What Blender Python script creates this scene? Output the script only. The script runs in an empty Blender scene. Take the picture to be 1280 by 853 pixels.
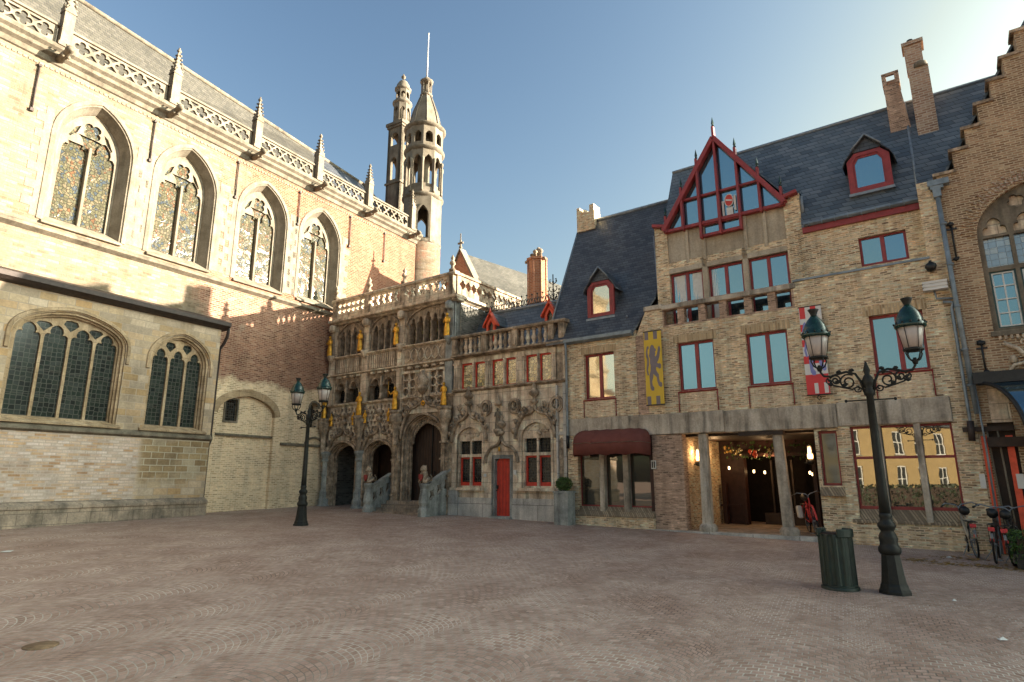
import bpy, bmesh, math, random
from mathutils import Vector, Matrix
R = math.radians
S = bpy.context.scene
# ---------------------------------------------------------------- camera, light, exposure
HC = 1.8
cd = bpy.data.cameras.new('camera'); cam = bpy.data.objects.new('camera', cd); S.collection.objects.link(cam)
cam.location = (0, 0, HC); cam.rotation_euler = (R(90 + 12.74), 0, 0)
cd.sensor_width = 36; cd.lens = 767 / 1280 * 36; cd.clip_end = 2000; cd.clip_start = .05
S.camera = cam
SUN_AZ, SUN_EL = 88, 13.0
w = bpy.data.worlds.new('World'); S.world = w; w.use_nodes = True
nt = w.node_tree; bg = nt.nodes['Background']
sky = nt.nodes.new('ShaderNodeTexSky'); sky.sky_type = 'NISHITA'; sky.sun_disc = False
sky.sun_elevation = R(SUN_EL); sky.sun_rotation = R(SUN_AZ)
sky.air_density = 1.0; sky.dust_density = 4.5; sky.ozone_density = 2; sky.altitude = 0
tint = nt.nodes.new('ShaderNodeMixRGB'); tint.blend_type = 'MULTIPLY'; tint.inputs[0].default_value = 1; tint.inputs[2].default_value = (.90, 1.0, .87, 1)
gam = nt.nodes.new('ShaderNodeGamma'); gam.inputs[1].default_value = 1.7; nt.links.new(sky.outputs[0], gam.inputs[0])   # a clearer air: deeper away from the sun, whiter towards it
hsv = nt.nodes.new('ShaderNodeHueSaturation'); hsv.inputs['Saturation'].default_value = .80
cap = nt.nodes.new('ShaderNodeVectorMath'); cap.operation = 'MINIMUM'; cap.inputs[1].default_value = (42, 39, 31); nt.links.new(gam.outputs[0], cap.inputs[0])
bw = nt.nodes.new('ShaderNodeRGBToBW'); nt.links.new(cap.outputs[0], bw.inputs[0])          # haze: paler the brighter the air
mr_ = nt.nodes.new('ShaderNodeMapRange'); nt.links.new(bw.outputs[0], mr_.inputs[0]); mr_.inputs[1].default_value = .9; mr_.inputs[2].default_value = 3.4; mr_.inputs[3].default_value = 0; mr_.inputs[4].default_value = .85
hz = nt.nodes.new('ShaderNodeMixRGB'); nt.links.new(mr_.outputs[0], hz.inputs[0]); nt.links.new(cap.outputs[0], hz.inputs[1]); nt.links.new(bw.outputs[0], hz.inputs[2])
nt.links.new(hz.outputs[0], hsv.inputs['Color']); nt.links.new(hsv.outputs[0], tint.inputs[1]); nt.links.new(tint.outputs[0], bg.inputs[0]); bg.inputs[1].default_value = .025
sl = bpy.data.lights.new('sun', 'SUN'); sl.energy = 2.6; sl.angle = R(.6); sl.color = (1, .86, .68)
so = bpy.data.objects.new('sun', sl); S.collection.objects.link(so)
_d = Vector((math.sin(R(SUN_AZ)) * math.cos(R(SUN_EL)), math.cos(R(SUN_AZ)) * math.cos(R(SUN_EL)), math.sin(R(SUN_EL))))
so.rotation_euler = (-_d).to_track_quat('-Z', 'Y').to_euler(); so.location = _d * 60
S.view_settings.view_transform = 'Standard'; S.view_settings.look = 'None'
S.view_settings.gamma = 1; S.view_settings.use_curve_mapping = False
S.view_settings.exposure = 3.32
S.cycles.max_bounces = 6; S.cycles.diffuse_bounces = 3; S.cycles.glossy_bounces = 3
S.cycles.caustics_reflective = False; S.cycles.caustics_refractive = False
S.cycles.sample_clamp_indirect = 6

def gz(x, y): return -.0076 * x + .0261 * y
rnd = random.Random(7)

# ---------------------------------------------------------------- materials
class NT:
    def __init__(s, name):
        s.m = bpy.data.materials.new(name); s.m.use_nodes = True; s.t = s.m.node_tree
        s.b = s.t.nodes['Principled BSDF']; s.out = s.t.nodes['Material Output']
    def n(s, ty, **k):
        o = s.t.nodes.new(ty)
        for a, v in k.items():
            if a.startswith('_'): o.inputs[a[1:]].default_value = v
            else: setattr(o, a, v)
        return o
    def l(s, a, b): s.t.links.new(a, b)
    def math(s, op, a, b=None, c=None, clamp=False):
        o = s.n('ShaderNodeMath', operation=op, use_clamp=clamp)
        for i, v in enumerate((a, b, c)):
            if v is None: continue
            if isinstance(v, (int, float)): o.inputs[i].default_value = v
            else: s.l(v, o.inputs[i])
        return o.outputs[0]
    def mix(s, f, a, b, mode='MIX'):
        o = s.n('ShaderNodeMixRGB', blend_type=mode)
        for i, v in enumerate((f, a, b)):
            if isinstance(v, (int, float)): o.inputs[i].default_value = v
            elif isinstance(v, tuple): o.inputs[i].default_value = (*v[:3], 1)
            else: s.l(v, o.inputs[i])
        return o.outputs[0]
    def ramp(s, f, stops, mode='LINEAR'):
        o = s.n('ShaderNodeValToRGB'); cr = o.color_ramp; cr.interpolation = mode
        while len(cr.elements) < len(stops): cr.elements.new(.5)
        for e, (p, c) in zip(cr.elements, stops):
            e.position = p; e.color = (*c, 1) if isinstance(c, tuple) else (c, c, c, 1)
        s.l(f, o.inputs[0]); return o.outputs[0]
    def noise(s, v, sc, det=4, rough=.55, dist=0):
        o = s.n('ShaderNodeTexNoise', _Scale=sc, _Detail=det, _Roughness=rough, _Distortion=dist)
        if v is not None: s.l(v, o.inputs['Vector'])
        return o.outputs[0]
    def obj(s): return s.n('ShaderNodeTexCoord').outputs['Object']
    def sep(s, v):
        o = s.n('ShaderNodeSeparateXYZ'); s.l(v, o.inputs[0]); return o.outputs
    def comb(s, x, y, z=0):
        o = s.n('ShaderNodeCombineXYZ')
        for i, v in enumerate((x, y, z)):
            if isinstance(v, (int, float)): o.inputs[i].default_value = v
            else: s.l(v, o.inputs[i])
        return o.outputs[0]
    def bump(s, h, st=.5, d=.02):
        o = s.n('ShaderNodeBump', _Strength=st, _Distance=d); s.l(h, o.inputs['Height']); s.l(o.outputs[0], s.b.inputs['Normal'])
    def col(s, c, rough=.85, spec=.3):
        if isinstance(c, tuple): s.b.inputs['Base Color'].default_value = (*c, 1)
        else: s.l(c, s.b.inputs['Base Color'])
        if isinstance(rough, (int, float)): s.b.inputs['Roughness'].default_value = rough
        else: s.l(rough, s.b.inputs['Roughness'])
        s.b.inputs['Specular IOR Level'].default_value = spec
        return s.m
    def wallxy(s, wob=.0):
        o = s.obj(); x, y, z = s.sep(o)
        v = s.comb(s.math('ADD', x, y), z)
        if wob:
            nn = s.n('ShaderNodeTexNoise', _Scale=3.0, _Detail=2); s.l(o, nn.inputs['Vector'])
            sub = s.n('ShaderNodeVectorMath', operation='SUBTRACT'); s.l(nn.outputs['Color'], sub.inputs[0]); sub.inputs[1].default_value = (.5, .5, .5)
            sc = s.n('ShaderNodeVectorMath', operation='SCALE', _Scale=wob); s.l(sub.outputs[0], sc.inputs[0])
            ad = s.n('ShaderNodeVectorMath', operation='ADD'); s.l(v, ad.inputs[0]); s.l(sc.outputs[0], ad.inputs[1]); v = ad.outputs[0]
        return v, o, (x, y, z)
    def brick(s, v, bw, bh, mort=.012, off=.5, squash=1.0, sq=2, smooth=.3):
        o = s.n('ShaderNodeTexBrick', offset=off, squash=squash, squash_frequency=sq)
        o.inputs['Color1'].default_value = (0, 0, 0, 1); o.inputs['Color2'].default_value = (1, 1, 1, 1); o.inputs['Mortar'].default_value = (.5, .5, .5, 1)
        o.inputs['Scale'].default_value = 1; o.inputs['Mortar Size'].default_value = mort; o.inputs['Mortar Smooth'].default_value = smooth
        o.inputs['Brick Width'].default_value = bw; o.inputs['Row Height'].default_value = bh
        s.l(v, o.inputs['Vector']); return o.outputs[0], o.outputs[1]

def lerp(a, b, t): return tuple(x + (y - x) * t for x, y in zip(a, b))

def brick_layer(s, v, o, bw, bh, pal, mortar, mort=.012, off=.5, squash=1, wear=.35, seed=0):
    """bricks with a palette; returns colour, height"""
    tint, fac = s.brick(v, bw, bh, mort, off, squash)
    c = s.ramp(tint, [(i / (len(pal) - 1), p) for i, p in enumerate(pal)])
    n1 = s.noise(o, 1.1 + seed * .13, 5, .6); n2 = s.noise(o, 14, 3, .6)
    c = s.mix(wear, c, s.ramp(n1, [(.3, .45), (.5, 1.0), (.72, 1.35)]), 'MULTIPLY')
    c = s.mix(.5, c, s.ramp(n2, [(.3, .7), (.7, 1.25)]), 'MULTIPLY')
    c = s.mix(fac, c, mortar)
    h = s.math('SUBTRACT', s.math('MULTIPLY', n2, .35), s.math('MULTIPLY', fac, .8))
    h = s.math('ADD', h, s.math('MULTIPLY', s.sep(tint)[0], .35))
    return c, h

def m_brick(name, bw, bh, pal, mortar, mort=.012, off=.5, squash=1, wob=.02, wear=.6, bump=.6, streak=.25, rag=.0):
    s = NT(name); v, o, (x, y, z) = s.wallxy(wob)
    c, h = brick_layer(s, v, o, bw, bh, pal, mortar, mort, off, squash, wear)
    if streak:
        st = s.noise(s.comb(s.math('MULTIPLY', x, 3.0), y, s.math('MULTIPLY', z, .35)), 1.3, 5, .6)
        c = s.mix(streak, c, s.ramp(st, [(.35, .35), (.55, 1.0), (.75, 1.25)]), 'MULTIPLY')
    if rag:   # ragged dark recesses and pale chips along the courses
        hx = s.sep(v)[0]; rv = s.comb(s.math('MULTIPLY', hx, 7.0), s.math('MULTIPLY', z, 26.0)); rn = s.noise(rv, 1.0, 3, .6)
        c = s.mix(rag, c, s.ramp(rn, [(.30, .22), (.40, .95), (.60, 1.0), (.72, 1.7)]), 'MULTIPLY'); h = s.math('ADD', h, s.math('MULTIPLY', rn, .8))
    s.bump(h, bump, .015)
    return s.col(c, .9, .2)

def m_stone(name, c1, c2, c3, sc=1.6, bump=.35, block=None, streak=.5, rough=.85, joint=.5, fine=1.0):
    s = NT(name); v, o, (x, y, z) = s.wallxy(.01)
    n = s.noise(o, sc, 6, .62); c = s.ramp(n, [(.28, c1), (.5, c2), (.72, c3)])
    st = s.noise(s.comb(s.math('MULTIPLY', x, 4), s.math('MULTIPLY', y, 4), s.math('MULTIPLY', z, .5)), 1.1, 5, .65)
    c = s.mix(streak, c, s.ramp(st, [(.34, .3), (.52, .95), (.72, 1.3)]), 'MULTIPLY')
    f = s.noise(o, 22, 4, .65); c = s.mix(.45 * fine, c, s.ramp(f, [(.3, .55), (.7, 1.3)]), 'MULTIPLY')
    h = s.math('MULTIPLY', f, .6)
    if block:
        t, fac = s.brick(v, block[0], block[1], .012)
        c = s.mix(.3, c, s.ramp(t, [(0, .7), (1, 1.25)]), 'MULTIPLY')
        c = s.mix(s.math('MULTIPLY', fac, joint), c, (.05, .045, .04)); h = s.math('SUBTRACT', h, fac)
    s.bump(h, bump, .02)
    return s.col(c, rough, .25)

def m_flat(name, c, rough=.5, metal=0, spec=.4, var=.25, sc=9, bump=.1):
    s = NT(name); o = s.obj(); n = s.noise(o, sc, 4, .6)
    cc = s.mix(1, c, s.ramp(n, [(.3, 1 - var), (.7, 1 + var)]), 'MULTIPLY')
    if bump: s.bump(n, bump, .01)
    s.col(cc, rough, spec); s.b.inputs['Metallic'].default_value = metal
    return s.m

def m_glass(name, dark=(.02, .03, .035), refl=.5, tint=(.75, .9, 1), wob=.02, rough=.02):
    s = NT(name); o = s.obj()
    s.col(dark, .3, .3)
    g = s.n('ShaderNodeBsdfGlossy'); g.inputs['Color'].default_value = (*tint, 1); g.inputs['Roughness'].default_value = rough
    bp = s.n('ShaderNodeBump', _Strength=wob, _Distance=.05); s.l(s.noise(o, 1.7, 2), bp.inputs['Height']); s.l(bp.outputs[0], g.inputs['Normal'])
    mx = s.n('ShaderNodeMixShader'); mx.inputs[0].default_value = refl
    s.l(s.b.outputs[0], mx.inputs[1]); s.l(g.outputs[0], mx.inputs[2]); s.l(mx.outputs[0], s.out.inputs[0])
    return s.m

M = {}
# limestone trim of the church: pale warm
M['trim'] = m_stone('church_limestone', (0.139, 0.115, 0.0827), (0.203, 0.174, 0.132), (0.254, 0.219, 0.173), 2.2, .3, None, .35)
M['trim2'] = m_stone('weathered_limestone', (0.107, 0.0884, 0.065), (0.171, 0.146, 0.108), (0.241, 0.203, 0.153), 2.2, .35, None, .5)
M['chapeltrim'] = m_stone('chapel_sandstone_trim', (0.269, 0.188, 0.106), (0.392, 0.284, 0.173), (0.516, 0.397, 0.269), 2.4, .35, (.5, .28), .4, joint=.3)

def church_wall():
    s = NT('nave_wall_masonry'); v, o, (x, y, z) = s.wallxy(.03)
    big = s.noise(o, .55, 6, .65); med = s.noise(o, 2.6, 5, .7)
    jag = s.math('ADD', s.math('MULTIPLY', s.math('SUBTRACT', big, .5), 7), s.math('MULTIPLY', s.math('SUBTRACT', med, .5), 3))
    # pale limestone rubble (left, high)
    cA, hA = brick_layer(s, v, o, .30, .105, [(0.162, 0.12, 0.077), (0.238, 0.193, 0.143), (0.205, 0.154, 0.0991), (0.272, 0.228, 0.175)], (0.195, 0.154, 0.11), .012, wear=.6)
    # orange brick (right, high)
    cB, hB = brick_layer(s, v, o, .22, .075, [(0.163, 0.0486, 0.0262), (0.244, 0.0872, 0.0493), (0.192, 0.0615, 0.0337), (0.285, 0.133, 0.0808), (0.221, 0.0805, 0.0465)], (0.293, 0.187, 0.128), .014, wear=.7)
    # dark red-brown brick (middle)
    cC, hC = brick_layer(s, v, o, .21, .072, [(0.127, 0.0559, 0.037), (0.246, 0.112, 0.0737), (0.328, 0.171, 0.108), (0.172, 0.0747, 0.0538), (0.401, 0.246, 0.168)], (0.364, 0.246, 0.175), .014, wear=.7, seed=3)
    # grey-yellow brick (low)
    cD, hD = brick_layer(s, v, o, .20, .066, [(0.465, 0.339, 0.208), (0.698, 0.519, 0.332), (0.8, 0.648, 0.443), (0.563, 0.392, 0.228)], (0.8, 0.648, 0.457), .014, wear=.6, seed=5)
    mAB = s.math('ADD', s.math('MULTIPLY', s.math('ADD', s.math('ADD', x, .2), jag), .9), .5, clamp=True)
    up = s.mix(mAB, cA, cB)
    xx = s.math('ADD', s.math('MULTIPLY', s.math('ADD', s.math('ADD', x, 1.0), s.math('MULTIPLY', jag, .5)), 1.4), .5, clamp=True)
    mC = s.math('MULTIPLY', xx, s.math('ADD', s.math('MULTIPLY', s.math('SUBTRACT', s.math('ADD', 9.0, s.math('MULTIPLY', jag, .12)), z), 3), .5, clamp=True), clamp=True)
    c = s.mix(mC, up, cC)
    mD = s.math('ADD', s.math('MULTIPLY', s.math('SUBTRACT', s.math('ADD', 5.45, s.math('MULTIPLY', jag, .22)), z), 4), .5, clamp=True)
    c = s.mix(mD, c, cD)
    st = s.noise(s.comb(s.math('MULTIPLY', x, 2.2), y, s.math('MULTIPLY', z, .25)), 1.0, 5, .65)
    c = s.mix(.35, c, s.ramp(st, [(.33, .4), (.52, 1.0), (.75, 1.25)]), 'MULTIPLY')
    wp = s.ramp(s.noise(o, 1.7, 6, .7), [(.60, 0.0), (.70, .7)])
    c = s.mix(s.math('MULTIPLY', s.sep(wp)[0], .6), c, (.28, .25, .20))
    s.bump(s.math('ADD', hB, hA), .5, .015)
    return s.col(c, .92, .15)
M['nave'] = church_wall()

def chapel_wall():
    s = NT('chapel_wall_sandstone'); v, o, (x, y, z) = s.wallxy(.02)
    cA, hA = brick_layer(s, v, o, .46, .22, [(0.369, 0.25, 0.128), (0.456, 0.351, 0.234), (0.325, 0.261, 0.192), (0.499, 0.401, 0.298), (0.412, 0.271, 0.138)], (0.369, 0.301, 0.234), .012, wear=.5)
    cB, hB = brick_layer(s, v, o, .30, .085, [(0.419, 0.332, 0.261), (0.55, 0.46, 0.396), (0.484, 0.322, 0.188), (0.594, 0.5, 0.448), (0.397, 0.245, 0.136)], (0.44, 0.362, 0.302), .014, wear=.55, seed=2)
    big = s.noise(o, .7, 5, .6)
    m = s.math('ADD', s.math('MULTIPLY', s.math('ADD', s.math('SUBTRACT', 3.1, z), s.math('MULTIPLY', s.math('SUBTRACT', big, .5), .6)), 5), .5, clamp=True)
    m2 = s.math('MULTIPLY', m, s.math('ADD', s.math('MULTIPLY', s.math('SUBTRACT', -2.6, x), 6), .5, clamp=True))
    c = s.mix(m2, cA, cB)
    cE, hE = brick_layer(s, v, o, .42, .205, [(.20, .13, .07), (.34, .25, .14), (.26, .18, .10), (.42, .36, .26)], (.44, .40, .31), .014, wear=.6, seed=4)
    m3 = s.math('MULTIPLY', s.math('MULTIPLY', m, s.math('ADD', s.math('MULTIPLY', s.math('SUBTRACT', x, -2.55), 6), .5, clamp=True)), s.math('ADD', s.math('MULTIPLY', s.math('ADD', z, s.math('SUBTRACT', s.math('MULTIPLY', big, 1.6), 2.6)), 3), .5, clamp=True))
    c = s.mix(m3, c, cE)
    st = s.noise(s.comb(s.math('MULTIPLY', x, 2.2), y, s.math('MULTIPLY', z, .4)), 1.0, 5, .65)
    c = s.mix(.35, c, s.ramp(st, [(.33, .5), (.52, 1.0), (.75, 1.2)]), 'MULTIPLY')
    s.bump(hA, .5, .015)
    return s.col(c, .9, .2)
M['chapel'] = chapel_wall()
M['plinth'] = m_stone('chapel_plinth_stone', (0.15, 0.126, 0.1), (0.325, 0.262, 0.201), (0.525, 0.404, 0.296), 2.0, .4, (.6, .3), .5)
M['goth'] = m_stone('dark_gothic_stone', (0.124, 0.0952, 0.0702), (0.325, 0.252, 0.179), (0.653, 0.512, 0.375), 4.5, .6, None, .8)
M['goth2'] = m_stone('ashlar_gothic_stone', (0.37, 0.287, 0.211), (0.663, 0.53, 0.389), (0.8, 0.8, 0.63), 2.4, .4, (.62, .34), .8, joint=.45)
M['blue'] = m_stone('bluestone', (0.158, 0.166, 0.161), (0.29, 0.303, 0.284), (0.435, 0.446, 0.406), 2.5, .3, None, .6)
M['blue2'] = m_stone('pale_bluestone_wall', (0.33, 0.319, 0.294), (0.494, 0.475, 0.432), (0.658, 0.623, 0.56), 1.6, .25, (1.1, .5), .4, joint=.6)
M['gold'] = m_flat('gilding', (0.647, 0.345, 0.047), .42, .7, .5, .5, 9, .5)
M['redpaint'] = m_flat('bright_red_paint', (0.525, 0.0438, 0.025), .5, 0, .4, .15, 6)
M['winered'] = m_flat('wine_red_paint', (0.244, 0.0316, 0.0316), .45, 0, .4, .2, 6)
M['orange'] = m_flat('orange_red_paint', (0.688, 0.0875, 0.0375), .5, 0, .4, .2, 6)
M['greybrick'] = m_brick('grey_side_brick', .2, .075, [(.08, .08, .07), (.14, .14, .125), (.2, .19, .17)], (.17, .16, .14))
M['rbrick'] = m_brick('yellow_brown_brick', .165, .052, [(0.298, 0.195, 0.112), (0.632, 0.444, 0.259), (0.8, 0.639, 0.388), (0.408, 0.276, 0.163), (0.8, 0.8, 0.587), (0.671, 0.427, 0.234), (0.8, 0.728, 0.484), (0.223, 0.152, 0.095)], (0.746, 0.587, 0.405), .011, wob=.05, wear=.8, bump=1.2, streak=.4, rag=.85)
M['rbrickd'] = m_brick('dark_brown_brick', .165, .052, [(0.2, 0.138, 0.0944), (0.441, 0.294, 0.207), (0.62, 0.431, 0.308), (0.301, 0.199, 0.137)], (0.481, 0.346, 0.257), .011, wob=.05, wear=.7, bump=1.0, streak=.35, rag=.85)  # darker variant of the brown brick
M['rbrickl'] = m_brick('pale_patch_brick', .165, .052, [(0.5, 0.346, 0.214), (0.734, 0.554, 0.361), (0.784, 0.72, 0.494), (0.616, 0.415, 0.253)], (0.734, 0.581, 0.415), .011, wob=.05, wear=.7, bump=1.1, streak=.3, rag=.85)
def soldier():
    s = NT('sloping_brick_sill'); v, o, (x, y, z) = s.wallxy(.02)
    c, h = brick_layer(s, s.comb(z, s.math('ADD', x, y)), o, .9, .062, [(0.184, 0.138, 0.092), (0.315, 0.237, 0.155), (0.407, 0.325, 0.218)], (0.171, 0.138, 0.0978), .012)
    s.bump(h, .8, .015); return s.col(c, .9, .2)
M['soldier'] = soldier()
def upright():
    s = NT('upright_lintel_brick'); v, o, (x, y, z) = s.wallxy(.03)
    c, h = brick_layer(s, s.comb(z, s.math('ADD', x, y)), o, .9, .06, [(0.263, 0.188, 0.103), (0.472, 0.35, 0.207), (0.63, 0.475, 0.288), (0.368, 0.25, 0.138)], (0.446, 0.35, 0.23), .012)
    s.bump(h, .8, .015); return s.col(c, .9, .2)
M['upright'] = upright()
M['concrete'] = m_stone('weathered_concrete', (.16, .13, .10), (.44, .38, .30), (.60, .54, .45), .9, .3, None, .85)
M['concrete2'] = m_stone('tan_concrete_panel', (.30, .25, .18), (.42, .36, .27), (.50, .44, .34), 1.1, .2, None, .35)
M['gbrick'] = m_brick('red_brown_gable_brick', .18, .056, [(0.188, 0.0992, 0.0567), (0.301, 0.176, 0.104), (0.388, 0.253, 0.155), (0.233, 0.133, 0.0773), (0.467, 0.34, 0.216)], (0.467, 0.379, 0.257), .013, wob=.02, wear=.9, bump=.8, rag=.5)
M['obrick'] = m_brick('orange_chimney_brick', .2, .07, [(0.425, 0.15, 0.075), (0.525, 0.225, 0.112), (0.375, 0.125, 0.0625)], (0.425, 0.275, 0.188), .012, wob=.01, wear=.5)
M['cbrick'] = m_brick('pink_chimney_brick', .2, .07, [(.26, .15, .10), (.36, .23, .16), (.42, .31, .22)], (.42, .36, .29), .014, wob=.01, wear=.5)
def slate(name, pal, bw=.24, bh=.13, rough=.45):
    s = NT(name); v, o, (x, y, z) = s.wallxy(0)
    t, fac = s.brick(v, bw, bh, .006, smooth=0)
    c = s.ramp(t, [(i / (len(pal) - 1), p) for i, p in enumerate(pal)])
    n = s.noise(o, .9, 5, .6); c = s.mix(.7, c, s.ramp(n, [(.3, .65), (.7, 1.35)]), 'MULTIPLY')
    c = s.mix(fac, c, (.012, .014, .02))
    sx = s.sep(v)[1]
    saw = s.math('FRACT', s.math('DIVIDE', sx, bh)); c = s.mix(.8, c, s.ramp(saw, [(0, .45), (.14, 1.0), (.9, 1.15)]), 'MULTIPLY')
    lich = s.ramp(s.noise(o, 3.5, 5, .7), [(.60, 0.0), (.70, .5)]); c = s.mix(s.math('MULTIPLY', s.sep(lich)[0], .35), c, (.11, .115, .09))
    s.bump(s.math('SUBTRACT', s.math('MULTIPLY', s.sep(t)[0], .3), s.math('ADD', saw, fac)), .5, .01)
    return s.col(c, rough, .45)
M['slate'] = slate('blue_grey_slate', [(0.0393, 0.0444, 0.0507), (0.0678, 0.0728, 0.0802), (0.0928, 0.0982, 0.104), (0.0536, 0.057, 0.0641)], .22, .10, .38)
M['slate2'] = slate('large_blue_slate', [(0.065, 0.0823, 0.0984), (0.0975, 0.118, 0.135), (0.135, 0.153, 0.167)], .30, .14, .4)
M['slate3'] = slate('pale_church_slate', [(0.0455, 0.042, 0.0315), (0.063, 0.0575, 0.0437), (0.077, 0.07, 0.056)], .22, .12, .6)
M['lead'] = m_flat('lead_sheet', (.20, .23, .26), .5, .3, .5, .25)
M['zinc'] = m_flat('zinc_pipe', (0.188, 0.225, 0.25), .5, .3, .5, .3, 5)
M['darkpipe'] = m_flat('dark_iron_pipe', (.045, .032, .028), .6, .2, .4, .3)
M['iron'] = m_flat('black_iron', (.022, .022, .022), .45, .4, .5, .3)
M['lampiron'] = m_flat('dark_lamp_iron', (.014, .015, .013), .55, .05, .3, .35, 14, .2)
M['lampgreen'] = m_flat('green_enamel', (0.0056, 0.0315, 0.0245), .25, .1, .6, .2)
M['bingreen'] = m_flat('dark_green_bin_paint', (.008, .020, .014), .55, 0, .5, .4, 6, .2)
M['lampglass'] = m_flat('frosted_lamp_glass', (.42, .37, .34), .35, 0, .5, .1)
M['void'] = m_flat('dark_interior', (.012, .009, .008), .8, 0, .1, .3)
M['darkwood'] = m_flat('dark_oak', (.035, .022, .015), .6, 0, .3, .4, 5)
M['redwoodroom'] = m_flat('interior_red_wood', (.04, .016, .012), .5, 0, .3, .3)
M['white'] = m_flat('white_paint', (.6, .6, .57), .6, 0, .3, .1)
M['awning'] = m_flat('maroon_canvas', (0.15, 0.05, 0.04), .8, 0, .2, .2, 3)
M['glass'] = m_glass('window_glass', (.02, .03, .035), .36, (.42, .68, .80))
M['glassgold'] = m_glass('gold_reflection_glass', (.30, .22, .10), .45, (1, .93, .75), .03, .04)  # golden reflection of the sunlit church painted into the pane colour
M['glassdark'] = m_glass('dark_window_glass', (.015, .018, .018), .035, (.8, .9, 1), .03, .05)
M['glassshop'] = m_glass('shop_window_glass', (.02, .016, .012), .13, (1, .95, .85), .012, .01)
def m_rib():
    s = NT('ribbed_oak_doors'); o = s.obj(); x, y, z = s.sep(o)
    f = s.math('FRACT', s.math('MULTIPLY', x, 7)); e = s.ramp(f, [(0, 0.0), (.12, 1.0), (.88, 1.0), (1, 0.0)])
    c = s.mix(e, (.01, .006, .005), s.ramp(s.noise(s.comb(s.math('MULTIPLY', x, 9), 0, z), 3, 4), [(.3, (.03, .018, .013)), (.7, (.075, .045, .03))]))
    s.bump(e, .6, .02); return s.col(c, .6, .3)
M['ribdoor'] = m_rib()

def m_voro(name, cols, sc, lead, leadw, refl, sx=1, rough=.15, zs=1, rnd_=.9, spec=.08, gather=0):
    s = NT(name); v, o, (x, y, z) = s.wallxy(0)
    vv = s.comb(s.math('MULTIPLY', s.sep(v)[0], sx), s.math('MULTIPLY', z, zs))
    a = s.n('ShaderNodeTexVoronoi', voronoi_dimensions='2D', _Scale=sc, _Randomness=rnd_); s.l(vv, a.inputs['Vector'])
    b = s.n('ShaderNodeTexVoronoi', voronoi_dimensions='2D', feature='DISTANCE_TO_EDGE', _Scale=sc, _Randomness=rnd_); s.l(vv, b.inputs['Vector'])
    r = s.sep(a.outputs['Color'])[0]
    if gather:
        big = s.noise(s.comb(s.math('MULTIPLY', s.sep(v)[0], 1.5), z), 1.9, 3, .6, .6); big = s.math('MULTIPLY', s.math('SUBTRACT', big, .28), 2.2, clamp=True)
        r = s.math('ADD', s.math('MULTIPLY', r, 1 - gather), s.math('MULTIPLY', big, gather), clamp=True)
    c = s.ramp(r, [(i / len(cols), q) for i, q in enumerate(cols)], 'CONSTANT')
    c = s.mix(.6, c, s.ramp(s.noise(o, 2.5, 4), [(.3, .6), (.7, 1.35)]), 'MULTIPLY')
    e = s.ramp(b.outputs['Distance'], [(leadw, 1.0), (leadw * 1.8, 0.0)])
    c = s.mix(e, c, lead)
    rw = s.math('FRACT', s.math('MULTIPLY', z, 1.45)); bar = s.ramp(rw, [(.0, 1.0), (.035, 0.0)])
    c = s.mix(s.math('MULTIPLY', s.sep(bar)[0], .7), c, (.10, .09, .075))
    s.col(c, .8, spec)
    g = s.n('ShaderNodeBsdfGlossy'); g.inputs['Color'].default_value = (.9, .9, .9, 1); g.inputs['Roughness'].default_value = rough
    mx = s.n('ShaderNodeMixShader'); mx.inputs[0].default_value = refl
    s.bump(r, .6, .03); s.l(s.b.inputs['Normal'].links[0].from_socket, g.inputs['Normal'])
    s.l(s.b.outputs[0], mx.inputs[1]); s.l(g.outputs[0], mx.inputs[2]); s.l(mx.outputs[0], s.out.inputs[0])
    return s.m
M['stained'] = m_voro('stained_glass', [(0.028, 0.036, 0.0288), (0.056, 0.06, 0.0396), (0.036, 0.048, 0.0612), (0.08, 0.076, 0.0432), (0.06, 0.056, 0.0324), (0.12, 0.1, 0.0612), (0.104, 0.052, 0.0252), (0.08, 0.08, 0.054), (0.144, 0.128, 0.0864)], 10, (0.0176, 0.0144, 0.0101), .05, .007, rough=.14, spec=0, gather=.6)
M['leaded'] = m_voro('green_leaded_glass', [(0.0138, 0.0221, 0.018), (0.0221, 0.0309, 0.0252), (0.011, 0.0155, 0.0144), (0.0276, 0.0353, 0.0312)], 7.5, (0.0759, 0.0773, 0.066), .045, .03, rnd_=.25)
M['yellowleaded'] = m_voro('gold_reflection_leaded_glass', [(.50, .38, .12), (.34, .30, .12), (.60, .50, .24), (.10, .12, .05), (.66, .56, .30), (.20, .18, .07)], 9, (.03, .03, .015), .06, .2, rnd_=.7)  # golden reflection put into the pane colours; also colours the flowers
M['quarry'] = m_voro('dark_quarry_glass', [(.008, .008, .008), (.014, .015, .015), (.025, .025, .024), (.010, .010, .009)], 11, (.05, .048, .042), .06, .05, rnd_=.1)
M['olive'] = m_voro('leaded_glass_olive_reflection', [(.16, .13, .03), (.34, .28, .06), (.08, .07, .03), (.45, .38, .12), (.22, .18, .05)], 8, (.02, .02, .015), .05, .30, rnd_=.5)  # olive reflection of the sunlit wall painted into these panes
M['heraldic'] = m_voro('pale_heraldic_glass', [(.14, .20, .25), (.20, .26, .30), (.10, .16, .22), (.26, .28, .26)], 7, (.06, .07, .08), .04, .2, rnd_=.1)

def m_leaf(name, a, b):
    s = NT(name); i = s.n('ShaderNodeObjectInfo'); o = s.obj()
    c = s.ramp(s.noise(o, 11, 3), [(.3, a), (.7, b)]); return s.col(c, .6, .3)
M['leaf'] = m_leaf('box_leaves', (.02, .05, .008), (.08, .14, .03))
M['leafdark'] = m_leaf('dark_hedge_leaves', (.008, .018, .005), (.03, .045, .015))
M['leafdead'] = m_leaf('dry_leaves', (.20, .10, .02), (.34, .22, .06))

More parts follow.
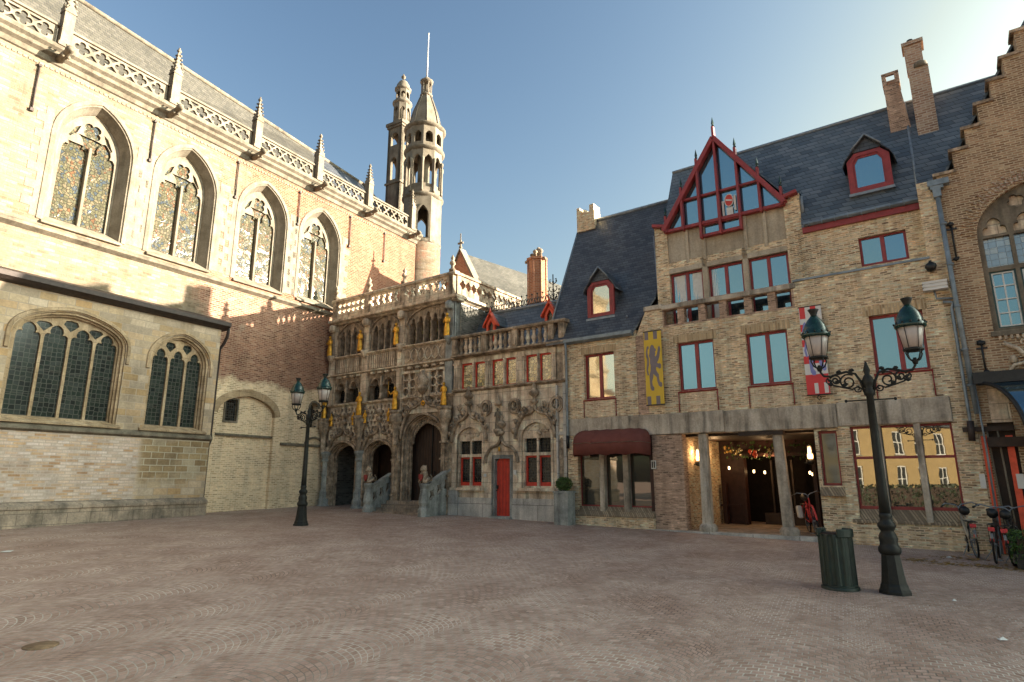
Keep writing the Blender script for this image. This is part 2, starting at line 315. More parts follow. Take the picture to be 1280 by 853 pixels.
def m_ground():
    s = NT('fan_laid_stone_setts'); o = s.obj()
    rot = s.n('ShaderNodeVectorRotate', rotation_type='Z_AXIS', _Angle=R(28)); s.l(o, rot.inputs['Vector'])
    nn = s.n('ShaderNodeTexNoise', _Scale=1.3, _Detail=3); s.l(rot.outputs[0], nn.inputs['Vector'])
    sub = s.n('ShaderNodeVectorMath', operation='SUBTRACT'); s.l(nn.outputs['Color'], sub.inputs[0]); sub.inputs[1].default_value = (.5, .5, .5)
    sc = s.n('ShaderNodeVectorMath', operation='SCALE', _Scale=.07); s.l(sub.outputs[0], sc.inputs[0])
    n2 = s.n('ShaderNodeTexNoise', _Scale=12, _Detail=2); s.l(rot.outputs[0], n2.inputs['Vector'])
    sub2 = s.n('ShaderNodeVectorMath', operation='SUBTRACT'); s.l(n2.outputs['Color'], sub2.inputs[0]); sub2.inputs[1].default_value = (.5, .5, .5)
    sc2 = s.n('ShaderNodeVectorMath', operation='SCALE', _Scale=.016); s.l(sub2.outputs[0], sc2.inputs[0])
    ad = s.n('ShaderNodeVectorMath', operation='ADD'); s.l(rot.outputs[0], ad.inputs[0]); s.l(sc.outputs[0], ad.inputs[1])
    ad2 = s.n('ShaderNodeVectorMath', operation='ADD'); s.l(ad.outputs[0], ad2.inputs[0]); s.l(sc2.outputs[0], ad2.inputs[1])
    x, y, z = s.sep(ad2.outputs[0])
    Wd = 1.35; Rr = .78
    fx = s.math('MULTIPLY', s.math('SUBTRACT', s.math('FRACT', s.math('DIVIDE', x, Wd)), .5), Wd)
    cell = s.math('FLOOR', s.math('DIVIDE', x, Wd))
    sn = s.math('DIVIDE', fx, Rr)
    arc = s.math('MULTIPLY', s.math('SQRT', s.math('SUBTRACT', 1.0, s.math('MULTIPLY', sn, sn))), Rr)
    vv = s.math('SUBTRACT', y, arc)
    aa = s.math('ADD', s.math('MULTIPLY', s.math('ARCSINE', sn), Rr), s.math('MULTIPLY', cell, 3.37))
    vec = s.comb(aa, vv)
    t, fac = s.brick(vec, .108, .088, .0085, .5, smooth=.4)
    c = s.ramp(t, [(0, (0.299, 0.188, 0.14)), (.3, (0.378, 0.252, 0.194)), (.6, (0.445, 0.306, 0.243)), (.85, (0.352, 0.227, 0.178)), (1, (0.518, 0.369, 0.301))])
    big = s.noise(o, .22, 5, .6); c = s.mix(.8, c, s.ramp(big, [(.3, (.88, .84, .82)), (.55, (1.0, 1.0, 1.0)), (.75, (1.10, 1.08, 1.03))]), 'MULTIPLY')
    fine = s.noise(o, 26, 3, .6); c = s.mix(.5, c, s.ramp(fine, [(.3, .7), (.7, 1.3)]), 'MULTIPLY')
    jn = s.noise(o, .9, 4, .6)
    jc = s.ramp(jn, [(.34, (.14, .105, .08)), (.46, (.29, .245, .20)), (.64, (.58, .52, .44))])
    c = s.mix(fac, c, jc)
    # scattered pale wear and rust-coloured dust
    sp = s.ramp(s.noise(o, 5, 5, .7), [(.62, 0.0), (.72, .5)]); c = s.mix(s.math('MULTIPLY', s.sep(sp)[0], .2), c, (.38, .335, .28))
    h = s.math('ADD', s.math('MULTIPLY', s.math('SUBTRACT', 1.0, fac), 1.0), s.math('MULTIPLY', s.sep(t)[0], .5))
    h = s.math('ADD', h, s.math('MULTIPLY', fine, .5))
    s.bump(h, .5, .014)
    r = s.ramp(s.noise(o, 3, 3), [(.3, .55), (.7, .8)])
    return s.col(c, s.sep(r)[0], .35)
M['setts'] = m_ground()

# ---------------------------------------------------------------- mesh building
class MB:
    def __init__(s): s.v = []; s.f = []; s.sm = []
    def add(s, vs, fs, smooth=False):
        b = len(s.v); s.v += [tuple(v) for v in vs]; s.f += [tuple(i + b for i in f) for f in fs]; s.sm += [smooth] * len(fs); return s
    def box(s, x0, x1, y0, y1, z0, z1):
        return s.add([(x0, y0, z0), (x1, y0, z0), (x1, y1, z0), (x0, y1, z0), (x0, y0, z1), (x1, y0, z1), (x1, y1, z1), (x0, y1, z1)],
                     [(0, 3, 2, 1), (4, 5, 6, 7), (0, 1, 5, 4), (1, 2, 6, 5), (2, 3, 7, 6), (3, 0, 4, 7)])
    def hexa(s, p8): return s.add(p8, [(0, 3, 2, 1), (4, 5, 6, 7), (0, 1, 5, 4), (1, 2, 6, 5), (2, 3, 7, 6), (3, 0, 4, 7)])
    def lathe(s, prof, c=(0, 0, 0), n=12, smooth=True, sx=1, sy=1, flute=0, phase=0, wob=None):
        vs = []; fs = []
        for (r, z) in prof:
            for i in range(n):
                a = 2 * math.pi * i / n + phase; q = r * (1 + (flute if i % 2 else -flute))
                if wob: q *= 1 + wob(a, z)
                vs.append((c[0] + q * math.cos(a) * sx, c[1] + q * math.sin(a) * sy, c[2] + z))
        m = len(prof)
        for j in range(m - 1):
            for i in range(n):
                k = (i + 1) % n; fs.append((j * n + i, j * n + k, (j + 1) * n + k, (j + 1) * n + i))
        fs.append(tuple(range(n - 1, -1, -1))); fs.append(tuple((m - 1) * n + i for i in range(n)))
        return s.add(vs, fs, smooth)
    def tube(s, pts, r, n=6, smooth=True, sy=1):
        pts = [Vector(p) for p in pts]; m = len(pts); rr = r if isinstance(r, (list, tuple)) else [r] * m
        vs = []; fs = []; up = None
        for j, p in enumerate(pts):
            t = (pts[min(j + 1, m - 1)] - pts[max(j - 1, 0)])
            if t.length < 1e-9: t = Vector((0, 0, 1))
            t.normalize()
            if up is None: up = Vector((0, 1, 0)) if abs(t.y) < .9 else Vector((1, 0, 0))
            a = t.cross(up)
            if a.length < 1e-6: a = t.orthogonal()
            a.normalize(); b = a.cross(t).normalized(); up = b
            for i in range(n):
                q = 2 * math.pi * (i + .5) / n; vs.append(p + a * (rr[j] * math.cos(q)) + b * (rr[j] * sy * math.sin(q)))
        for j in range(m - 1):
            for i in range(n):
                k = (i + 1) % n; fs.append((j * n + i, j * n + k, (j + 1) * n + k, (j + 1) * n + i))
        fs.append(tuple(range(n - 1, -1, -1))); fs.append(tuple((m - 1) * n + i for i in range(n)))
        return s.add(vs, fs, smooth)
    def bar(s, p, q, wd, dp=None):
        dp = dp or wd; p, q = Vector(p), Vector(q); t = (q - p).normalized(); y = Vector((0, 1, 0))
        if abs(t.y) > .95: y = Vector((1, 0, 0))
        a = t.cross(y).normalized() * wd / 2; b = a.cross(t).normalized() * dp / 2
        return s.hexa([p - a - b, p + a - b, p + a + b, p - a + b, q - a - b, q + a - b, q + a + b, q - a + b])
    def blob(s, c, r, sx=1, sy=1, sz=1, n=7, m=5, jit=0):
        vs = []; fs = []
        for j in range(m + 1):
            t = math.pi * j / m
            for i in range(n):
                a = 2 * math.pi * i / n; q = r * (1 + (rnd.uniform(-jit, jit) if jit else 0))
                vs.append((c[0] + q * sx * math.sin(t) * math.cos(a), c[1] + q * sy * math.sin(t) * math.sin(a), c[2] + q * sz * math.cos(t)))
        for j in range(m):
            for i in range(n):
                k = (i + 1) % n; fs.append((j * n + i, (j + 1) * n + i, (j + 1) * n + k, j * n + k))
        return s.add(vs, fs, True)
    def plate(s, loops, y0, y1, smooth=False):
        """polygons in the x-z plane (even-odd fill, so loops inside loops are holes) thickened from y0 to y1"""
        cu = bpy.data.curves.new('t', 'CURVE'); cu.dimensions = '2D'; cu.fill_mode = 'BOTH'; cu.extrude = abs(y1 - y0) / 2
        for lp in loops:
            sp = cu.splines.new('POLY'); sp.points.add(len(lp) - 1)
            for p, (x, z) in zip(sp.points, lp): p.co = (x, z, 0, 1)
            sp.use_cyclic_u = True
        ob = bpy.data.objects.new('t', cu); me = bpy.data.meshes.new_from_object(ob); ym = (y0 + y1) / 2
        s.add([(v.co.x, ym - v.co.z, v.co.y) for v in me.vertices], [tuple(p.vertices) for p in me.polygons], smooth)
        bpy.data.objects.remove(ob); bpy.data.curves.remove(cu); bpy.data.meshes.remove(me)
        return s
    def prism(s, poly, y0, y1):
        n = len(poly); vs = [(x, y0, z) for x, z in poly] + [(x, y1, z) for x, z in poly]
        fs = [tuple(range(n)), tuple(range(2 * n - 1, n - 1, -1))] + [(i, i + n, (i + 1) % n + n, (i + 1) % n) for i in range(n)]
        return s.add(vs, fs)
    def xprism(s, poly, x0, x1):
        """profile in (y, z) swept along x"""
        n = len(poly); vs = [(x0, y, z) for y, z in poly] + [(x1, y, z) for y, z in poly]
        fs = [tuple(range(n)), tuple(range(2 * n - 1, n - 1, -1))] + [(i, i + n, (i + 1) % n + n, (i + 1) % n) for i in range(n)]
        return s.add(vs, fs)
    def strip(s, pts, prof):
        """sweep small profile [(dn, y)] along an x-z path; dn = outward normal offset"""
        m = len(pts); k = len(prof); vs = []; fs = []
        for j, (x, z) in enumerate(pts):
            a = pts[max(j - 1, 0)]; b = pts[min(j + 1, m - 1)]; tx, tz = b[0] - a[0], b[1] - a[1]; l = math.hypot(tx, tz) or 1
            nx, nz = -tz / l, tx / l
            for dn, y in prof: vs.append((x + nx * dn, y, z + nz * dn))
        for j in range(m - 1):
            for i in range(k):
                q = (i + 1) % k; fs.append((j * k + i, j * k + q, (j + 1) * k + q, (j + 1) * k + i))
        fs.append(tuple(range(k))); fs.append(tuple((m - 1) * k + i for i in range(k))[::-1])
        return s.add(vs, fs)
    def loft(s, la, ya, lb, yb, smooth=True):
        n = len(la); return s.add([(x, ya, z) for x, z in la] + [(x, yb, z) for x, z in lb], [(i, (i + 1) % n, n + (i + 1) % n, n + i) for i in range(n)], smooth)
    def build(s, name, mat, parent=None, loc=None, bevel=0, xf=None):
        me = bpy.data.meshes.new(name)
        vs = [xf @ Vector(v) for v in s.v] if xf else s.v
        me.from_pydata([tuple(v) for v in vs], [], s.f); me.polygons.foreach_set('use_smooth', s.sm)
        bm = bmesh.new(); bm.from_mesh(me); bmesh.ops.recalc_face_normals(bm, faces=bm.faces); bm.to_mesh(me); bm.free()
        me.materials.append(mat)
        o = bpy.data.objects.new(name, me); S.collection.objects.link(o)
        if parent: o.parent = parent
        if loc: o.location = loc
        if bevel:
            b = o.modifiers.new('bevel', 'BEVEL'); b.width = bevel; b.segments = 1; b.limit_method = 'ANGLE'; b.angle_limit = R(50)
        return o

def tag(o, label=None, cat=None, group=None, kind=None):
    if label: o['label'] = label
    if cat: o['category'] = cat
    if group: o['group'] = group
    if kind: o['kind'] = kind
    return o
def empty(name, loc, rz, label, cat, group=None, parent=None):
    o = bpy.data.objects.new(name, None); o.empty_display_size = .3; S.collection.objects.link(o); o.location = loc; o.rotation_euler = (0, 0, rz)
    return tag(o, label, cat, group)
def copy_tree(o, parent=None):
    c = o.copy(); S.collection.objects.link(c)
    if parent: c.parent = parent
    for ch in [x for x in S.objects if x.parent == o]: copy_tree(ch, c)
    return c
class Fac:
    """a facade's frame: x along the wall, y into the building, z up"""
    def __init__(s, ox, oy, az):
        a = R(az); s.o = Vector((ox, oy, 0)); s.rz = R(90 - az); s.d = Vector((math.sin(a), math.cos(a), 0)); s.i = Vector((-math.cos(a), math.sin(a), 0))
        s.cu = -(ox * s.d.x + oy * s.d.y); s.dist = ox * s.i.x + oy * s.i.y
    def w(s, u, y, z): return s.o + s.d * u + s.i * y + Vector((0, 0, z))
    def U(s, u, D): return s.cu + (u - s.cu) * (1 + D / s.dist)
    def Z(s, z, D): return HC + (z - HC) * (1 + D / s.dist)
    def root(s, name, label, cat, group=None): return empty(name, s.o, s.rz, label, cat, group)
    def sub(s, name, u, y, z, label, cat, group=None): return empty(name, s.w(u, y, z), s.rz, label, cat, group)

# ---------------------------------------------------------------- 2-D outlines
def rect(x0, x1, z0, z1): return [(x0, z0), (x1, z0), (x1, z1), (x0, z1)]
def arch(x0, x1, z0, zs, zt, n=9, closed=True):
    """pointed (or flat, round) arch outline; starts bottom left, goes over the top"""
    w = x1 - x0; h = zt - zs; c = (x0 + x1) / 2; L = []
    if h >= w / 2 * 1.02:
        Rr = (h * h + w * w / 4) / w
        te = math.acos(max(-1, min(1, (Rr - w / 2) / Rr)))
        for i in range(n + 1):
            t = te * i / n; L.append((x0 + Rr - Rr * math.cos(t), zs + Rr * math.sin(t)))
    else:
        for i in range(n + 1):
            t = math.pi / 2 * i / n; L.append((c - w / 2 * math.cos(t), zs + h * math.sin(t) ** 1.0 * (1 - .06 * math.sin(2 * t))))
    Rt = [(2 * c - x, z) for x, z in reversed(L[:-1])]
    pts = L + Rt
    return ([(x0, z0)] if z0 < zs - 1e-6 else []) + pts + ([(x1, z0)] if z0 < zs - 1e-6 else []) if closed else pts
def ogee(x0, x1, zs, zm, zt, n=8):
    """ogee curve from (x0,zs) up over zm shoulder to the tip (c,zt)"""
    c = (x0 + x1) / 2; w = (x1 - x0) / 2; L = []
    for i in range(n + 1):
        t = i / n * .62; L.append((c - w * math.cos(t * math.pi / 2 * 1.0), zs + (zm - zs) * math.sin(t * math.pi / 2) / math.sin(.62 * math.pi / 2)))
    x_, z_ = L[-1]
    for i in range(1, n + 1):
        t = i / n; L.append((x_ + (c - x_) * (1 - (1 - t) ** 1.9), z_ + (zt - z_) * t ** 1.7))
    return L + [(2 * c - x, z) for x, z in reversed(L[:-1])]
def circ(cx, cz, r, n=16, sz=1): return [(cx + r * math.cos(2 * math.pi * i / n), cz + r * sz * math.sin(2 * math.pi * i / n)) for i in range(n)]
def foil(cx, cz, r, k=4, ph=0, n=28, depth=.42, sz=1):
    L = []
    for i in range(n):
        a = 2 * math.pi * i / n; q = r * (1 - depth + depth * abs(math.cos(k * (a - ph) / 2)) ** .6); L.append((cx + q * math.cos(a), cz + q * math.sin(a) * sz))
    return L
def trefarch(x0, x1, z0, zs, zt):
    """light with a cusped trefoil head"""
    c = (x0 + x1) / 2; w = (x1 - x0) / 2; h = zt - zs; L = [(x0, z0), (x0, zs)]
    L += [(x0 + .04 * w, zs + .22 * h), (x0 + .22 * w, zs + .36 * h), (x0 + .50 * w, zs + .34 * h), (x0 + .40 * w, zs + .52 * h), (x0 + .52 * w, zs + .78 * h), (x0 + .78 * w, zs + .94 * h), (c, zt)]
    return L + [(2 * c - x, z) for x, z in reversed(L[:-1])]
def grow(lp, d):
    """offset of an open or closed outline away from its left side"""
    m = len(lp); o = []
    for j in range(m):
        a = lp[j - 1]; b = lp[(j + 1) % m]; tx, tz = b[0] - a[0], b[1] - a[1]; l = math.hypot(tx, tz) or 1; o.append((lp[j][0] - tz / l * d, lp[j][1] + tx / l * d))
    return o
# ================================================================ ground
def ground_sheet():
    mb = MB(); xs = [-400, -60, -30, -20, -10, 0, 10, 20, 30, 60, 400]; ys = [-400, -60, -20, 0, 10, 20, 30, 45, 80, 400]
    def g(x, y): return gz(max(-60, min(60, x)), max(-20, min(60, y)))
    for y in ys:
        for x in xs: mb.v.append((x, y, g(x, y)))
    n = len(xs)
    for j in range(len(ys) - 1):
        for i in range(n - 1): mb.f.append((j * n + i, j * n + i + 1, (j + 1) * n + i + 1, (j + 1) * n + i)); mb.sm.append(False)
    tag(mb.build('ground', M['setts']), 'square paved with fan laid stone setts', None, None, 'structure')
ground_sheet()

# ================================================================ church (nave wall, chapel aisle)
K = Fac(-10.797, 22.0545, 31)
church = K.root('church', 'tall gothic church with pinnacled parapet and low yellow stone side chapel', 'church')
WX = [-14.9, -11.6, -4.93, -1.86, 1.40, 4.38]
ZS, ZT = 12.15, 13.68
nave_holes = [arch(c - 1.12, c + 1.12, 9.3, ZS, ZT) for c in WX]
mb = MB()
blind = arch(.22, 2.72, .4, 4.2, 4.93)
small_win = rect(.62, 1.1, 3.93, 4.73)
lancet = arch(4.44, 4.86, 3.95, 4.75, 5.0)
mb.plate([rect(-17, 10.85, -.3, 14.5)] + nave_holes + [blind, lancet], 0, .9)
wall = mb.build('nave_wall', M['nave'], church)
MB().box(10.0, 10.85, .9, 8, -.3, 14.4).build('end_wall', M['nave'], church)
mb = MB(); mb.plate([grow(blind, .05), small_win], .14, .5); mb.build('blocked_arch', M['nave'], church)
MB().strip(arch(.22, 2.72, .4, 4.2, 4.93, closed=True)[1:-1], [(-.02, .2), (-.02, -.03), (.24, -.03), (.24, .2)]).build('arch_voussoirs', M['chapeltrim'], church)
mb = MB(); mb.box(.25, 2.7, .02, .2, 3.38, 3.46).box(3.05, 5.36, -.10, .05, 3.14, 3.24)
mb.strip(arch(4.3, 5.2, 3.2, 3.2, 3.5, closed=False), [(0, .02), (0, -.08), (.07, -.08), (.07, .02)]); mb.build('wall_ledge', M['trim2'], church)
wn = MB().plate([rect(.56, 1.16, 3.87, 4.79), rect(.62, 1.1, 3.93, 4.73)], .10, .2).build('window', M['trim2'], church)
MB().box(.6, 1.12, .22, .25, 3.9, 4.75).build('pane', M['quarry'], wn)
wn = MB().strip(lancet[1:-1], [(0, .1), (0, -.02), (.09, -.02), (.09, .1)]).build('window', M['trim2'], church)
MB().box(4.4, 4.9, .3, .33, 3.9, 5.1).build('pane', M['quarry'], wn)
# nave windows
for k, c in enumerate(WX):
    x0, x1 = c - 1.12, c + 1.12
    mb = MB()
    path = arch(x0, x1, 9.3, ZS, ZT)
    mb.strip(path[1:-1] if False else path, [(0.0, .05), (0.0, -.035), (.14, -.035), (.14, .05)])
    AR = lambda d: arch(x0 + d, x1 - d, 9.3, ZS, ZT - d * 1.05, 10)
    for (d0, y0_), (d1, y1_) in (((-.01, .0), (.05, .02)), ((.05, .02), (.07, .07)), ((.07, .07), (.22, .34)), ((.22, .34), (.225, .38)), ((.225, .38), (.27, .39)), ((.27, .39), (.28, .9))):
        mb.loft(AR(d0), y0_, AR(d1), y1_, False)
    mb.xprism([(-.10, 9.2), (-.10, 9.26), (.45, 9.62), (.6, 9.62), (.6, 9.2)], x0 - .02, x1 + .02)
    # quoin blocks round the opening
    f = mb.build('window', M['trim'], church, bevel=.012)
    for sg in (-1, 1):
        q = MB(); z = 9.35; i = 0
        while z < 12.6:
            h = .27; e = .16 + (.22 if (i + (sg > 0)) % 2 else .0) + rnd.uniform(0, .08); xa = x0 - .13 if sg < 0 else x1 + .13
            q.box(min(xa, xa + sg * e), max(xa, xa + sg * e), -.012, .03, z, z + h); z += h; i += 1
        q.build('quoins', M['trim'], f)
    a, b, zt = c - .84, c + .84, ZT - .3
    zs2 = 12.0
    holes = [trefarch(a + .06, c - .05, 9.6, zs2 - .1, zs2 + .62), trefarch(c + .05, b - .06, 9.6, zs2 - .1, zs2 + .62),
             foil(c, zs2 + .86, .29, 4, .78), ]
    for sg in (-1, 1):
        cx = c + sg * .44; holes.append([(cx - .02 * sg, zs2 + .66), (cx + .15 * sg, zs2 + .42), (cx + .22 * sg, zs2 + .46), (cx + .04 * sg, zs2 + .82), (cx - .10 * sg, zs2 + .92)])
    t = MB().plate([grow(arch(a, b, 9.5, ZS, zt, 10), .03)] + holes, .40, .52); t.box(c - .045, c + .045, .34, .42, 9.55, zs2 + .28)
    t.build('tracery', M['trim'], f, bevel=.012)
    MB().plate([grow(arch(a, b, 9.45, ZS, zt, 10), .02)], .47, .49).build('pane', M['stained'], f)
mb = MB().xprism([(0, 8.86), (-.16, 8.96), (-.16, 9.04), (0, 9.14)], -17, 10.85); mb.build('string_course', M['trim2'], church)
mb = MB().xprism([(0, 14.25), (-.06, 14.28), (-.10, 14.42), (-.22, 14.5), (-.24, 14.6), (-.34, 14.68), (-.34, 14.8), (.9, 14.84), (.9, 14.25)], -17, 11.0)
mb.build('cornice', M['trim2'], church)
# dentil frieze under the cornice
mb = MB(); x = -17
while x < 10.8: mb.box(x, x + .09, -.022, .02, 14.06, 14.13); x += .14
mb.build('frieze', M['trim'], church)
PX = [-12.7, -9.55, -6.34, -3.0 + .12, .56, 3.78, 6.95, 10.2]
def pinnacle(x):
    mb = MB(); y = -.18; w_ = .15
    mb.box(x - .2, x + .2, y - .2, y + .2, 14.8, 14.92).box(x - w_, x + w_, y - w_, y + w_, 14.92, 16.05)
    for sx, sy in ((1, 0), (-1, 0), (0, 1), (0, -1)):
        if sx: mb.add([(x + sx * (w_ + .02), y - .19, 16.02), (x + sx * (w_ + .02), y + .19, 16.02), (x + sx * (w_ + .02), y, 16.36), (x, y, 16.1)], [(0, 1, 2), (0, 2, 3), (1, 2, 3)])
        else: mb.add([(x - .19, y + sy * (w_ + .02), 16.02), (x + .19, y + sy * (w_ + .02), 16.02), (x, y + sy * (w_ + .02), 16.36), (x, y, 16.1)], [(0, 1, 2), (0, 2, 3), (1, 2, 3)])
    mb.lathe([(.19, 16.02), (.16, 16.1), (.04, 16.98), (.03, 17.0)], (x, y, 0), 4, False, phase=math.pi / 4)
    for j in range(5):
        z = 16.2 + j * .16; q = .16 - j * .024
        for sx, sy in ((1, 1), (-1, 1), (1, -1), (-1, -1)): mb.blob((x + sx * q * .8, y + sy * q * .8, z), .055, sz=.8, n=5, m=3, jit=.2)
    mb.blob((x, y, 17.04), .085, sz=.8, n=6, m=4, jit=.15).blob((x, y, 17.14), .04, n=5, m=3)
    return mb.build('pinnacle', M['trim'], church)
for x in PX: pinnacle(x)
for x in PX:
    mb = MB(); mb.tube([(x, .0, 14.46), (x, -.35, 14.46), (x, -.6, 14.52), (x, -.74, 14.56), (x, -.86, 14.5)], [.13, .12, .10, .12, .05], 7)
    mb.blob((x, -.7, 14.6), .11, 1, 1.1, .9, 6, 5, .15); mb.blob((x - .08, -.5, 14.42), .06).blob((x + .08, -.5, 14.42), .06).blob((x - .07, -.66, 14.7), .035).blob((x + .07, -.66, 14.7), .035)
    mb.build('gargoyle', M['trim2'], church)
for i in range(len(PX) - 1):
    a, b = PX[i] + .2, PX[i + 1] - .2; holes = []; n = 5; st = (b - a - .06) / n
    for j in range(n):
        cx = a + .03 + st * (j + .5); zc = 15.19
        holes.append(foil(cx, zc, .225, 4, 0, 24, .50))
        if j < n - 1:
            xm = cx + st / 2
            holes.append([(xm - .17, 15.42), (xm + .17, 15.42), (xm + .02, 15.27), (xm - .02, 15.27)]); holes.append([(xm - .17, 14.96), (xm - .02, 15.11), (xm + .02, 15.11), (xm + .17, 14.96)])
    mb = MB().plate([rect(a, b, 14.86, 15.5)] + holes, -.13, -.03)
    mb.xprism([(-.19, 15.5), (-.19, 15.56), (-.13, 15.62), (-.03, 15.62), (.03, 15.56), (.03, 15.5)], a - .05, b + .05)
    mb.build('balustrade', M['trim'], church, bevel=.012)
for x in (-9.95, -6.77, -3.29, .0, 3.01, 6.0, 8.36):
    mb = MB(); mb.tube([(x, -.05, 14.0), (x, -.05, 12.5)], .025, 5); mb.box(x - .045, x + .045, -.09, 0, 12.46, 12.56).box(x - .04, x + .04, -.09, 0, 13.96, 14.04)
    mb.build('wall_anchor', M['darkpipe'], church)
# roof
def rdg(x): return 3.0 + (x + 4.93) * .089
mb = MB(); xm = 6.6
def slope(mb, xa, xb, za=14.95, off=0):
    for xx, yy in ((xa, xb),):
        mb.hexa([(xa, .75, za + off), (xb, .75, za + off), (xb, rdg(xb), 18.93 + off), (xa, rdg(xa), 18.93 + off), (xa, .75, za + .1 + off), (xb, .75, za + .1 + off), (xb, rdg(xb), 19.03 + off), (xa, rdg(xa), 19.03 + off)])
slope(mb, -17, xm); 
rf = mb.build('roof', M['slate3'], church)
mb = MB(); slope(mb, xm + .002, 10.95); mb.build('roof', M['slate'], church)
MB().hexa([(-17, rdg(-17), 18.9), (10.9, rdg(10.9), 18.9), (10.9, 9, 14.8), (-17, 8, 14.8), (-17, rdg(-17), 19.0), (10.9, rdg(10.9), 19.0), (10.9, 9, 14.9), (-17, 8, 14.9)]).build('roof', M['slate3'], church)
mb = MB().tube([(-17, rdg(-17), 19.05), (10.9, rdg(10.9), 19.05)], .10, 8); mb.tube([(10.95, .8, 15.05), (10.95, rdg(10.9), 19.1)], .09, 6); mb.build('ridge_cap', M['trim2'], rf)
MB().prism([(0, 0)] * 0 + [(10.8, 14.0), (10.9, 14.0), (10.9, 14.01), (10.8, 14.01)], .7, .8)
MB().add([(10.85, .75, 14.4), (10.85, 8, 14.4), (10.85, rdg(10.8), 18.95), (10.75, .75, 14.4), (10.75, 8, 14.4), (10.75, rdg(10.8), 18.95)], [(0, 1, 2), (5, 4, 3), (0, 2, 5, 3), (1, 4, 5, 2), (0, 3, 4, 1)]).build('gable', M['nave'], church)

# chapel aisle
yc = -.51
w1 = arch(-6.42, -3.42, 3.42, 5.8, 6.62, 12); w2 = arch(-2.62, -.60, 3.42, 5.62, 6.60, 12); w0 = arch(-12.0, -8.6, 3.42, 5.8, 6.62, 12)
mb = MB().plate([rect(-17, -.28, -.3, 7.14), w0, w1, w2], yc, .05)
mb.build('chapel_wall', M['chapel'], church)
def flatwin(x0, x1, z0, zs, zt, n):
    mb = MB()
    for (d, ya) in ((.07, yc + .05), (.13, yc + .14)):
        mb.plate([grow(arch(x0, x1, z0, zs, zt, 12), .02), arch(x0 + d, x1 - d, z0 + .05, zs, zt - d, 12)], ya, -.02)
    mb.strip(arch(x0 - .03, x1 + .03, z0 + 1.9, zs, zt + .03, 12), [(0, yc + .02), (0, yc - .05), (.10, yc - .05), (.12, yc + .02)])
    mb.xprism([(yc - .10, z0 - .1), (yc - .10, z0 - .04), (yc + .25, z0 + .12), (-.1, z0 + .12), (-.1, z0 - .1)], x0 - .12, x1 + .12)
    f = mb.build('window', M['chapeltrim'], church, bevel=.01)
    a, b = x0 + .13, x1 - .13; st = (b - a) / n; holes = []; c = (a + b) / 2
    def top(x):
        q = (x - c) / ((b - a) / 2); return zs + (zt - .13 - zs) * math.sqrt(max(0, 1 - q * q))
    for i in range(n):
        xa, xb = a + st * i + .04, a + st * (i + 1) - .04; edge = min(top(xa + .05), top(xb - .05)); apex = min(edge + .12, zt - .42 if n == 4 else zt - .52)
        holes.append(trefarch(xa, xb, z0 + .1, apex - .42, apex))
    for i in range(1, n):
        x = a + st * i; tz = top(x) - .09; lo = tz - .34
        if n == 4 and i != 2: tz -= .05
        holes.append([(x, lo), (x + st * .30, lo + .2), (x + st * .22, tz - .02), (x, tz + .0), (x - st * .22, tz - .02), (x - st * .30, lo + .2)])
    MB().plate([grow(arch(a, b, z0 + .05, zs, zt - .13, 12), .02)] + holes, yc + .22, yc + .32).build('tracery', M['chapeltrim'], f, bevel=.01)
    MB().plate([arch(a - .01, b + .01, z0 + .05, zs, zt - .12, 12)], yc + .28, yc + .29).build('pane', M['leaded'], f)
flatwin(-6.42, -3.42, 3.42, 5.8, 6.62, 4); flatwin(-2.62, -.60, 3.42, 5.62, 6.60, 3); flatwin(-12.0, -8.6, 3.42, 5.8, 6.62, 4)
MB().xprism([(yc, 3.1), (yc - .10, 3.16), (yc - .10, 3.22), (yc, 3.32)], -17, -.26).build('chapel_ledge', M['trim2'], church)
MB().xprism([(yc, -.3), (yc - .16, -.3), (yc - .16, 1.0), (yc - .20, 1.02), (yc - .20, 1.1), (yc, 1.22)], -17, -.24).build('plinth', M['plinth'], church)
MB().xprism([(yc - .02, 7.08), (yc - .16, 7.12), (yc - .30, 7.20), (yc - .30, 7.34), (yc - .26, 7.34), (.0, 7.62), (.0, 7.08)], -17, -.10).build('gutter', M['darkpipe'], church)
mb = MB().tube([(-.12, yc - .2, 7.15), (-.06, yc - .05, 6.85), (-.1, yc + .05, 6.6), (-.14, -.1 + yc + .3, 6.4), (-.14, -.3, 3.4), (-.10, -.3, 3.2), (-.18, -.3, 2.95), (-.18, -.3, .6)], .055, 8)
mb.build('drainpipe', M['darkpipe'], church)

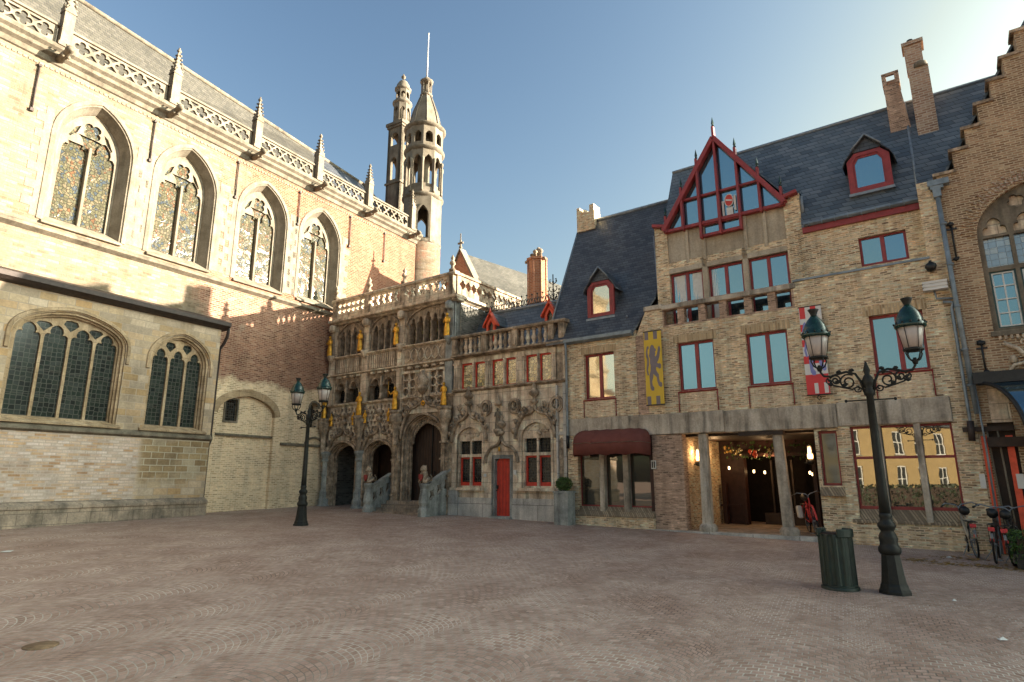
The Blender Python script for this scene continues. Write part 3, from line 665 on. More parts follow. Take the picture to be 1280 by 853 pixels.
# ---------------------------------------------------------------- turrets
def facets(mb, r, n, z0, z1, hole, t=.14, ph=0):
    hw = r * math.tan(math.pi / n)
    for i in range(n):
        p = MB().plate([rect(-hw, hw, z0, z1)] + ([hole(hw)] if hole else []), -r, -r + t)
        Mx = Matrix.Rotation(2 * math.pi * i / n + ph, 4, 'Z'); mb.add([Mx @ Vector(v) for v in p.v], p.f)
    return mb
def turret_round():
    t = empty('turret', (-5.1, 32.4, 0), R(59), 'round stone turret with open arcade, bell shaped spire and flagpole, nearer of the two turrets', 'turret')
    b = MB().lathe([(1.08, 5), (1.08, 14.5)], n=24); b.build('base', M['nave'], t)
    mb = MB()
    for k in range(8):
        hw_ = 1.05 * math.tan(math.pi / 8); p_ = MB().plate([rect(-hw_, hw_, 14.5, 17.2)] + ([arch(-.32, .32, 14.72, 15.95, 16.6, 8)] if k in (0, 4) else []), -1.05, -.8)
        if k == 0: p_.strip(arch(-.32, .32, 14.72, 15.95, 16.6, 8), [(.0, -1.0), (.0, -1.10), (.09, -1.10), (.09, -1.0)])
        Mx = Matrix.Rotation(math.pi / 4 * k + R(-48), 4, 'Z'); mb.add([Mx @ Vector(v) for v in p_.v], p_.f)
    mb.build('lower_stage', M['trim'], t)
    for z, q in ((17.2, .12), (20.1, .12), (21.55, .16), (14.45, .04)):
        mb = MB().lathe([(1.0, z - .08), (1.06 + q * .5, z), (1.06 + q, z + .08), (1.06 + q, z + .15), (1.05, z + .24), (.9, z + .25)], n=28)
        mb.build('cornice_ring', M['trim2'], t)
    mb = MB(); facets(mb, 1.02, 10, 17.4, 20.15, lambda hw: arch(-hw + .09, hw - .09, 17.75, 19.3, 19.75, 6), .12)
    for i in range(10):
        a = 2 * math.pi * (i + .5) / 10; q = 1.1; mb.lathe([(.09, 17.45), (.05, 17.6), (.05, 19.2), (.09, 19.35), (.09, 19.5)], (q * math.cos(a + R(90)), q * math.sin(a + R(90)), 0), 8)
    facets(mb, .93, 10, 17.4, 18.0, None, .05); mb.build('arcade', M['trim'], t)
    mb = MB(); facets(mb, 1.05, 10, 20.3, 21.6, lambda hw: arch(-hw + .13, hw - .13, 20.5, 20.95, 21.2, 6), .14); mb.build('upper_stage', M['trim'], t)
    MB().lathe([(.35, 17.2), (.35, 21.6)], n=10).build('core', M['trim2'], t)
    mb = MB().lathe([(1.0, 21.75), (.92, 22.0), (.84, 22.4), (.70, 22.95), (.5, 23.5), (.34, 23.95), (.25, 24.05)], n=8, smooth=False)
    for i in range(8):
        a = 2 * math.pi * i / 8; mb.tube([((r_ + .01) * math.cos(a), (r_ + .01) * math.sin(a), z) for r_, z in ((1.0, 21.75), (.92, 22.0), (.84, 22.4), (.70, 22.95), (.5, 23.5), (.34, 23.95))], .035, 5)
    mb.build('spire', M['trim'], t)
    mb = MB().lathe([(.36, 24.0), (.38, 24.08), (.3, 24.12), (.3, 24.2)], n=12).lathe([(.14, 24.1), (.14, 24.95)], n=8)
    for i in range(6):
        a = 2 * math.pi * i / 6; mb.lathe([(.06, 24.15), (.045, 24.25), (.045, 24.8), (.07, 24.9)], (.28 * math.cos(a), .28 * math.sin(a), 0), 6)
    mb.lathe([(.3, 24.85), (.40, 24.95), (.40, 25.03), (.30, 25.1), (.12, 25.3), (.05, 25.35)], n=12); mb.build('lantern', M['trim'], t)
    MB().tube([(0, 0, 25.2), (.02, 0, 28.3)], [.05, .03], 6).blob((.02, 0, 28.36), .06).build('flagpole', M['white'], t)
    t2 = empty('turret', (-6.95, 34.65, 0), R(59), 'slender square then round stone turret standing behind the round turret', 'turret')
    mb = MB()
    for a in range(4):
        p = MB().plate([rect(-.55, .55, 8, 23.1), arch(-.24, .24, 19.6, 20.7, 21.1, 6), arch(-.3, .3, 21.9, 22.4, 22.75, 6)], -.55, -.37); Mx = Matrix.Rotation(a * math.pi / 2, 4, 'Z'); mb.add([Mx @ Vector(v) for v in p.v], p.f)
    mb.build('base', M['trim2'], t2)
    mb = MB().box(-.62, .62, -.62, .62, 23.1, 23.25).box(-.68, .68, -.68, .68, 23.25, 23.45).box(-.62, .62, -.62, .62, 19.3, 19.42).box(-.62, .62, -.62, .62, 17.2, 17.32); mb.build('cornice_bands', M['trim2'], t2)
    mb = MB(); facets(mb, .52, 8, 23.4, 24.9, lambda hw: arch(-hw + .06, hw - .06, 23.7, 24.3, 24.6, 5), .08).lathe([(.42, 23.4), (.42, 24.9)], n=8)
    mb.lathe([(.5, 24.85), (.62, 24.95), (.62, 25.05), (.45, 25.12)], n=16); facets(mb, .42, 8, 25.1, 25.95, lambda hw: arch(-hw + .05, hw - .05, 25.3, 25.6, 25.75, 5), .08).lathe([(.25, 25.1), (.25, 25.9)], n=8)
    mb.lathe([(.42, 25.9), (.53, 25.98), (.53, 26.06), (.46, 26.1), (.40, 26.35), (.26, 26.6), (.1, 26.72)], n=12); mb.build('drum', M['trim'], t2)
    MB().lathe([(.04, 26.7), (.05, 26.85), (.14, 26.92), (.14, 27.0), (.06, 27.08), (.03, 27.2)], n=10).build('finial', M['trim2'], t2)
turret_round()
# ================================================================ gothic loggia with the stair, and the stone house beside it
G = Fac(1.703, 19.70, 125)
log = G.root('loggia', 'dark ornate gothic stone loggia with gilded statues, pointed doorways and pierced parapet', 'loggia building')
def inside(p, lp):
    x, z = p; c = False; j = len(lp) - 1
    for i in range(len(lp)):
        if (lp[i][1] > z) != (lp[j][1] > z) and x < (lp[j][0] - lp[i][0]) * (z - lp[i][1]) / (lp[j][1] - lp[i][1]) + lp[i][0]: c = not c
        j = i
    return c
def relief(mb, x0, x1, z0, z1, avoid, n, r=.07, y=0):
    for i in range(n * 6):
        if n <= 0: break
        x, z = rnd.uniform(x0 + r, x1 - r), rnd.uniform(z0 + r, z1 - r)
        if any(inside((x, z), a) for a in avoid): continue
        n -= 1; k = rnd.random(); q = r * rnd.uniform(.6, 1.2)
        if k < .45: mb.blob((x, y - .01, z), q, 1, .8, rnd.uniform(.7, 1.4), 6, 4, .3)
        elif k < .8:
            a0 = rnd.uniform(0, 6.28); sg = rnd.choice((-1, 1)); pts = [(x + q * 1.3 * (1 - t / 9) * math.cos(a0 + sg * t * .7), y - .02, z + q * 1.3 * (1 - t / 9) * math.sin(a0 + sg * t * .7)) for t in range(8)]
            mb.tube(pts, q * .32, 5)
        else: mb.blob((x, y - .02, z + q), q * .5).blob((x, y - .01, z), q * .6, 1, .8, 1.6)
A1 = arch(-11.36, -9.76, .2, 2.72, 3.30, 10); A2 = arch(-9.22, -7.68, .2, 2.70, 3.30, 10); A3 = arch(-7.04, -5.14, .9, 3.30, 4.18, 10)
lo = rect(-11.80, -4.70, .2, 4.84)
MB().plate([lo, A1, A2, A3], 0, .32).build('ground_floor_wall', M['goth'], log)
mb = MB()
for a, wd in ((A1, .0), (A2, .0), (A3, .0)):
    for k, (d, y0) in enumerate(((.02, -.10), (.11, -.02), (-.05, .10), (-.11, .20))):
        mb.strip(a, [(d - .0, y0 + .09), (d - .0, y0), (d + .075, y0), (d + .075, y0 + .09)])
mb.build('arch_mouldings', M['goth'], log)
def hood(mb, x0, x1, zs, zm, zt, r=.05, y=-.12, crock=True, step=3):
    pts = ogee(x0, x1, zs, zm, zt, 9)
    mb.strip(pts, [(-.03, y + .14), (-.03, y + .01), (.01, y - .03), (.06, y), (.06, y + .14)])
    if crock:
        for i in range(2, len(pts) - 2, step):
            x, z = pts[i]; c = (x0 + x1) / 2; sg = -1 if x < c else 1
            if abs(x - c) < .05: continue
            mb.blob((x + sg * .08, y + .02, z + .09), .085, 1.1, .9, 1.1, 6, 4, .3).blob((x + sg * .15, y + .0, z + .15), .045, n=5, m=3)
    c = (x0 + x1) / 2
    mb.lathe([(.03, -.05), (.05, .05), (.13, .12), (.15, .17), (.06, .22), (.05, .3), (.17, .38), (.19, .46), (.10, .54), (.06, .6), (.09, .66), (.04, .74), (.01, .8)], (c, y + .03, zt - .02), 8, wob=lambda a, z: .18 * math.sin(4 * a))
mb = MB(); hood(mb, -11.5, -9.62, 2.75, 3.52, 4.02); hood(mb, -9.38, -7.54, 2.75, 3.52, 4.02); hood(mb, -7.2, -4.98, 3.34, 4.45, 5.02, .07, -.14, True, 2)
mb.build('ogee_hoods', M['goth'], log)
# cusps hanging in the big doorway
mb = MB(); pts = arch(-6.92, -5.26, 1.0, 3.30, 4.06, 10, False)
for i, (x, z) in enumerate(pts):
    c = -6.09; mb.blob((x + (c - x) * .09, .2, z - .10), .075, 1, .7, 1.2, 6, 4, .2)
    if i < len(pts) - 1:
        x2, z2 = pts[i + 1]; mb.tube([(x, .2, z), ((x + x2) / 2 + (c - x) * .06, .2, (z + z2) / 2 - .07), (x2, .2, z2)], .022, 5)
mb.build('doorway_cusps', M['goth'], log)
hs_ = []
for j in range(7):
    for i in range(32):
        cx = -11.45 + i * .215 + (.1075 if j % 2 else 0); cz = 3.42 + j * .205
        if cx > -4.95 or any(inside((cx + a_ * .12, cz + b_ * .12), q) for q in (grow(A1, .08), grow(A2, .08), grow(A3, .12)) for a_, b_ in ((0, 0), (1, 0), (-1, 0), (0, -1), (0, 1))): continue
        if abs(cx + 6.09) < .95 and cz < 4.9: continue
        hs_.append(foil(cx, cz, .088, 3 if (i + j) % 2 else 4, .5, 16, .35))
tp = MB()
for (a, b) in ((-11.55, -9.66), (-9.34, -7.58)): tp.plate([rect(a, b, 3.36, 4.80)] + [h for h in hs_ if a + .1 < h[0][0] - .088 and max(q[0] for q in h) < b - .02 and max(q[1] for q in h) < 4.79], -.035, .01)
tp.build('blind_tracery', M['goth2'], log)
mb = MB(); av = [grow(A1, .16), grow(A2, .16), grow(A3, .18)]
relief(mb, -11.5, -9.6, 3.0, 4.8, av, 26, .06, -.03); relief(mb, -9.5, -7.5, 3.0, 4.8, av, 26, .06, -.03); relief(mb, -7.5, -7.1, 1.6, 4.0, av, 10, .05); mb.build('carved_relief', M['goth'], log)
# dark recess behind the arches, doors of the great doorway
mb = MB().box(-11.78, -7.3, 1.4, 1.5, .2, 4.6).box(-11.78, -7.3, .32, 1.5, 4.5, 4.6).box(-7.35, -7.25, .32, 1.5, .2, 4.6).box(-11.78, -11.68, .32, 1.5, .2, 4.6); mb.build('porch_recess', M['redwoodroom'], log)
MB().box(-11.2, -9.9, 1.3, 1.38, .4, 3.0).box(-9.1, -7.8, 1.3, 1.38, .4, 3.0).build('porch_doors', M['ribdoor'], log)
d = MB().box(-7.1, -6.12, .5, .56, .9, 4.3).box(-6.08, -5.1, .5, .56, .9, 4.3).build('door', M['ribdoor'], log)
MB().box(-6.12, -6.08, .46, .58, 1.0, 4.2).box(-5.98, -5.94, .46, .5, 2.0, 2.12).build('door_strip', M['iron'], d)
for x in (-11.58, -9.49):
    mb = MB().lathe([(.30, .4), (.30, .72), (.24, .8), (.24, 1.0), (.20, 1.06), (.20, 1.3), (.17, 1.36), (.15, 1.42), (.15, 1.95), (.17, 1.98), (.17, 2.05), (.15, 2.08), (.145, 2.5), (.2, 2.56), (.2, 2.62), (.16, 2.66), (.22, 2.8), (.25, 2.84), (.25, 2.92), (.12, 2.96)], (x, -.06, 0), 8, False)
    mb.build('column', M['blue'], log)
    mb = MB().lathe([(.11, 2.9), (.12, 3.6), (.16, 3.75), (.24, 3.9), (.28, 4.1), (.26, 4.2), (.30, 4.26), (.30, 4.33), (.1, 4.35)], (x if x > -11 else -11.72, -.16, 0), 8, False, wob=lambda a, z: .08 * math.sin(8 * a)); mb.build('statue_bracket', M['goth'], log)
for x in (-7.42, -4.94):
    mb = MB().box(x - .17, x + .17, -.16, .1, .5, 3.2).lathe([(.13, 3.1), (.14, 3.7), (.18, 3.85), (.27, 4.0), (.28, 4.2), (.25, 4.28), (.30, 4.34), (.30, 4.42), (.1, 4.44)], (x, -.16, 0), 8, False)
    for z in (1.2, 1.9, 2.5, 3.1): mb.box(x - .21, x + .21, -.20, .1, z, z + .07)
    mb.box(x - .05, x + .05, -.22, -.1, 1.3, 3.0); relief(mb, x - .18, x + .18, 2.2, 3.9, [], 12, .05, -.17)
    mb.build('pier', M['goth'], log)
# first floor: paired openings, traceried panel
Lf = []; holes1 = []
for a, b in ((-11.38, -10.70), (-10.60, -9.92), (-9.28, -8.60), (-8.50, -7.82)):
    holes1.append(trefarch(a, b, 4.98, 5.42, 5.84))
MB().plate([rect(-11.8, -4.70, 4.84, 6.12)] + holes1, .06, .34).build('first_floor_wall', M['goth'], log)
mb = MB()
for h in holes1: mb.strip(h, [(0, .07), (0, .02), (.05, .02), (.05, .07)])
for x in (-10.65, -8.55): mb.lathe([(.09, 4.98), (.05, 5.1), (.05, 5.4), (.10, 5.5), (.06, 5.55), (.05, 5.9)], (x, -.0, 0), 8)
mb.build('opening_mouldings', M['goth'], log)
f = MB().box(-11.5, -7.7, .42, .46, 4.9, 6.0).build('first_floor_glazing', M['quarry'], log)
mb = MB()
for a, b in ((-11.38, -10.70), (-10.60, -9.92), (-9.28, -8.60), (-8.50, -7.82)):
    for k in range(1, 4): x = a + (b - a) * k / 4; mb.tube([(x, .36, 4.95), (x, .36, 5.85)], .012, 4)
mb.build('window_bars', M['iron'], f)
# tracery panel over the doorway
holes = []; X0, X1 = -7.26, -5.12
og = ogee(-7.15, -5.03, 3.4, 4.50, 5.06, 9)
for i in range(6):
    for j in range(5):
        cx = X0 + .18 + i * .356; cz = 4.34 + .155 + j * .31
        if inside((cx, cz - .14), og + [(-5.03, 3.4)]): continue
        if abs(cx + 6.09) < .28 and cz < 5.95: continue
        holes.append(circ(cx, cz, .15, 14) if (i + j) % 3 else foil(cx, cz, .165, 4, .785, 20, .35))
        if i < 5 and j < 4 and not (i == 2 and j < 4): holes.append([(cx + .178 - .045, cz + .155), (cx + .178, cz + .155 + .045), (cx + .178 + .045, cz + .155), (cx + .178, cz + .155 - .045)])
MB().plate([rect(X0, X1, 4.26, 5.86)] + holes, -.08, .0).build('tracery_panel', M['goth2'], log)
mb = MB().box(X0 - .06, X1 + .06, -.12, .04, 5.84, 5.92).box(X0 - .07, X0, -.12, .04, 4.2, 5.84).box(X1, X1 + .07, -.12, .04, 4.2, 5.84); mb.build('panel_frame', M['goth2'], log)
mb = MB().lathe([(.05, 4.95), (.16, 5.05), (.24, 5.16), (.26, 5.22), (.20, 5.26), (.24, 5.32), (.28, 5.5), (.20, 5.62), (.13, 5.7), (.12, 5.76), (.05, 5.86)], (-6.09, -.2, 0), 8, wob=lambda a, z: .12 * math.sin(4 * a)); mb.build('carved_crown', M['goth'], log)
mb = MB()
for k in range(8):
    a = math.pi / 4 * k + .2; mb.blob((-6.09 + .07 * math.cos(a), -.13, 4.62 + .07 * math.sin(a)), .045, 1, .4, 1, 6, 4)
mb.build('gilt_rosette', M['gold'], log)
# second floor parapet band and triple windows
MB().plate([rect(-11.8, -4.70, 6.2, 6.90)], -.02, .3).build('parapet_band', M['goth'], log)
mb = MB()
for i in range(13): x = -11.3 + i * .115; mb.box(x - .02, x + .02, -.055, 0, 6.27, 6.84)
mb.build('parapet_ribs', M['goth2'], log); mb = MB()
for i in range(12): x = -9.2 + i * .125; mb.box(x - .02, x + .02, -.055, 0, 6.27, 6.84)
mb.build('parapet_ribs', M['goth2'], log); mb = MB()
for i in range(5):
    x = -6.9 + i * .36; mb.tube([(x - .18, -.04, 6.3), (x - .05, -.04, 6.4), (x, -.04, 6.56), (x + .05, -.04, 6.72), (x + .18, -.04, 6.82)], .022, 5).tube([(x - .18, -.04, 6.82), (x - .05, -.04, 6.72), (x, -.04, 6.56), (x + .05, -.04, 6.4), (x + .18, -.04, 6.3)], .022, 5)
mb.build('parapet_ribs', M['goth2'], log)
bays = ((-11.30, -9.82, 4), (-9.24, -7.76, 4), (-7.12, -5.16, 5)); holes2 = []
hl = []
for (a, b, n) in bays:
    st = (b - a) / n
    for i in range(n):
        xa, xb = a + st * i + .035, a + st * (i + 1) - .035; m = abs((xa + xb) / 2 - (a + b) / 2) / ((b - a) / 2); zt = 8.26 - .26 * m * m - (.09 if i % 2 else 0)
        hl.append(trefarch(xa, xb, 7.02, zt - .34, zt))
MB().plate([rect(-11.8, -4.70, 6.98, 8.46)] + hl, .06, .34).build('second_floor_wall', M['goth'], log)
mb = MB()
for (a, b, n) in bays:
    mb.strip(arch(a - .1, b + .1, 7.8, 7.8, 8.42, 9, False), [(0, .07), (0, -.02), (.05, -.02), (.05, .07)]); st = (b - a) / n
    for i in range(n + 1): mb.lathe([(.05, 7.0), (.03, 7.1), (.03, 7.75), (.055, 7.82), (.03, 7.88)], (a + st * i, .05, 0), 6)
mb.build('window_shafts', M['goth'], log)
gl = MB().box(-11.4, -7.6, .36, .38, 6.98, 8.4).build('second_floor_glazing', M['quarry'], log)
MB().box(-7.3, -4.95, .36, .38, 6.98, 8.4).build('second_floor_glazing', M['olive'], log)
for z, p in ((4.84, .14), (6.12, .18), (6.90, .14)):
    MB().xprism([(.3, z - .03), (-.02, z - .03), (-p * .6, z), (-p, z + .03), (-p, z + .07), (-.02, z + .09), (.3, z + .09)], -11.84, -4.66 + p * .3).build('string_ledge', M['goth2'], log)
mb = MB(); x = -11.6
while x < -4.9: mb.box(x, x + .2, -.13, .0, 6.02, 6.10); x += .42
mb.build('corbel_table', M['goth2'], log)
for x in (-11.62, -9.50, -7.43, -4.90):
    mb = MB().box(x - .17, x + .17, -.1, .2, 4.93, 6.1).box(x - .16, x + .16, -.09, .2, 6.21, 6.89).box(x - .15, x + .15, -.06, .2, 6.99, 8.4)
    mb.lathe([(.12, 8.1), (.17, 8.16), (.17, 8.36), (.08, 8.44)], (x + .02, -.14, 0), 6).lathe([(.06, 6.75), (.12, 6.9), (.17, 7.0), (.17, 7.05)], (x + .02, -.14, 0), 8)
    mb.build('buttress', M['blue'] if x > -5 else M['goth2'], log)
# cornice and pierced balustrade
sw = 2.75
mb = MB().xprism([(.3, 8.44), (-.04, 8.44), (-.14, 8.5), (-.24, 8.54), (-.24, 8.64), (.3, 8.68)], -11.84, -4.50)
mb.add([(-4.70, -.2, 8.44), (-4.60, -.2, 8.5), (-4.48, -.2, 8.54), (-4.48, -.2, 8.64), (-4.70, -.2, 8.68)] + [(a, sw, b) for a, b in ((-4.70, 8.44), (-4.60, 8.5), (-4.48, 8.54), (-4.48, 8.64), (-4.70, 8.68))], [(0, 1, 2, 3, 4), (9, 8, 7, 6, 5)] + [(i, i + 5, (i + 1) % 5 + 5, (i + 1) % 5) for i in range(5)])
mb.build('cornice', M['goth2'], log)
posts = (-11.62, -9.52, -7.44, -4.86)
def fin(x, y, par):
    mb = MB().box(x - .11, x + .11, y - .10, y + .10, 8.66, 9.62)
    mb.lathe([(.14, 9.62), (.15, 9.7), (.07, 9.76), (.06, 9.86), (.13, 9.94), (.10, 10.02), (.05, 10.08), (.09, 10.16), (.03, 10.26), (.01, 10.3)], (x, y, 0), 6, wob=lambda a, z: .25 * math.sin(3 * a)); mb.build('finial_post', M['goth'], par)
for x in posts: fin(x, -.02, log)
for i in range(3):
    a, b = posts[i] + .11, posts[i + 1] - .11; holes = []
    if i == 0:
        n = 6; st = (b - a - .1) / n
        for j in range(n):
            for q in range(2):
                cx = a + .05 + st * (j + .5); cz = 9.03 + q * .27; holes.append([(cx - st * .42, cz), (cx, cz + .115), (cx + st * .42, cz), (cx, cz - .115)])
    else:
        n = 5 if i == 1 else 7; st = (b - a - .08) / n
        for j in range(n):
            cx = a + .04 + st * (j + .5); holes.append(foil(cx, 9.17, min(.235, st * .62), 4, 0, 24, .52))
            if j: holes.append([(cx - st / 2 - .05, 9.40), (cx - st / 2 + .05, 9.40), (cx - st / 2, 9.28)]); holes.append([(cx - st / 2 - .05, 8.94), (cx - st / 2, 9.06), (cx - st / 2 + .05, 8.94)])
    MB().plate([rect(a, b, 8.66, 9.5)] + holes, -.06, .04).build('pierced_panel', M['goth2'], log)
MB().xprism([(.12, 9.48), (-.14, 9.48), (-.16, 9.54), (-.12, 9.6), (.1, 9.62)], -11.80, -4.62).build('parapet_rail', M['goth2'], log)
# side of the loggia, returning towards the back
XS = -4.72
mb = MB().box(XS - .3, XS, .0, sw, 5.0, 8.44); mb.build('side_wall', M['greybrick'], log)
MB().box(XS - .1, XS + .02, .0, .32, 6.95, 8.44).build('corner_pilaster', M['blue'], log)
# the side parapet: its panels face right, so build them along x and turn them
def side(mb): return Matrix(((0, -1, 0, XS), (1, 0, 0, 0), (0, 0, 1, 0), (0, 0, 0, 1)))
mb = MB(); holes = []; n = 12; st = 4.1 / n
for j in range(n):
    cx = .25 + st * (j + .5); holes.append(foil(cx, 9.17, .19, 4, 0, 20, .5))
mb.plate([rect(.1, 4.4, 8.66, 9.5)] + holes, -.02, .08).box(.1, 4.4, -.08, .12, 9.5, 9.6); mb.build('side_parapet', M['goth'], log, xf=side(mb))
MB().box(-11.8, XS, .34, 6.0, 8.4, 8.5).build('terrace_roof', M['lead'], log)
MB().box(XS - .3, XS, sw, 4.5, 8.2, 8.66).build('terrace_edge', M['goth'], log)

MB().box(-11.8, XS - .02, 5.6, 5.9, .2, 8.4).box(XS - .3, XS - .02, sw, 5.6, .2, 8.3).box(-11.8, -11.5, .4, 5.6, .2, 8.4).build('rear_wall', M['greybrick'], log)  # unseen back and side walls, added to block sun leaking through the loggia
# stair, pedestals and balustrades of the stair
st = G.root('stone_staircase', 'short flight of worn stone steps rising to the big dark doorway, between bluestone ramps', 'steps')
y1 = -1.0
mb = MB()
for i in range(4): z = .56 + .12 * (i + 1); mb.box(-7.72, -4.9, y1 + .26 * i, .5, .3, z)
mb.build('steps', M['plinth'], st)
def ramp(x, xw, ya, yb, za, zb, base=.3):
    """bluestone ramp balustrade in the y-z plane with pierced cusps"""
    Mx = Matrix(((0, 1, 0, x), (1, 0, 0, 0), (0, 0, 1, 0), (0, 0, 0, 1)))
    mb = MB(); sl = (zb - za) / (yb - ya)
    top = lambda y: za + (y - ya) * sl
    holes = []; n = 3; L = (yb - ya) / n
    for j in range(n):
        c = ya + L * (j + .5); zc = top(c) - .36; q = .19
        holes.append([(c - L * .36, zc - .12 + sl * -L * .36), (c, zc - .2), (c + L * .36, zc - .12 + sl * L * .36), (c + L * .2, zc + .04 + sl * L * .2), (c + L * .30, zc + .16 + sl * L * .3), (c, zc + .14), (c - L * .30, zc + .16 - sl * L * .3), (c - L * .2, zc + .04 - sl * L * .2)])
    mb.plate([[(ya, base), (yb, base), (yb, top(yb)), (ya, top(ya))]] + holes, -xw / 2, xw / 2)
    p = MB(); p.hexa([(x - xw * .75, ya, top(ya) - .02), (x + xw * .75, ya, top(ya) - .02), (x + xw * .75, yb, top(yb) - .02), (x - xw * .75, yb, top(yb) - .02), (x - xw * .75, ya, top(ya) + .08), (x + xw * .75, ya, top(ya) + .08), (x + xw * .75, yb, top(yb) + .08), (x - xw * .75, yb, top(yb) + .08)])
    p.add([Mx @ Vector(v) for v in mb.v], mb.f); p.build('ramp_balustrade', M['blue'], st)
ramp(-7.81, .14, -.95, .02, 1.50, 1.98); ramp(-4.86, .14, -1.1, .02, 1.58, 2.14)
for x, y in ((-7.81, -1.05), (-4.88, -1.22)):
    MB().lathe([(.21, .2), (.21, .80), (.16, .87), (.15, .93), (.19, 1.03), (.18, 1.15), (.14, 1.38), (.13, 1.5), (.15, 1.55), (.19, 1.61), (.19, 1.66), (.15, 1.68)], (x, y, 0), 8, False, phase=math.pi / 8).build('pedestal', M['blue'], st)
MB().plate([[(-4.78, .2), (-4.36, .2), (-4.36, 1.44), (-4.78, 1.44)]], -.10, -.01).build('flank_wall', M['blue2'], st)
def lion(x, y, z, label):
    t = G.sub('lion_statue', x, y, z, label, 'lion statue', 'stone lions on the stair pedestals')
    mb = MB().blob((0, .06, .15), .13, 1, 1.1, 1, 8, 6).blob((0, .0, .30), .13, 1, .9, 1.3, 8, 6).blob((0, -.04, .48), .12, 1, 1, 1.05, 8, 6, .1).blob((0, -.14, .45), .06, .9, 1, .8, 6, 4).blob((.07, -.01, .58), .03).blob((-.07, -.01, .58), .03)
    for s in (-1, 1): mb.tube([(s * .08, -.04, .34), (s * .09, -.12, .16), (s * .09, -.13, .02)], [.05, .04, .045], 6).tube([(s * .13, .1, .16), (s * .14, -.02, .1), (s * .14, -.12, .03)], [.08, .06, .045], 6)
    mb.tube([(0, .2, .08), (.12, .24, .1), (.18, .18, .2), (.15, .12, .3)], .022, 5); b = mb.build('body', M['goth'], t)
    MB().prism([(-.09, .3), (.09, .3), (.09, .18), (0, .07), (-.09, .18)], -.2, -.17).build('shield', M['winered'], t)
lion(-7.81, -1.05, 1.68, 'seated stone lion with shield on the left stair pedestal, nearer the two low arches')
lion(-4.88, -1.22, 1.68, 'seated stone lion with shield on the right stair pedestal, in front of the big doorway')

# gilded statues
def statue(x, y, z, h, label, pose=0, mat='gold', small=False):
    grp = 'gilded statues on the loggia' if mat == 'gold' else None
    t = G.sub('statue', x, y, z, label, 'statue', grp); s = h * .92
    prof = [(.125, 0), (.13, .05), (.125, .3), (.10, .52), (.095, .60), (.12, .72), (.125, .79), (.05, .85), (.04, .875)]
    ph = rnd.uniform(0, 6); mb = MB().lathe([(r * s, q * s) for r, q in prof], (0, 0, 0), 28, True, 1, .75, wob=lambda a, zz: .16 * math.sin(7 * a + ph + zz * 3) * max(0, 1 - zz / (.75 * s)))
    mb.blob((0, -.01 * s, .935 * s), .068 * s, .9, 1, 1.2, 8, 6)
    if pose == 0: arms = (((.15, 0, .78), (.19, -.03, .60), (.08, -.14, .56)), ((-.15, 0, .78), (-.19, -.03, .60), (-.06, -.14, .62)))
    elif pose == 1: arms = (((.15, 0, .78), (.2, -.03, .60), (.10, -.14, .50)), ((-.15, 0, .78), (-.24, -.08, .66), (-.27, -.14, .80)))
    else: arms = (((.15, 0, .78), (.2, 0, .58), (.18, -.06, .42)), ((-.15, 0, .78), (-.2, -.03, .6), (-.1, -.14, .58)))
    for a in arms: mb.tube([(p[0] * .82 * s, p[1] * s, p[2] * s) for p in a], [.042 * s, .036 * s, .026 * s], 6)
    mb.build('figure', M[mat], t)
    if pose == 1: MB().tube([(-.27 * s, -.15 * s, .55 * s), (-.27 * s, -.15 * s, 1.25 * s)], .014 * s, 5).box(-.33 * s, -.21 * s, -.16 * s, -.14 * s, .78 * s, .80 * s).build('sword', M['gold'], t)
    if pose == 2: MB().lathe([(.13 * s, 0), (.13 * s, .01), (.1 * s, .03)], (0, 0, 0), 10).build('shield', M['gold'], t).matrix_local = Matrix.Translation((.05 * s, -.16 * s, .5 * s)) @ Matrix.Rotation(R(90), 4, 'X')
    return t
statue(-11.78, -.18, 4.33, .98, 'tall gilded robed statue at the left corner column, lowest row', 0)
statue(-9.56, -.2, 4.35, 1.04, 'tall gilded statue above the column between the two low arches', 0)
statue(-7.5, -.22, 4.45, .98, 'gilded warrior statue holding a raised sword, left of the big doorway', 1)
statue(-4.96, -.24, 4.45, .92, 'gilded standing statue above the pier right of the big doorway', 0)
for x, z, lb in ((-11.30, 4.0, 'small gilded kneeling figure beside the left corner statue'), (-9.22, 4.02, 'small gilded kneeling figure right of the statue between the low arches'), (-9.92, 3.98, 'small gilded figure left of the statue between the low arches'), (-7.86, 4.02, 'small gilded figure at the feet of the sword bearing statue')):
    statue(x, -.16, z, .56, lb, 2)
for x, lb in ((-11.66, 'gilded statue at the far left of the top window row'), (-9.72, 'gilded statue between the first and second top window bays'), (-7.60, 'gilded statue between the second and third top window bays'), (-4.92, 'gilded statue at the right corner of the top window row')):
    statue(x, -.20, 7.04, .98, lb, 0)

# ---------------------------------------------------------------- stone house with the red door
hs = G.root('stone_house', 'low ashlar stone house with red door, carved ogee windows, leaded window row coloured with golden reflection and baluster parapet', 'house')
xl, xr = -4.70, .12
wa, wb = arch(-4.48, -3.34, 1.54, 3.2, 3.62, 8), arch(-1.68, -.54, 1.54, 3.2, 3.66, 8)
door = rect(-2.85, -2.12, .3, 2.55)
up = [(-4.38, -3.84), (-3.76, -3.24), (-2.98, -2.48), (-2.38, -1.90), (-1.54, -1.06), (-.98, -.48)]
MB().plate([rect(xl, xr, .1, 4.88), wa, wb, door], 0, .4).build('wall', M['goth2'], hs)
MB().plate([rect(xl, xr, 4.98, 6.14)] + [rect(a, b, 4.99, 5.96) for a, b in up], .04, .4).build('upper_wall', M['goth2'], hs)
MB().box(xl + .35, -2.9, -.05, 0, .1, 1.2).box(-2.06, xr, -.05, 0, .1, 1.2).build('plinth', M['blue2'], hs)
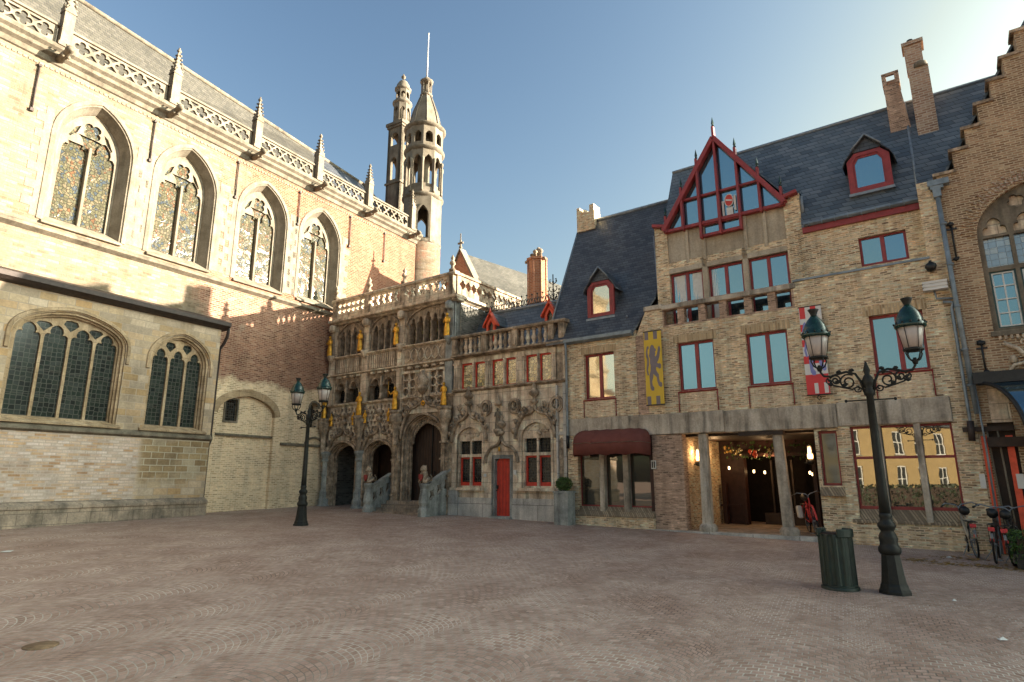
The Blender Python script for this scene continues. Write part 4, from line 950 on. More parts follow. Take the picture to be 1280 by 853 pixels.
for z, p, nm in ((4.88, .12, 'string_ledge'), (6.14, .22, 'cornice')):
    MB().xprism([(.4, z), (.0, z), (-p * .5, z + .03), (-p, z + .06), (-p, z + .11), (0, z + .14), (.4, z + .14)], xl, xr + .08).build(nm, M['goth'], hs)
for i, (a, b) in enumerate(up):
    f = MB().plate([rect(a - .01, b + .01, 4.98, 5.97), rect(a + .055, b - .045, 5.05, 5.90)], .10, .16).build('window', M['redpaint'], hs)
    MB().box(a, b, .13, .14, 4.99, 5.95).build('pane', M['yellowleaded'], f)
mb = MB()
for a, b in ((-4.66, -4.40), (-3.22, -3.0), (-1.88, -1.56), (-.46, -.30), (-.02, .12)):
    mb.box(a, b, -.05, .06, 4.99, 6.10); mb.box(a + .05, b - .05, -.09, .0, 5.05, 5.9).box(a - .02, b + .02, -.10, .0, 5.9, 5.98)
for a, b in zip(up[::2], up[1::2]): mb.lathe([(.05, 5.0), (.035, 5.1), (.035, 5.8), (.05, 5.9), (.05, 5.97)], ((a[1] + b[0]) / 2, .02, 0), 8)
mb.build('pilasters', M['goth2'], hs)
MB().box(-.28, -.04, -.01, .05, 5.0, 5.9).build('niche', M['goth'], hs)
# lower windows
for (x0, x1, z) in ((-4.48, -3.34, 3.62), (-1.68, -.54, 3.66)):
    c = (x0 + x1) / 2
    mb = MB(); mb.plate([grow(arch(x0, x1, 1.54, 3.2, z, 8), .02), rect(x0 + .06, c - .035, 1.60, 2.58), rect(c + .035, x1 - .06, 1.60, 2.58), rect(x0 + .06, c - .035, 2.68, 3.14), rect(c + .035, x1 - .06, 2.68, 3.14)], .08, .24)
    mb.box(x0 - .22, x1 + .14, -.12, .1, 1.44, 1.53)
    mb.strip(arch(x0, x1, 1.55, 3.2, z, 8), [(.0, .1), (.0, -.03), (.08, -.03), (.08, .1)])
    relief(mb, x0 + .1, x1 - .1, 3.22, z - .02, [], 12, .06, .08)
    f = mb.build('window', M['goth2'], hs)
    MB().plate([rect(x0 + .055, c - .03, 1.59, 2.59), rect(x0 + .12, c - .07, 1.72, 2.52)], .17, .21).plate([rect(c + .03, x1 - .055, 1.59, 2.59), rect(c + .08, x1 - .12, 1.72, 2.52)], .17, .21).build('frame', M['redpaint'], f)
    MB().box(x0 + .02, x1 - .02, .22, .23, 1.56, 3.16).build('pane', M['quarry'], f)
    mb = MB(); n = 9
    for k in range(1, n): x = x0 + (x1 - x0) * k / n; mb.tube([(x, .14, 2.66), (x, .14, 3.15)], .010, 4)
    mb.build('bars', M['iron'], f)
mb = MB(); hood(mb, -4.68, -3.16, 3.12, 3.86, 4.32, step=3); hood(mb, -1.88, -.36, 3.12, 3.90, 4.20, step=3); hood(mb, -3.16, -1.84, 2.36, 2.88, 3.24, y=-.08, crock=False)
relief(mb, -4.66, -4.2, 3.6, 4.5, [], 7, .07); relief(mb, -3.6, -3.2, 3.8, 4.5, [], 5, .07); relief(mb, -1.7, -1.4, 3.8, 4.4, [], 4, .08); relief(mb, -.9, -.4, 3.8, 4.4, [], 6, .08)
mb.build('ogee_hoods', M['goth'], hs)
for cx, cz in ((-3.16, 4.26), (-1.95, 4.24), (-.30, 4.20)):
    mb = MB()
    for r, y in ((.25, -.07), (.20, -.10)): mb.plate([circ(cx, cz, r, 20, 1.12), circ(cx, cz, r - .05, 20, 1.12)], y, .02)
    f = mb.build('medallion', M['goth'], hs)
    MB().blob((cx, -.03, cz + .05), .07, .9, .8, 1.2, 8, 6).blob((cx, -.01, cz - .08), .12, 1, .5, .6, 8, 5).build('bust', M['trim2'], f)
mb = MB().lathe([(.05, 3.24), (.10, 3.34), (.15, 3.42), (.15, 3.48), (.05, 3.5)], (-2.58, -.14, 0), 8).lathe([(.13, 4.30), (.15, 4.36), (.12, 4.44), (.08, 4.5), (.05, 4.6), (.01, 4.74)], (-2.58, -.12, 0), 6); mb.build('niche_bracket', M['goth'], hs)
statue(-2.58, -.14, 3.5, .76, 'small pale stone statue over the red door', 0, 'trim2')
MB().plate([rect(-2.85 - .08, -2.12 + .08, .5, 2.62), rect(-2.80, -2.17, .5, 2.5)], .0, .16).build('door_surround', M['blue'], hs)
dr = MB().prism([(-2.80, .62), (-2.17, .62), (-2.17, 2.38), (-2.26, 2.5), (-2.71, 2.5), (-2.80, 2.38)], .14, .2).build('door', M['redpaint'], hs)
mb = MB()
for k in range(1, 5): mb.box(-2.80 + .126 * k - .006, -2.80 + .126 * k + .006, .130, .142, .64, 2.46)
mb.build('board_joints', M['winered'], dr)
MB().box(-2.79, -2.74, .09, .14, 1.5, 1.62).blob((-2.76, .08, 1.45), .025).build('handle', M['iron'], dr)
MB().box(-2.9, -2.05, -.2, .3, .3, .62).build('doorstep', M['blue'], hs)
MB().blob((-2.58, -.05, 2.82), .06, .8, .4, 1.4).build('gilt_ornament', M['gold'], hs)
MB().box(-2.00, -1.90, -.04, .0, 1.96, 2.12).box(-3.24, -3.15, -.04, 0, 1.9, 2.0).build('notice_plate', M['white'], hs)
MB().box(-.30, -.24, -.08, 0, 1.3, 4.8).box(-.02, .08, -.10, 0, .2, 4.86).box(-.24, -.02, -.03, 0, 3.2, 3.3).build('pilaster_shafts', M['blue2'], hs)
MB().plate([arch(-.24, -.05, 1.62, 2.95, 3.12, 5)], -.005, .05).build('niche', M['goth'], hs)
MB().box(xl, xr, 4.2, 4.4, .1, 6.3).box(xr - .25, xr - .02, .4, 4.2, .1, 6.2).box(xl + .01, xl + .2, .4, 4.2, .1, 6.2).build('rear_wall', M['greybrick'], hs)  # unseen walls added behind the front to stop low sun
# baluster parapet
for x in (-4.60, -3.24, -1.90, -.42, -.02):
    MB().box(x - .11, x + .11, -.14, .12, 6.28, 6.88).box(x - .07, x + .07, -.17, -.12, 6.34, 6.8).build('parapet_pier', M['goth'], hs)
MB().xprism([(.14, 6.88), (-.18, 6.88), (-.22, 6.93), (-.20, 6.98), (.14, 7.0)], xl, .16).build('parapet_rail', M['goth'], hs)
for a, b, n in ((-4.60, -3.24, 5), (-3.24, -1.90, 5), (-1.90, -.42, 5)):
    for k in range(n):
        x = a + .1 + (b - a - .2) * (k + .7) / (n + .4)
        MB().lathe([(.085, 6.28), (.085, 6.33), (.05, 6.36), (.05, 6.40), (.09, 6.50), (.09, 6.57), (.055, 6.66), (.05, 6.72), (.075, 6.76), (.05, 6.79), (.085, 6.83), (.085, 6.88)], (x, 0, 0), 8).build('baluster', M['goth2'] if (k * 7) % 3 else M['goth'], hs)
# roof behind the parapet
mb = MB().hexa([(xl, .55, 6.3), (.2, .55, 6.3), (.2, 1.75, 8.2), (xl, 1.75, 8.2), (xl, .65, 6.3), (.2, .65, 6.3), (.2, 1.8, 8.25), (xl, 1.8, 8.25)])
mb.hexa([(xl, 1.75, 8.15), (.2, 1.75, 8.15), (.2, 4.3, 6.3), (xl, 4.3, 6.3), (xl, 1.8, 8.25), (.2, 1.8, 8.25), (.2, 4.35, 6.4), (xl, 4.35, 6.4)])
rf = mb.build('roof', M['slate2'], hs); MB().tube([(xl, 1.78, 8.26), (.2, 1.78, 8.26)], .07, 6).build('ridge_cap', M['lead'], rf)
MB().box(xl, .2, .12, .6, 6.2, 6.34).build('parapet_gutter', M['lead'], hs)
mb = MB(); x = xl + .15
while x < -.55:   # wrought cresting on the ridge
    for s in (-1, 1): mb.tube([(x, 1.78, 8.3), (x + s * .09, 1.78, 8.4), (x + s * .12, 1.78, 8.52), (x + s * .05, 1.78, 8.58), (x + s * .02, 1.78, 8.48)], .016, 4)
    mb.tube([(x, 1.78, 8.3), (x, 1.78, 8.75)], .014, 4).blob((x, 1.78, 8.72), .04, n=5, m=3); x += .24
mb.tube([(xl, 1.78, 8.36), (-.5, 1.78, 8.36)], .015, 4)
mb.build('ridge_cresting', M['iron'], rf)
x = G.U(-.32, 1.9); mb = MB().tube([(x, 1.8, 8.2), (x, 1.8, 9.35)], .022, 5)
for z, q in ((8.5, .24), (8.75, .16), (9.05, .14)):
    for s in (-1, 1): mb.tube([(x, 1.8, z - .1), (x + s * q, 1.8, z - .02), (x + s * q, 1.8, z + .12), (x + s * q * .6, 1.8, z + .10)], .018, 4)
    mb.blob((x, 1.8, z), .045, n=6, m=4)
for s in (-1, 1): mb.blob((x + s * .14, 1.8, 9.07), .035)
mb.build('iron_finial', M['iron'], rf)
for cx in (G.U(-2.93, .75), G.U(-.46, .75)):
    z0, z1, zt = 6.75, 7.48, 7.92; mb = MB().plate([[(cx - .2, z0), (cx + .2, z0), (cx + .2, z1), (cx, zt - .14), (cx - .2, z1)], [(cx - .11, z0 + .22), (cx + .11, z0 + .22), (cx + .11, z1 - .05), (cx, z1 + .14), (cx - .11, z1 - .05)]], .62, .7)
    for s in (-1, 1): mb.hexa([(cx, .54, zt - .06), (cx + s * .32, .54, z1 - .12), (cx + s * .32, .74, z1 - .12), (cx, .74, zt - .06), (cx, .54, zt + .02), (cx + s * .32, .54, z1 - .04), (cx + s * .32, .74, z1 - .04), (cx, .74, zt + .02)])
    mb.lathe([(.03, zt - .02), (.05, zt + .04), (.02, zt + .1), (.005, zt + .2)], (cx, .6, 0), 6)
    f = mb.build('dormer', M['orange'], hs)
    MB().box(cx - .12, cx + .12, .70, .72, z0 + .1, z1 + .1).build('pane', M['quarry'], f)
    q = MB()
    for s in (-1, 1): q.add([(cx, .74, zt), (cx + s * .3, .74, z1 - .08), (cx + s * .3, 1.25, z1 - .08), (cx, 1.55, zt)], [(0, 1, 2, 3)]).add([(cx + s * .2, .7, z0), (cx + s * .2, .7, z1), (cx + s * .2, 1.3, z1)], [(0, 1, 2)])
    q.build('dormer_roof', M['slate2'], f)

# ---------------------------------------------------------------- things behind: orange gable and roof, chimney
bk = G.root('brick_gable_building', 'orange brick gable and long slate roof rising behind the loggia parapet', 'building')
D = 5.0; gx = G.U(-4.5, D); zt = G.Z(11.0 - .55, D); z0 = 6
def along(q, y):  # the ridge runs back and to the right
    return (gx + q * .18, D + q, y)
hw = 1.5
mb = MB().plate([[(gx - hw, z0), (gx + hw * .9, z0), (gx + hw * .9, zt - 2.6), (gx + .55, zt - 1.1), (gx, zt), (gx - .55, zt - 1.1), (gx - hw, zt - 2.6)]], D, D + .3); mb.build('gable_wall', M['obrick'], bk)
prof = [(gx - hw, zt - 2.6), (gx - .55, zt - 1.1), (gx, zt), (gx + .55, zt - 1.1), (gx + hw * .9, zt - 2.6)]
mb = MB().strip(prof, [(-.02, D + .4), (-.02, D - .08), (.08, D - .08), (.08, D + .4)]); mb.build('coping', M['trim'], bk)
mb = MB().tube([(gx, D, zt), (gx, D, zt + .5)], .05, 6).blob((gx, D, zt + .12), .09).box(gx - .16, gx + .16, D - .04, D + .04, zt + .30, zt + .38).tube([(gx, D, zt + .3), (gx, D, zt + .85)], .03, 5); mb.build('cross_finial', M['trim'], bk)
mb = MB(); L = 9.0
for s in (-1, 1):
    pr = [(0, zt - .12), (.55 * s, zt - 1.15), (hw * 1.7 * s, zt - 3.6)]
    for (xa, za), (xb, zb) in zip(pr, pr[1:]):
        mb.add([(gx + xa, D + .3, za), (gx + xb, D + .3, zb), (gx + xb + L * .18, D + L, zb), (gx + xa + L * .18, D + L, za)], [(0, 1, 2, 3)])
mb.build('roof', M['slate3'], bk)
ch = G.root('brick_chimney', 'tall orange brick chimney with clustered pots beside the iron ridge finial', 'chimney')
D = 3.2; cx = (G.U(-1.37, D) + G.U(-.66, D)) / 2; zt = G.Z(9.3, D)
mb = MB().lathe([(.40, 6.5), (.40, zt - .1), (.46, zt - .08), (.46, zt), (.40, zt)], (cx, D, 0), 8, False, flute=0, phase=.2)
for k in range(8):
    a = .2 + math.pi / 4 * k; mb.tube([(cx + .39 * math.cos(a), D + .39 * math.sin(a), 6.5), (cx + .39 * math.cos(a), D + .39 * math.sin(a), zt - .1)], .05, 4)
mb.build('stack', M['obrick'], ch)
mb = MB()
for dx, dy, h in ((-.22, 0, .3), (.02, .1, .55), (.2, -.05, .42), (.05, -.2, .35)): mb.lathe([(.09, 0), (.07, h * .6), (.12, h * .7), (.12, h * .8), (.06, h)], (cx + dx, D + dy, zt), 7, wob=lambda a, z: .15 * math.sin(3 * a))
for dx in (-.46, -.4, .4, .44): mb.blob((cx + dx, D - .1, zt - .05), .07, 1, 1, 1, 6, 4, .3)
mb.build('chimney_pots', M['goth'], ch)
# ================================================================ slate roofed house with the awning
Q = Fac(2.06, 19.33, 126)
U, Z = Q.U, Q.Z
eh = Q.root('slate_roofed_house', 'narrow brick house with steep dark slate roof, one dormer and a maroon awning', 'house')
SL = 2.05
def ry(z, z0=6.26, y0=-.05): return y0 + (z - z0) / SL
MB().plate([rect(-.38, 2.10, 3.66, 6.24), rect(.27, 1.33, 4.24, 5.68)], 0, .35).box(-.38, -.02, 0, .35, .2, 3.15).build('wall', M['rbrick'], eh)
MB().box(-.38, 2.10, -.03, .3, 3.15, 3.66).build('concrete_band', M['concrete'], eh)
MB().box(-.2, 2.44, -.12, .3, .1, .74).build('low_wall', M['rbrick'], eh)
MB().xprism([(-.14, .74), (-.14, .78), (.12, 1.02), (.25, 1.02), (.25, .74)], -.2, 2.44).build('sill', M['soldier'], eh)
def casement(par, x0, x1, z0, z1, y, split=.5, glass='glass', fr=.066, fmat='winered', nm='window', split2=None):
    c = x0 + (x1 - x0) * split
    loops = [rect(x0, x1, z0, z1), rect(x0 + fr, c - fr * .8, z0 + fr, z1 - fr), rect(c + fr * .8, x1 - fr, z0 + fr, z1 - fr)]
    f = MB().plate(loops, y, y + .07).build(nm, M[fmat], par, bevel=.006)
    for a, b in ((x0 + .01, c - .002), (c + .002, x1 - .01)):
        t1, t2 = rnd.uniform(-.007, .007), rnd.uniform(-.008, .008)
        MB().hexa([(a, y + .030 + t1 - t2, z0 + .01), (b, y + .030 - t1 - t2, z0 + .01), (b, y + .045 - t1 - t2, z0 + .01), (a, y + .045 + t1 - t2, z0 + .01), (a, y + .030 + t1 + t2, z1 - .01), (b, y + .030 - t1 + t2, z1 - .01), (b, y + .045 - t1 + t2, z1 - .01), (a, y + .045 + t1 + t2, z1 - .01)]).build('pane', M[glass], f)
    return f
MB().box(.30, 1.30, -.012, .02, 3.68, 4.18).build('brick_panel', M['rbrickl'], eh); MB().box(.18, 1.42, -.010, .02, 5.68, 5.90).build('brick_lintel', M['upright'], eh)
wn = casement(eh, .27, 1.33, 4.24, 5.68, .14, glass='glassgold')
MB().xprism([(-.03, 4.19), (-.05, 4.22), (.14, 4.27), (.14, 4.19)], .24, 1.36).build('sill', M['winered'], wn)
for x_ in (.25, 1.35): MB().tube([(x_, -.02, 4.2), (x_, -.02, 3.68)], .014, 5).build('sill_drip_rod', M['winered'], wn)
MB().box(-.9, 2.4, 5.6, 5.9, .1, 6.2).box(-.36, -.1, .36, 5.6, .1, 6.2).build('rear_wall', M['gbrick'], eh)  # closes the open shell out of sight, added against leaking sun
# shop window under the awning
sw_ = MB().plate([rect(-.05, 2.44, 1.0, 3.15), rect(.0, .72, 1.06, 3.1), rect(.88, 1.50, 1.06, 3.1), rect(1.66, 2.36, 1.06, 3.1)], .16, .24).build('shop_window', M['winered'], eh)
MB().box(0, 2.4, .19, .2, 1.04, 3.12).build('pane', M['glassshop'], sw_)
mb = MB()
for x in (.72, 1.50): mb.hexa([(x, -.02, .84), (x + .16, -.02, .84), (x + .16, .18, .96), (x, .18, .96), (x, -.02, 3.15), (x + .16, -.02, 3.15), (x + .16, .2, 3.15), (x, .2, 3.15)])
mb.build('concrete_mullion', M['concrete'], eh)
MB().box(2.33, 2.44, .02, .2, .84, 3.15).build('side_post', M['redwoodroom'], eh)
# awning
aw = MB(); ns = 8; nu = 16; rows = []
for i in range(ns + 1):
    t = i / ns * math.pi / 2; e = math.sin(t) ** .8; xa, xb = .22 + (.02 - .22) * e, 2.15 + (2.52 - 2.15) * e; rows.append((xa, xb, -.02 - .62 * math.sin(t), 2.86 + .42 * math.cos(t)))
vs = []; fs = []
for (xa, xb, y, z) in rows:
    for j in range(nu + 1):
        q = j / nu; ed = min(1, min(q, 1 - q) * 12); vs.append((xa + (xb - xa) * q, y * (1 - .55 * (1 - ed) ** 2), z + .012 * math.sin(j * 2.1) - .05 * (1 - ed) ** 2))
for j in range(nu + 1):
    v = vs[ns * (nu + 1) + j]; vs.append((v[0], v[1] - .01, 2.48 + .05 * abs(math.sin(j * math.pi / 4))))
for i in range(ns + 1):
    for j in range(nu): a = i * (nu + 1) + j; fs.append((a, a + 1, a + nu + 2, a + nu + 1))
aw.add(vs, fs, True)
for sd in (0, nu):   # end panels
    ring = [vs[i * (nu + 1) + sd] for i in range(ns + 2)]; aw.add(ring + [(ring[0][0], -.02, 2.5)], [tuple(range(ns + 3))])
for i_ in (0, 5, 11, 16): aw.tube([vs[i * (nu + 1) + i_] for i in range(ns + 1)], .012, 4)
ao = aw.build('awning', M['awning'], eh); MB().tube([(v[0], v[1] - .012, v[2]) for v in vs[ns * (nu + 1):(ns + 1) * (nu + 1)]], .008, 4).build('piping', M['rbrickl'] if False else M['trim2'], ao); sm = ao.modifiers.new('thick', 'SOLIDIFY'); sm.thickness = .012
# roof, gutter, dormer, chimney
xl_ = -1.08
yr, zr = ry(11.3), 11.3
ym = ry(7.35); mb = MB().hexa([(xl_, -.12, 6.12), (2.06, -.12, 6.12), (2.60, ym, 7.27), (xl_, ym, 7.27), (xl_, -.12, 6.22), (2.06, -.12, 6.22), (2.60, ym, 7.35), (xl_, ym, 7.35)])
mb.hexa([(xl_, ym, 7.27), (2.60, ym, 7.27), (2.64, yr, zr - .08), (xl_, yr, zr - .08), (xl_, ym, 7.35), (2.60, ym, 7.35), (2.64, yr, zr), (xl_, yr, zr)])
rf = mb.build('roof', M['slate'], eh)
MB().hexa([(xl_, yr, zr - .1), (3.6, yr, zr - .1), (3.6, 6, 6.1), (xl_, 6, 6.1), (xl_, yr, zr), (3.6, yr, zr), (3.6, 6.1, 6.1), (xl_, 6.1, 6.1)]).build('rear_roof', M['slate'], rf)
MB().prism([(xl_, 0)] * 0 + [(0, 0), (.01, 0), (.01, .01)], 0, .01)
MB().add([(xl_ + .02, 0, 6.1), (xl_ + .02, 5.9, 6.1), (xl_ + .02, yr, zr - .1), (xl_ + .2, 0, 6.1), (xl_ + .2, 5.9, 6.1), (xl_ + .2, yr, zr - .1)], [(0, 1, 2), (5, 4, 3), (0, 2, 5, 3), (1, 4, 5, 2)]).build('gable_wall', M['gbrick'], eh)
mb = MB().tube([(xl_, yr, zr + .01), (3.0, yr, zr + .01)], .06, 6).tube([(xl_ - .01, -.1, 6.2), (xl_ - .01, yr, zr)], .035, 5); mb.build('ridge_cap', M['lead'], rf)
MB().xprism([(-.20, 6.22), (-.20, 6.12), (-.10, 6.06), (.02, 6.08), (.02, 6.22), (-.1, 6.2)], -.36, 2.02).build('gutter', M['zinc'], eh)
MB().tube([(-.30, -.16, 6.12), (-.33, -.08, 5.9), (-.33, -.08, 3.1), (-.33, -.06, 3.0)], .04, 8).build('drainpipe', M['zinc'], eh)
MB().tube([(-.33, -.08, 3.15), (-.33, -.08, 2.75)], .05, 8).build('drainpipe_foot', M['iron'], eh)
for q in ((U(.55, .7), .9), (U(1.9, .3), 6.75)): MB().blob((q[0], ry(q[1] if q[1] > 2 else 7.9) - .04, q[1] if q[1] > 2 else 7.9), .035).build('snow_hook', M['lead'], rf)
def dormer(par, x0, x1, z0, z1, zt, yf, roofy, glass, name='dormer'):
    c = (x0 + x1) / 2; w_ = (x1 - x0); ch = w_ * .2
    outer = [(x0, z0), (x1, z0), (x1, z1), (x1 - ch, z1 + ch * 1.05), (x0 + ch, z1 + ch * 1.05), (x0, z1)]
    k = .14; inner = [(x0 + k, z0 + .13), (x1 - k, z0 + .13), (x1 - k, z1 - .06), (x1 - ch - .05, z1 + ch - .09), (x0 + ch + .05, z1 + ch - .09), (x0 + k, z1 - .06)]
    d = MB().plate([outer, inner], yf, yf + .09).build(name, M['winered'], par, bevel=.01)
    MB().plate([inner], yf + .05, yf + .06).build('pane', M[glass], d)
    MB().plate([[(x0 + k, z0 + .13), (x1 - k, z0 + .13), (x1 - k, z1), (x1 - ch, z1 + ch - .06), (x0 + ch, z1 + ch - .06), (x0 + k, z1)], [(p[0] + (c - p[0]) * .12, p[1] + (z0 + .5 - p[1]) * .1) for p in inner]], yf + .03, yf + .06).build('frame', M['redpaint'] if False else M['winered'], d)
    mb = MB()
    top = [(x0 - .10, z1 - .16), (x0 - .02, z1 + .02), (x0 + ch * .8, z1 + ch * 1.2), (c, zt), (x1 - ch * .8, z1 + ch * 1.2), (x1 + .02, z1 + .02), (x1 + .10, z1 - .16)]
    for (xa, za), (xb, zb) in zip(top, top[1:]):
        mb.hexa([(xa, yf - .09, za), (xb, yf - .09, zb), (xb, roofy(zb) + .05, zb), (xa, roofy(za) + .05, za), (xa, yf - .09, za + .04), (xb, yf - .09, zb + .04), (xb, roofy(zb) + .05, zb + .04), (xa, roofy(za) + .05, za + .04)])
    mb.prism([(x0 + ch * .8, z1 + ch * 1.2), (x1 - ch * .8, z1 + ch * 1.2), (c, zt)], yf + .02, yf + .06)
    for x in (x0, x1 - .03): mb.add([(x, yf + .05, z0), (x, yf + .05, z1), (x, roofy(z1) + .03, z1), (x + .03, yf + .05, z0), (x + .03, yf + .05, z1), (x + .03, roofy(z1) + .03, z1)], [(0, 1, 2), (5, 4, 3), (0, 2, 5, 3), (1, 4, 5, 2)])
    mb.build('dormer_roof', M['slate'], d)
    mb = MB()
    for (xa, za), (xb, zb) in (((x0 + ch * .8, z1 + ch * 1.2), (c, zt)), ((x1 - ch * .8, z1 + ch * 1.2), (c, zt))): mb.tube([(xa, yf - .10, za + .05), (xb, yf - .10, zb + .05)], .025, 4)
    mb.tube([(x1 + .1, yf - .05, z1 - .14), (x1 + .12, roofy(z1), z1 - .14)], .02, 4)
    mb.box(x0 - .03, x1 + .03, yf - .06, yf + .06, z0 - .07, z0); mb.build('lead_flashing', M['lead'], d)
dormer(eh, U(.48, .3), U(1.43, .3), Z(6.80, .3), Z(7.80, .3), Z(8.42, .3), .26, ry, 'glassgold')
xa, xb = U(.27, 2.4), U(.92, 2.4)
mb = MB().box(xa, xb, yr - .25, yr + .25, zr - .4, zr + .32).box(xa, xa + .13, yr - .25, yr + .25, zr + .32, zr + .58).box(xb - .2, xb - .02, yr - .25, yr + .25, zr + .32, zr + .6).box(xa + .2, xa + .3, yr - .1, yr + .25, zr + .32, zr + .52)
mb.build('chimney', M['rbrick'], rf)

# ================================================================ brown brick restaurant with the red glazed gable
rs = Q.root('restaurant_building', 'brown brick restaurant building with red timber glazed gable, concrete beam and columned entrance', 'restaurant')
wins = ((3.35, 4.41, 4.25, 5.66), (5.28, 6.34, 4.24, 5.66), (8.22, 9.32, 4.28, 5.70))
MB().plate([[(2.10, 3.62), (9.98, 3.62), (9.98, 6.96), (8.6, 6.96), (7.5, 6.93), (7.25, 6.90), (6.60, 6.86), (6.60, 6.18), (2.96, 6.18), (2.96, 6.74), (2.42, 6.74), (2.10, 6.05)]] + [rect(*q) for q in wins], 0, .38).build('front_wall', M['rbrick'], rs)
MB().hexa([(2.08, -.02, 3.64), (2.12, .05, 3.64), (2.12, .3, 3.64), (2.08, .3, 3.64), (2.08, -.02, 6.0), (2.12, .05, 6.0), (2.12, .3, 6.0), (2.08, .3, 6.0)]).build('corner_joint', M['rbrickd'], rs)
MB().box(2.10, 2.40, -.012, .02, 3.66, 6.05).build('dark_pier_face', M['rbrickd'], rs)
mb = MB().box(2.06, 4.55, -.05, .34, 3.06, 3.64).box(4.56, 7.28, -.05, .34, 3.04, 3.62).box(7.29, 9.58, -.05, .34, 3.06, 3.63)
mb.build('concrete_beam', M['concrete'], rs, bevel=.02)
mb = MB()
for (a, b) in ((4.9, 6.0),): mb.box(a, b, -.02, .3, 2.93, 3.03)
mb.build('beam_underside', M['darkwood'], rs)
for i, (x0, x1, z0, z1) in enumerate(wins):
    f = casement(rs, x0, x1, z0, z1, .13, .5 if i < 2 else .52)
    MB().box(x0 + .02, x1 - .02, -.012, .02, 3.66, z0 - .06).build('brick_panel', M['rbrickl'], rs); MB().box(x0 - .1, x1 + .1, -.010, .02, z1, z1 + .24).build('brick_lintel', M['upright'], rs)
    MB().xprism([(-.03, z0 - .05), (-.05, z0 - .02), (.14, z0 + .03), (.14, z0 - .05)], x0 - .04, x1 + .04).build('sill', M['winered'], f)
    for x_ in (x0 - .02, x1 + .02): MB().tube([(x_, -.025, z0 - .04), (x_, -.025, 3.66)], .014, 5).build('sill_drip_rod', M['winered'], f)
# brick ledge under the recessed upper floor
mb = MB().xprism([(-.04, 6.88), (-.04, 6.93), (.5, 6.98), (.5, 6.88)], 6.60, 9.62); mb.build('ledge_flashing', M['zinc'], rs)
# balcony front with its row of square openings
px = [3.06, 3.52, 4.14, 4.74, 5.42, 6.04, 6.56]
MB().plate([rect(2.42, 6.60, 6.18, 6.87)] + [rect(px[i] + .10 if i else 3.0, px[i + 1] - .10 if i < 5 else 6.54, 6.24, 6.70) for i in range(6)], .005, .22).build('balcony_front', M['rbrickd'], rs)
MB().box(2.96, 6.66, -.05, .30, 6.71, 6.84).box(2.38, 2.97, -.04, .4, 6.76, 6.90).build('balcony_rail', M['concrete'], rs, bevel=.012)
# recessed gable bay
D = .5; u = lambda a, d=D: U(a, d); z = lambda a, d=D: Z(a, d)
gl_, gr_ = u(2.86), u(6.98); zt_ = z(9.33)
w3 = [(u(3.31, .6), u(4.27, .6)), (u(4.43, .6), u(5.40, .6)), (u(5.55, .6), u(6.56, .6))]
zw0, zw1 = 6.05, z(7.74, .6)
MB().plate([[(gl_, 5.9), (gr_, 5.9), (gr_, zt_), (gr_ - .42, zt_), (gr_ - .42, zw1 + .35), (gl_ + .40, zw1 + .35), (gl_ + .40, zt_), (gl_, zt_)], rect(w3[0][0] - .02, w3[2][1] + .02, zw0, zw1 + .02)], D, D + .35).build('bay_piers', M['rbrick'], rs)
MB().plate([[(gl_ + .38, zw1), (gr_ - .40, zw1), (gr_ - .40, z(9.12)), (u(5.5), z(9.12)), (u(5.5), z(8.68)), (u(4.28), z(8.68)), (u(4.28), z(9.12)), (gl_ + .38, z(9.12))]], D + .06, D + .3).build('concrete_panel', M['concrete2'], rs)
mb = MB()
for a in (3.85, 4.35, 5.52, 6.05): mb.box(u(a) - .05, u(a) + .05, D - .02, D + .1, zw1 + .25, z(9.05))
for (a, b) in ((w3[0][1], w3[1][0]), (w3[1][1], w3[2][0])): mb.box(a, b, D, D + .2, zw0, zw1 + .4)
for a, b in w3: mb.hexa([(a - .02, D - .02, zw1), (b + .02, D - .02, zw1), (b + .02, D + .1, zw1), (a - .02, D + .1, zw1), (a - .02, D + .02, zw1 + .32), (b + .02, D + .02, zw1 + .32), (b + .02, D + .1, zw1 + .36), (a - .02, D + .1, zw1 + .36)])
mb.build('concrete_ribs', M['concrete2'], rs, bevel=.012)
for a, b in w3: casement(rs, a, b, zw0, zw1, D + .12, .5, fr=.06)
for (x0, x1, zz) in ((w3[0][0] + .08, w3[0][0] + .42, 0), (w3[0][1] - .35, w3[0][1] - .06, 0), (w3[1][0] + .07, w3[1][0] + .26, 0)):
    mb = MB(); n = 8; vs = []; 
    for k in range(n + 1):
        for q in (zw0 + .06, zw1 - .07): vs.append((x0 + (x1 - x0) * k / n, D + .148 + .004 * (k % 2), q))
    mb.add(vs, [(2 * k, 2 * k + 2, 2 * k + 3, 2 * k + 1) for k in range(n)], True); mb.build('curtain', M['white'], rs)
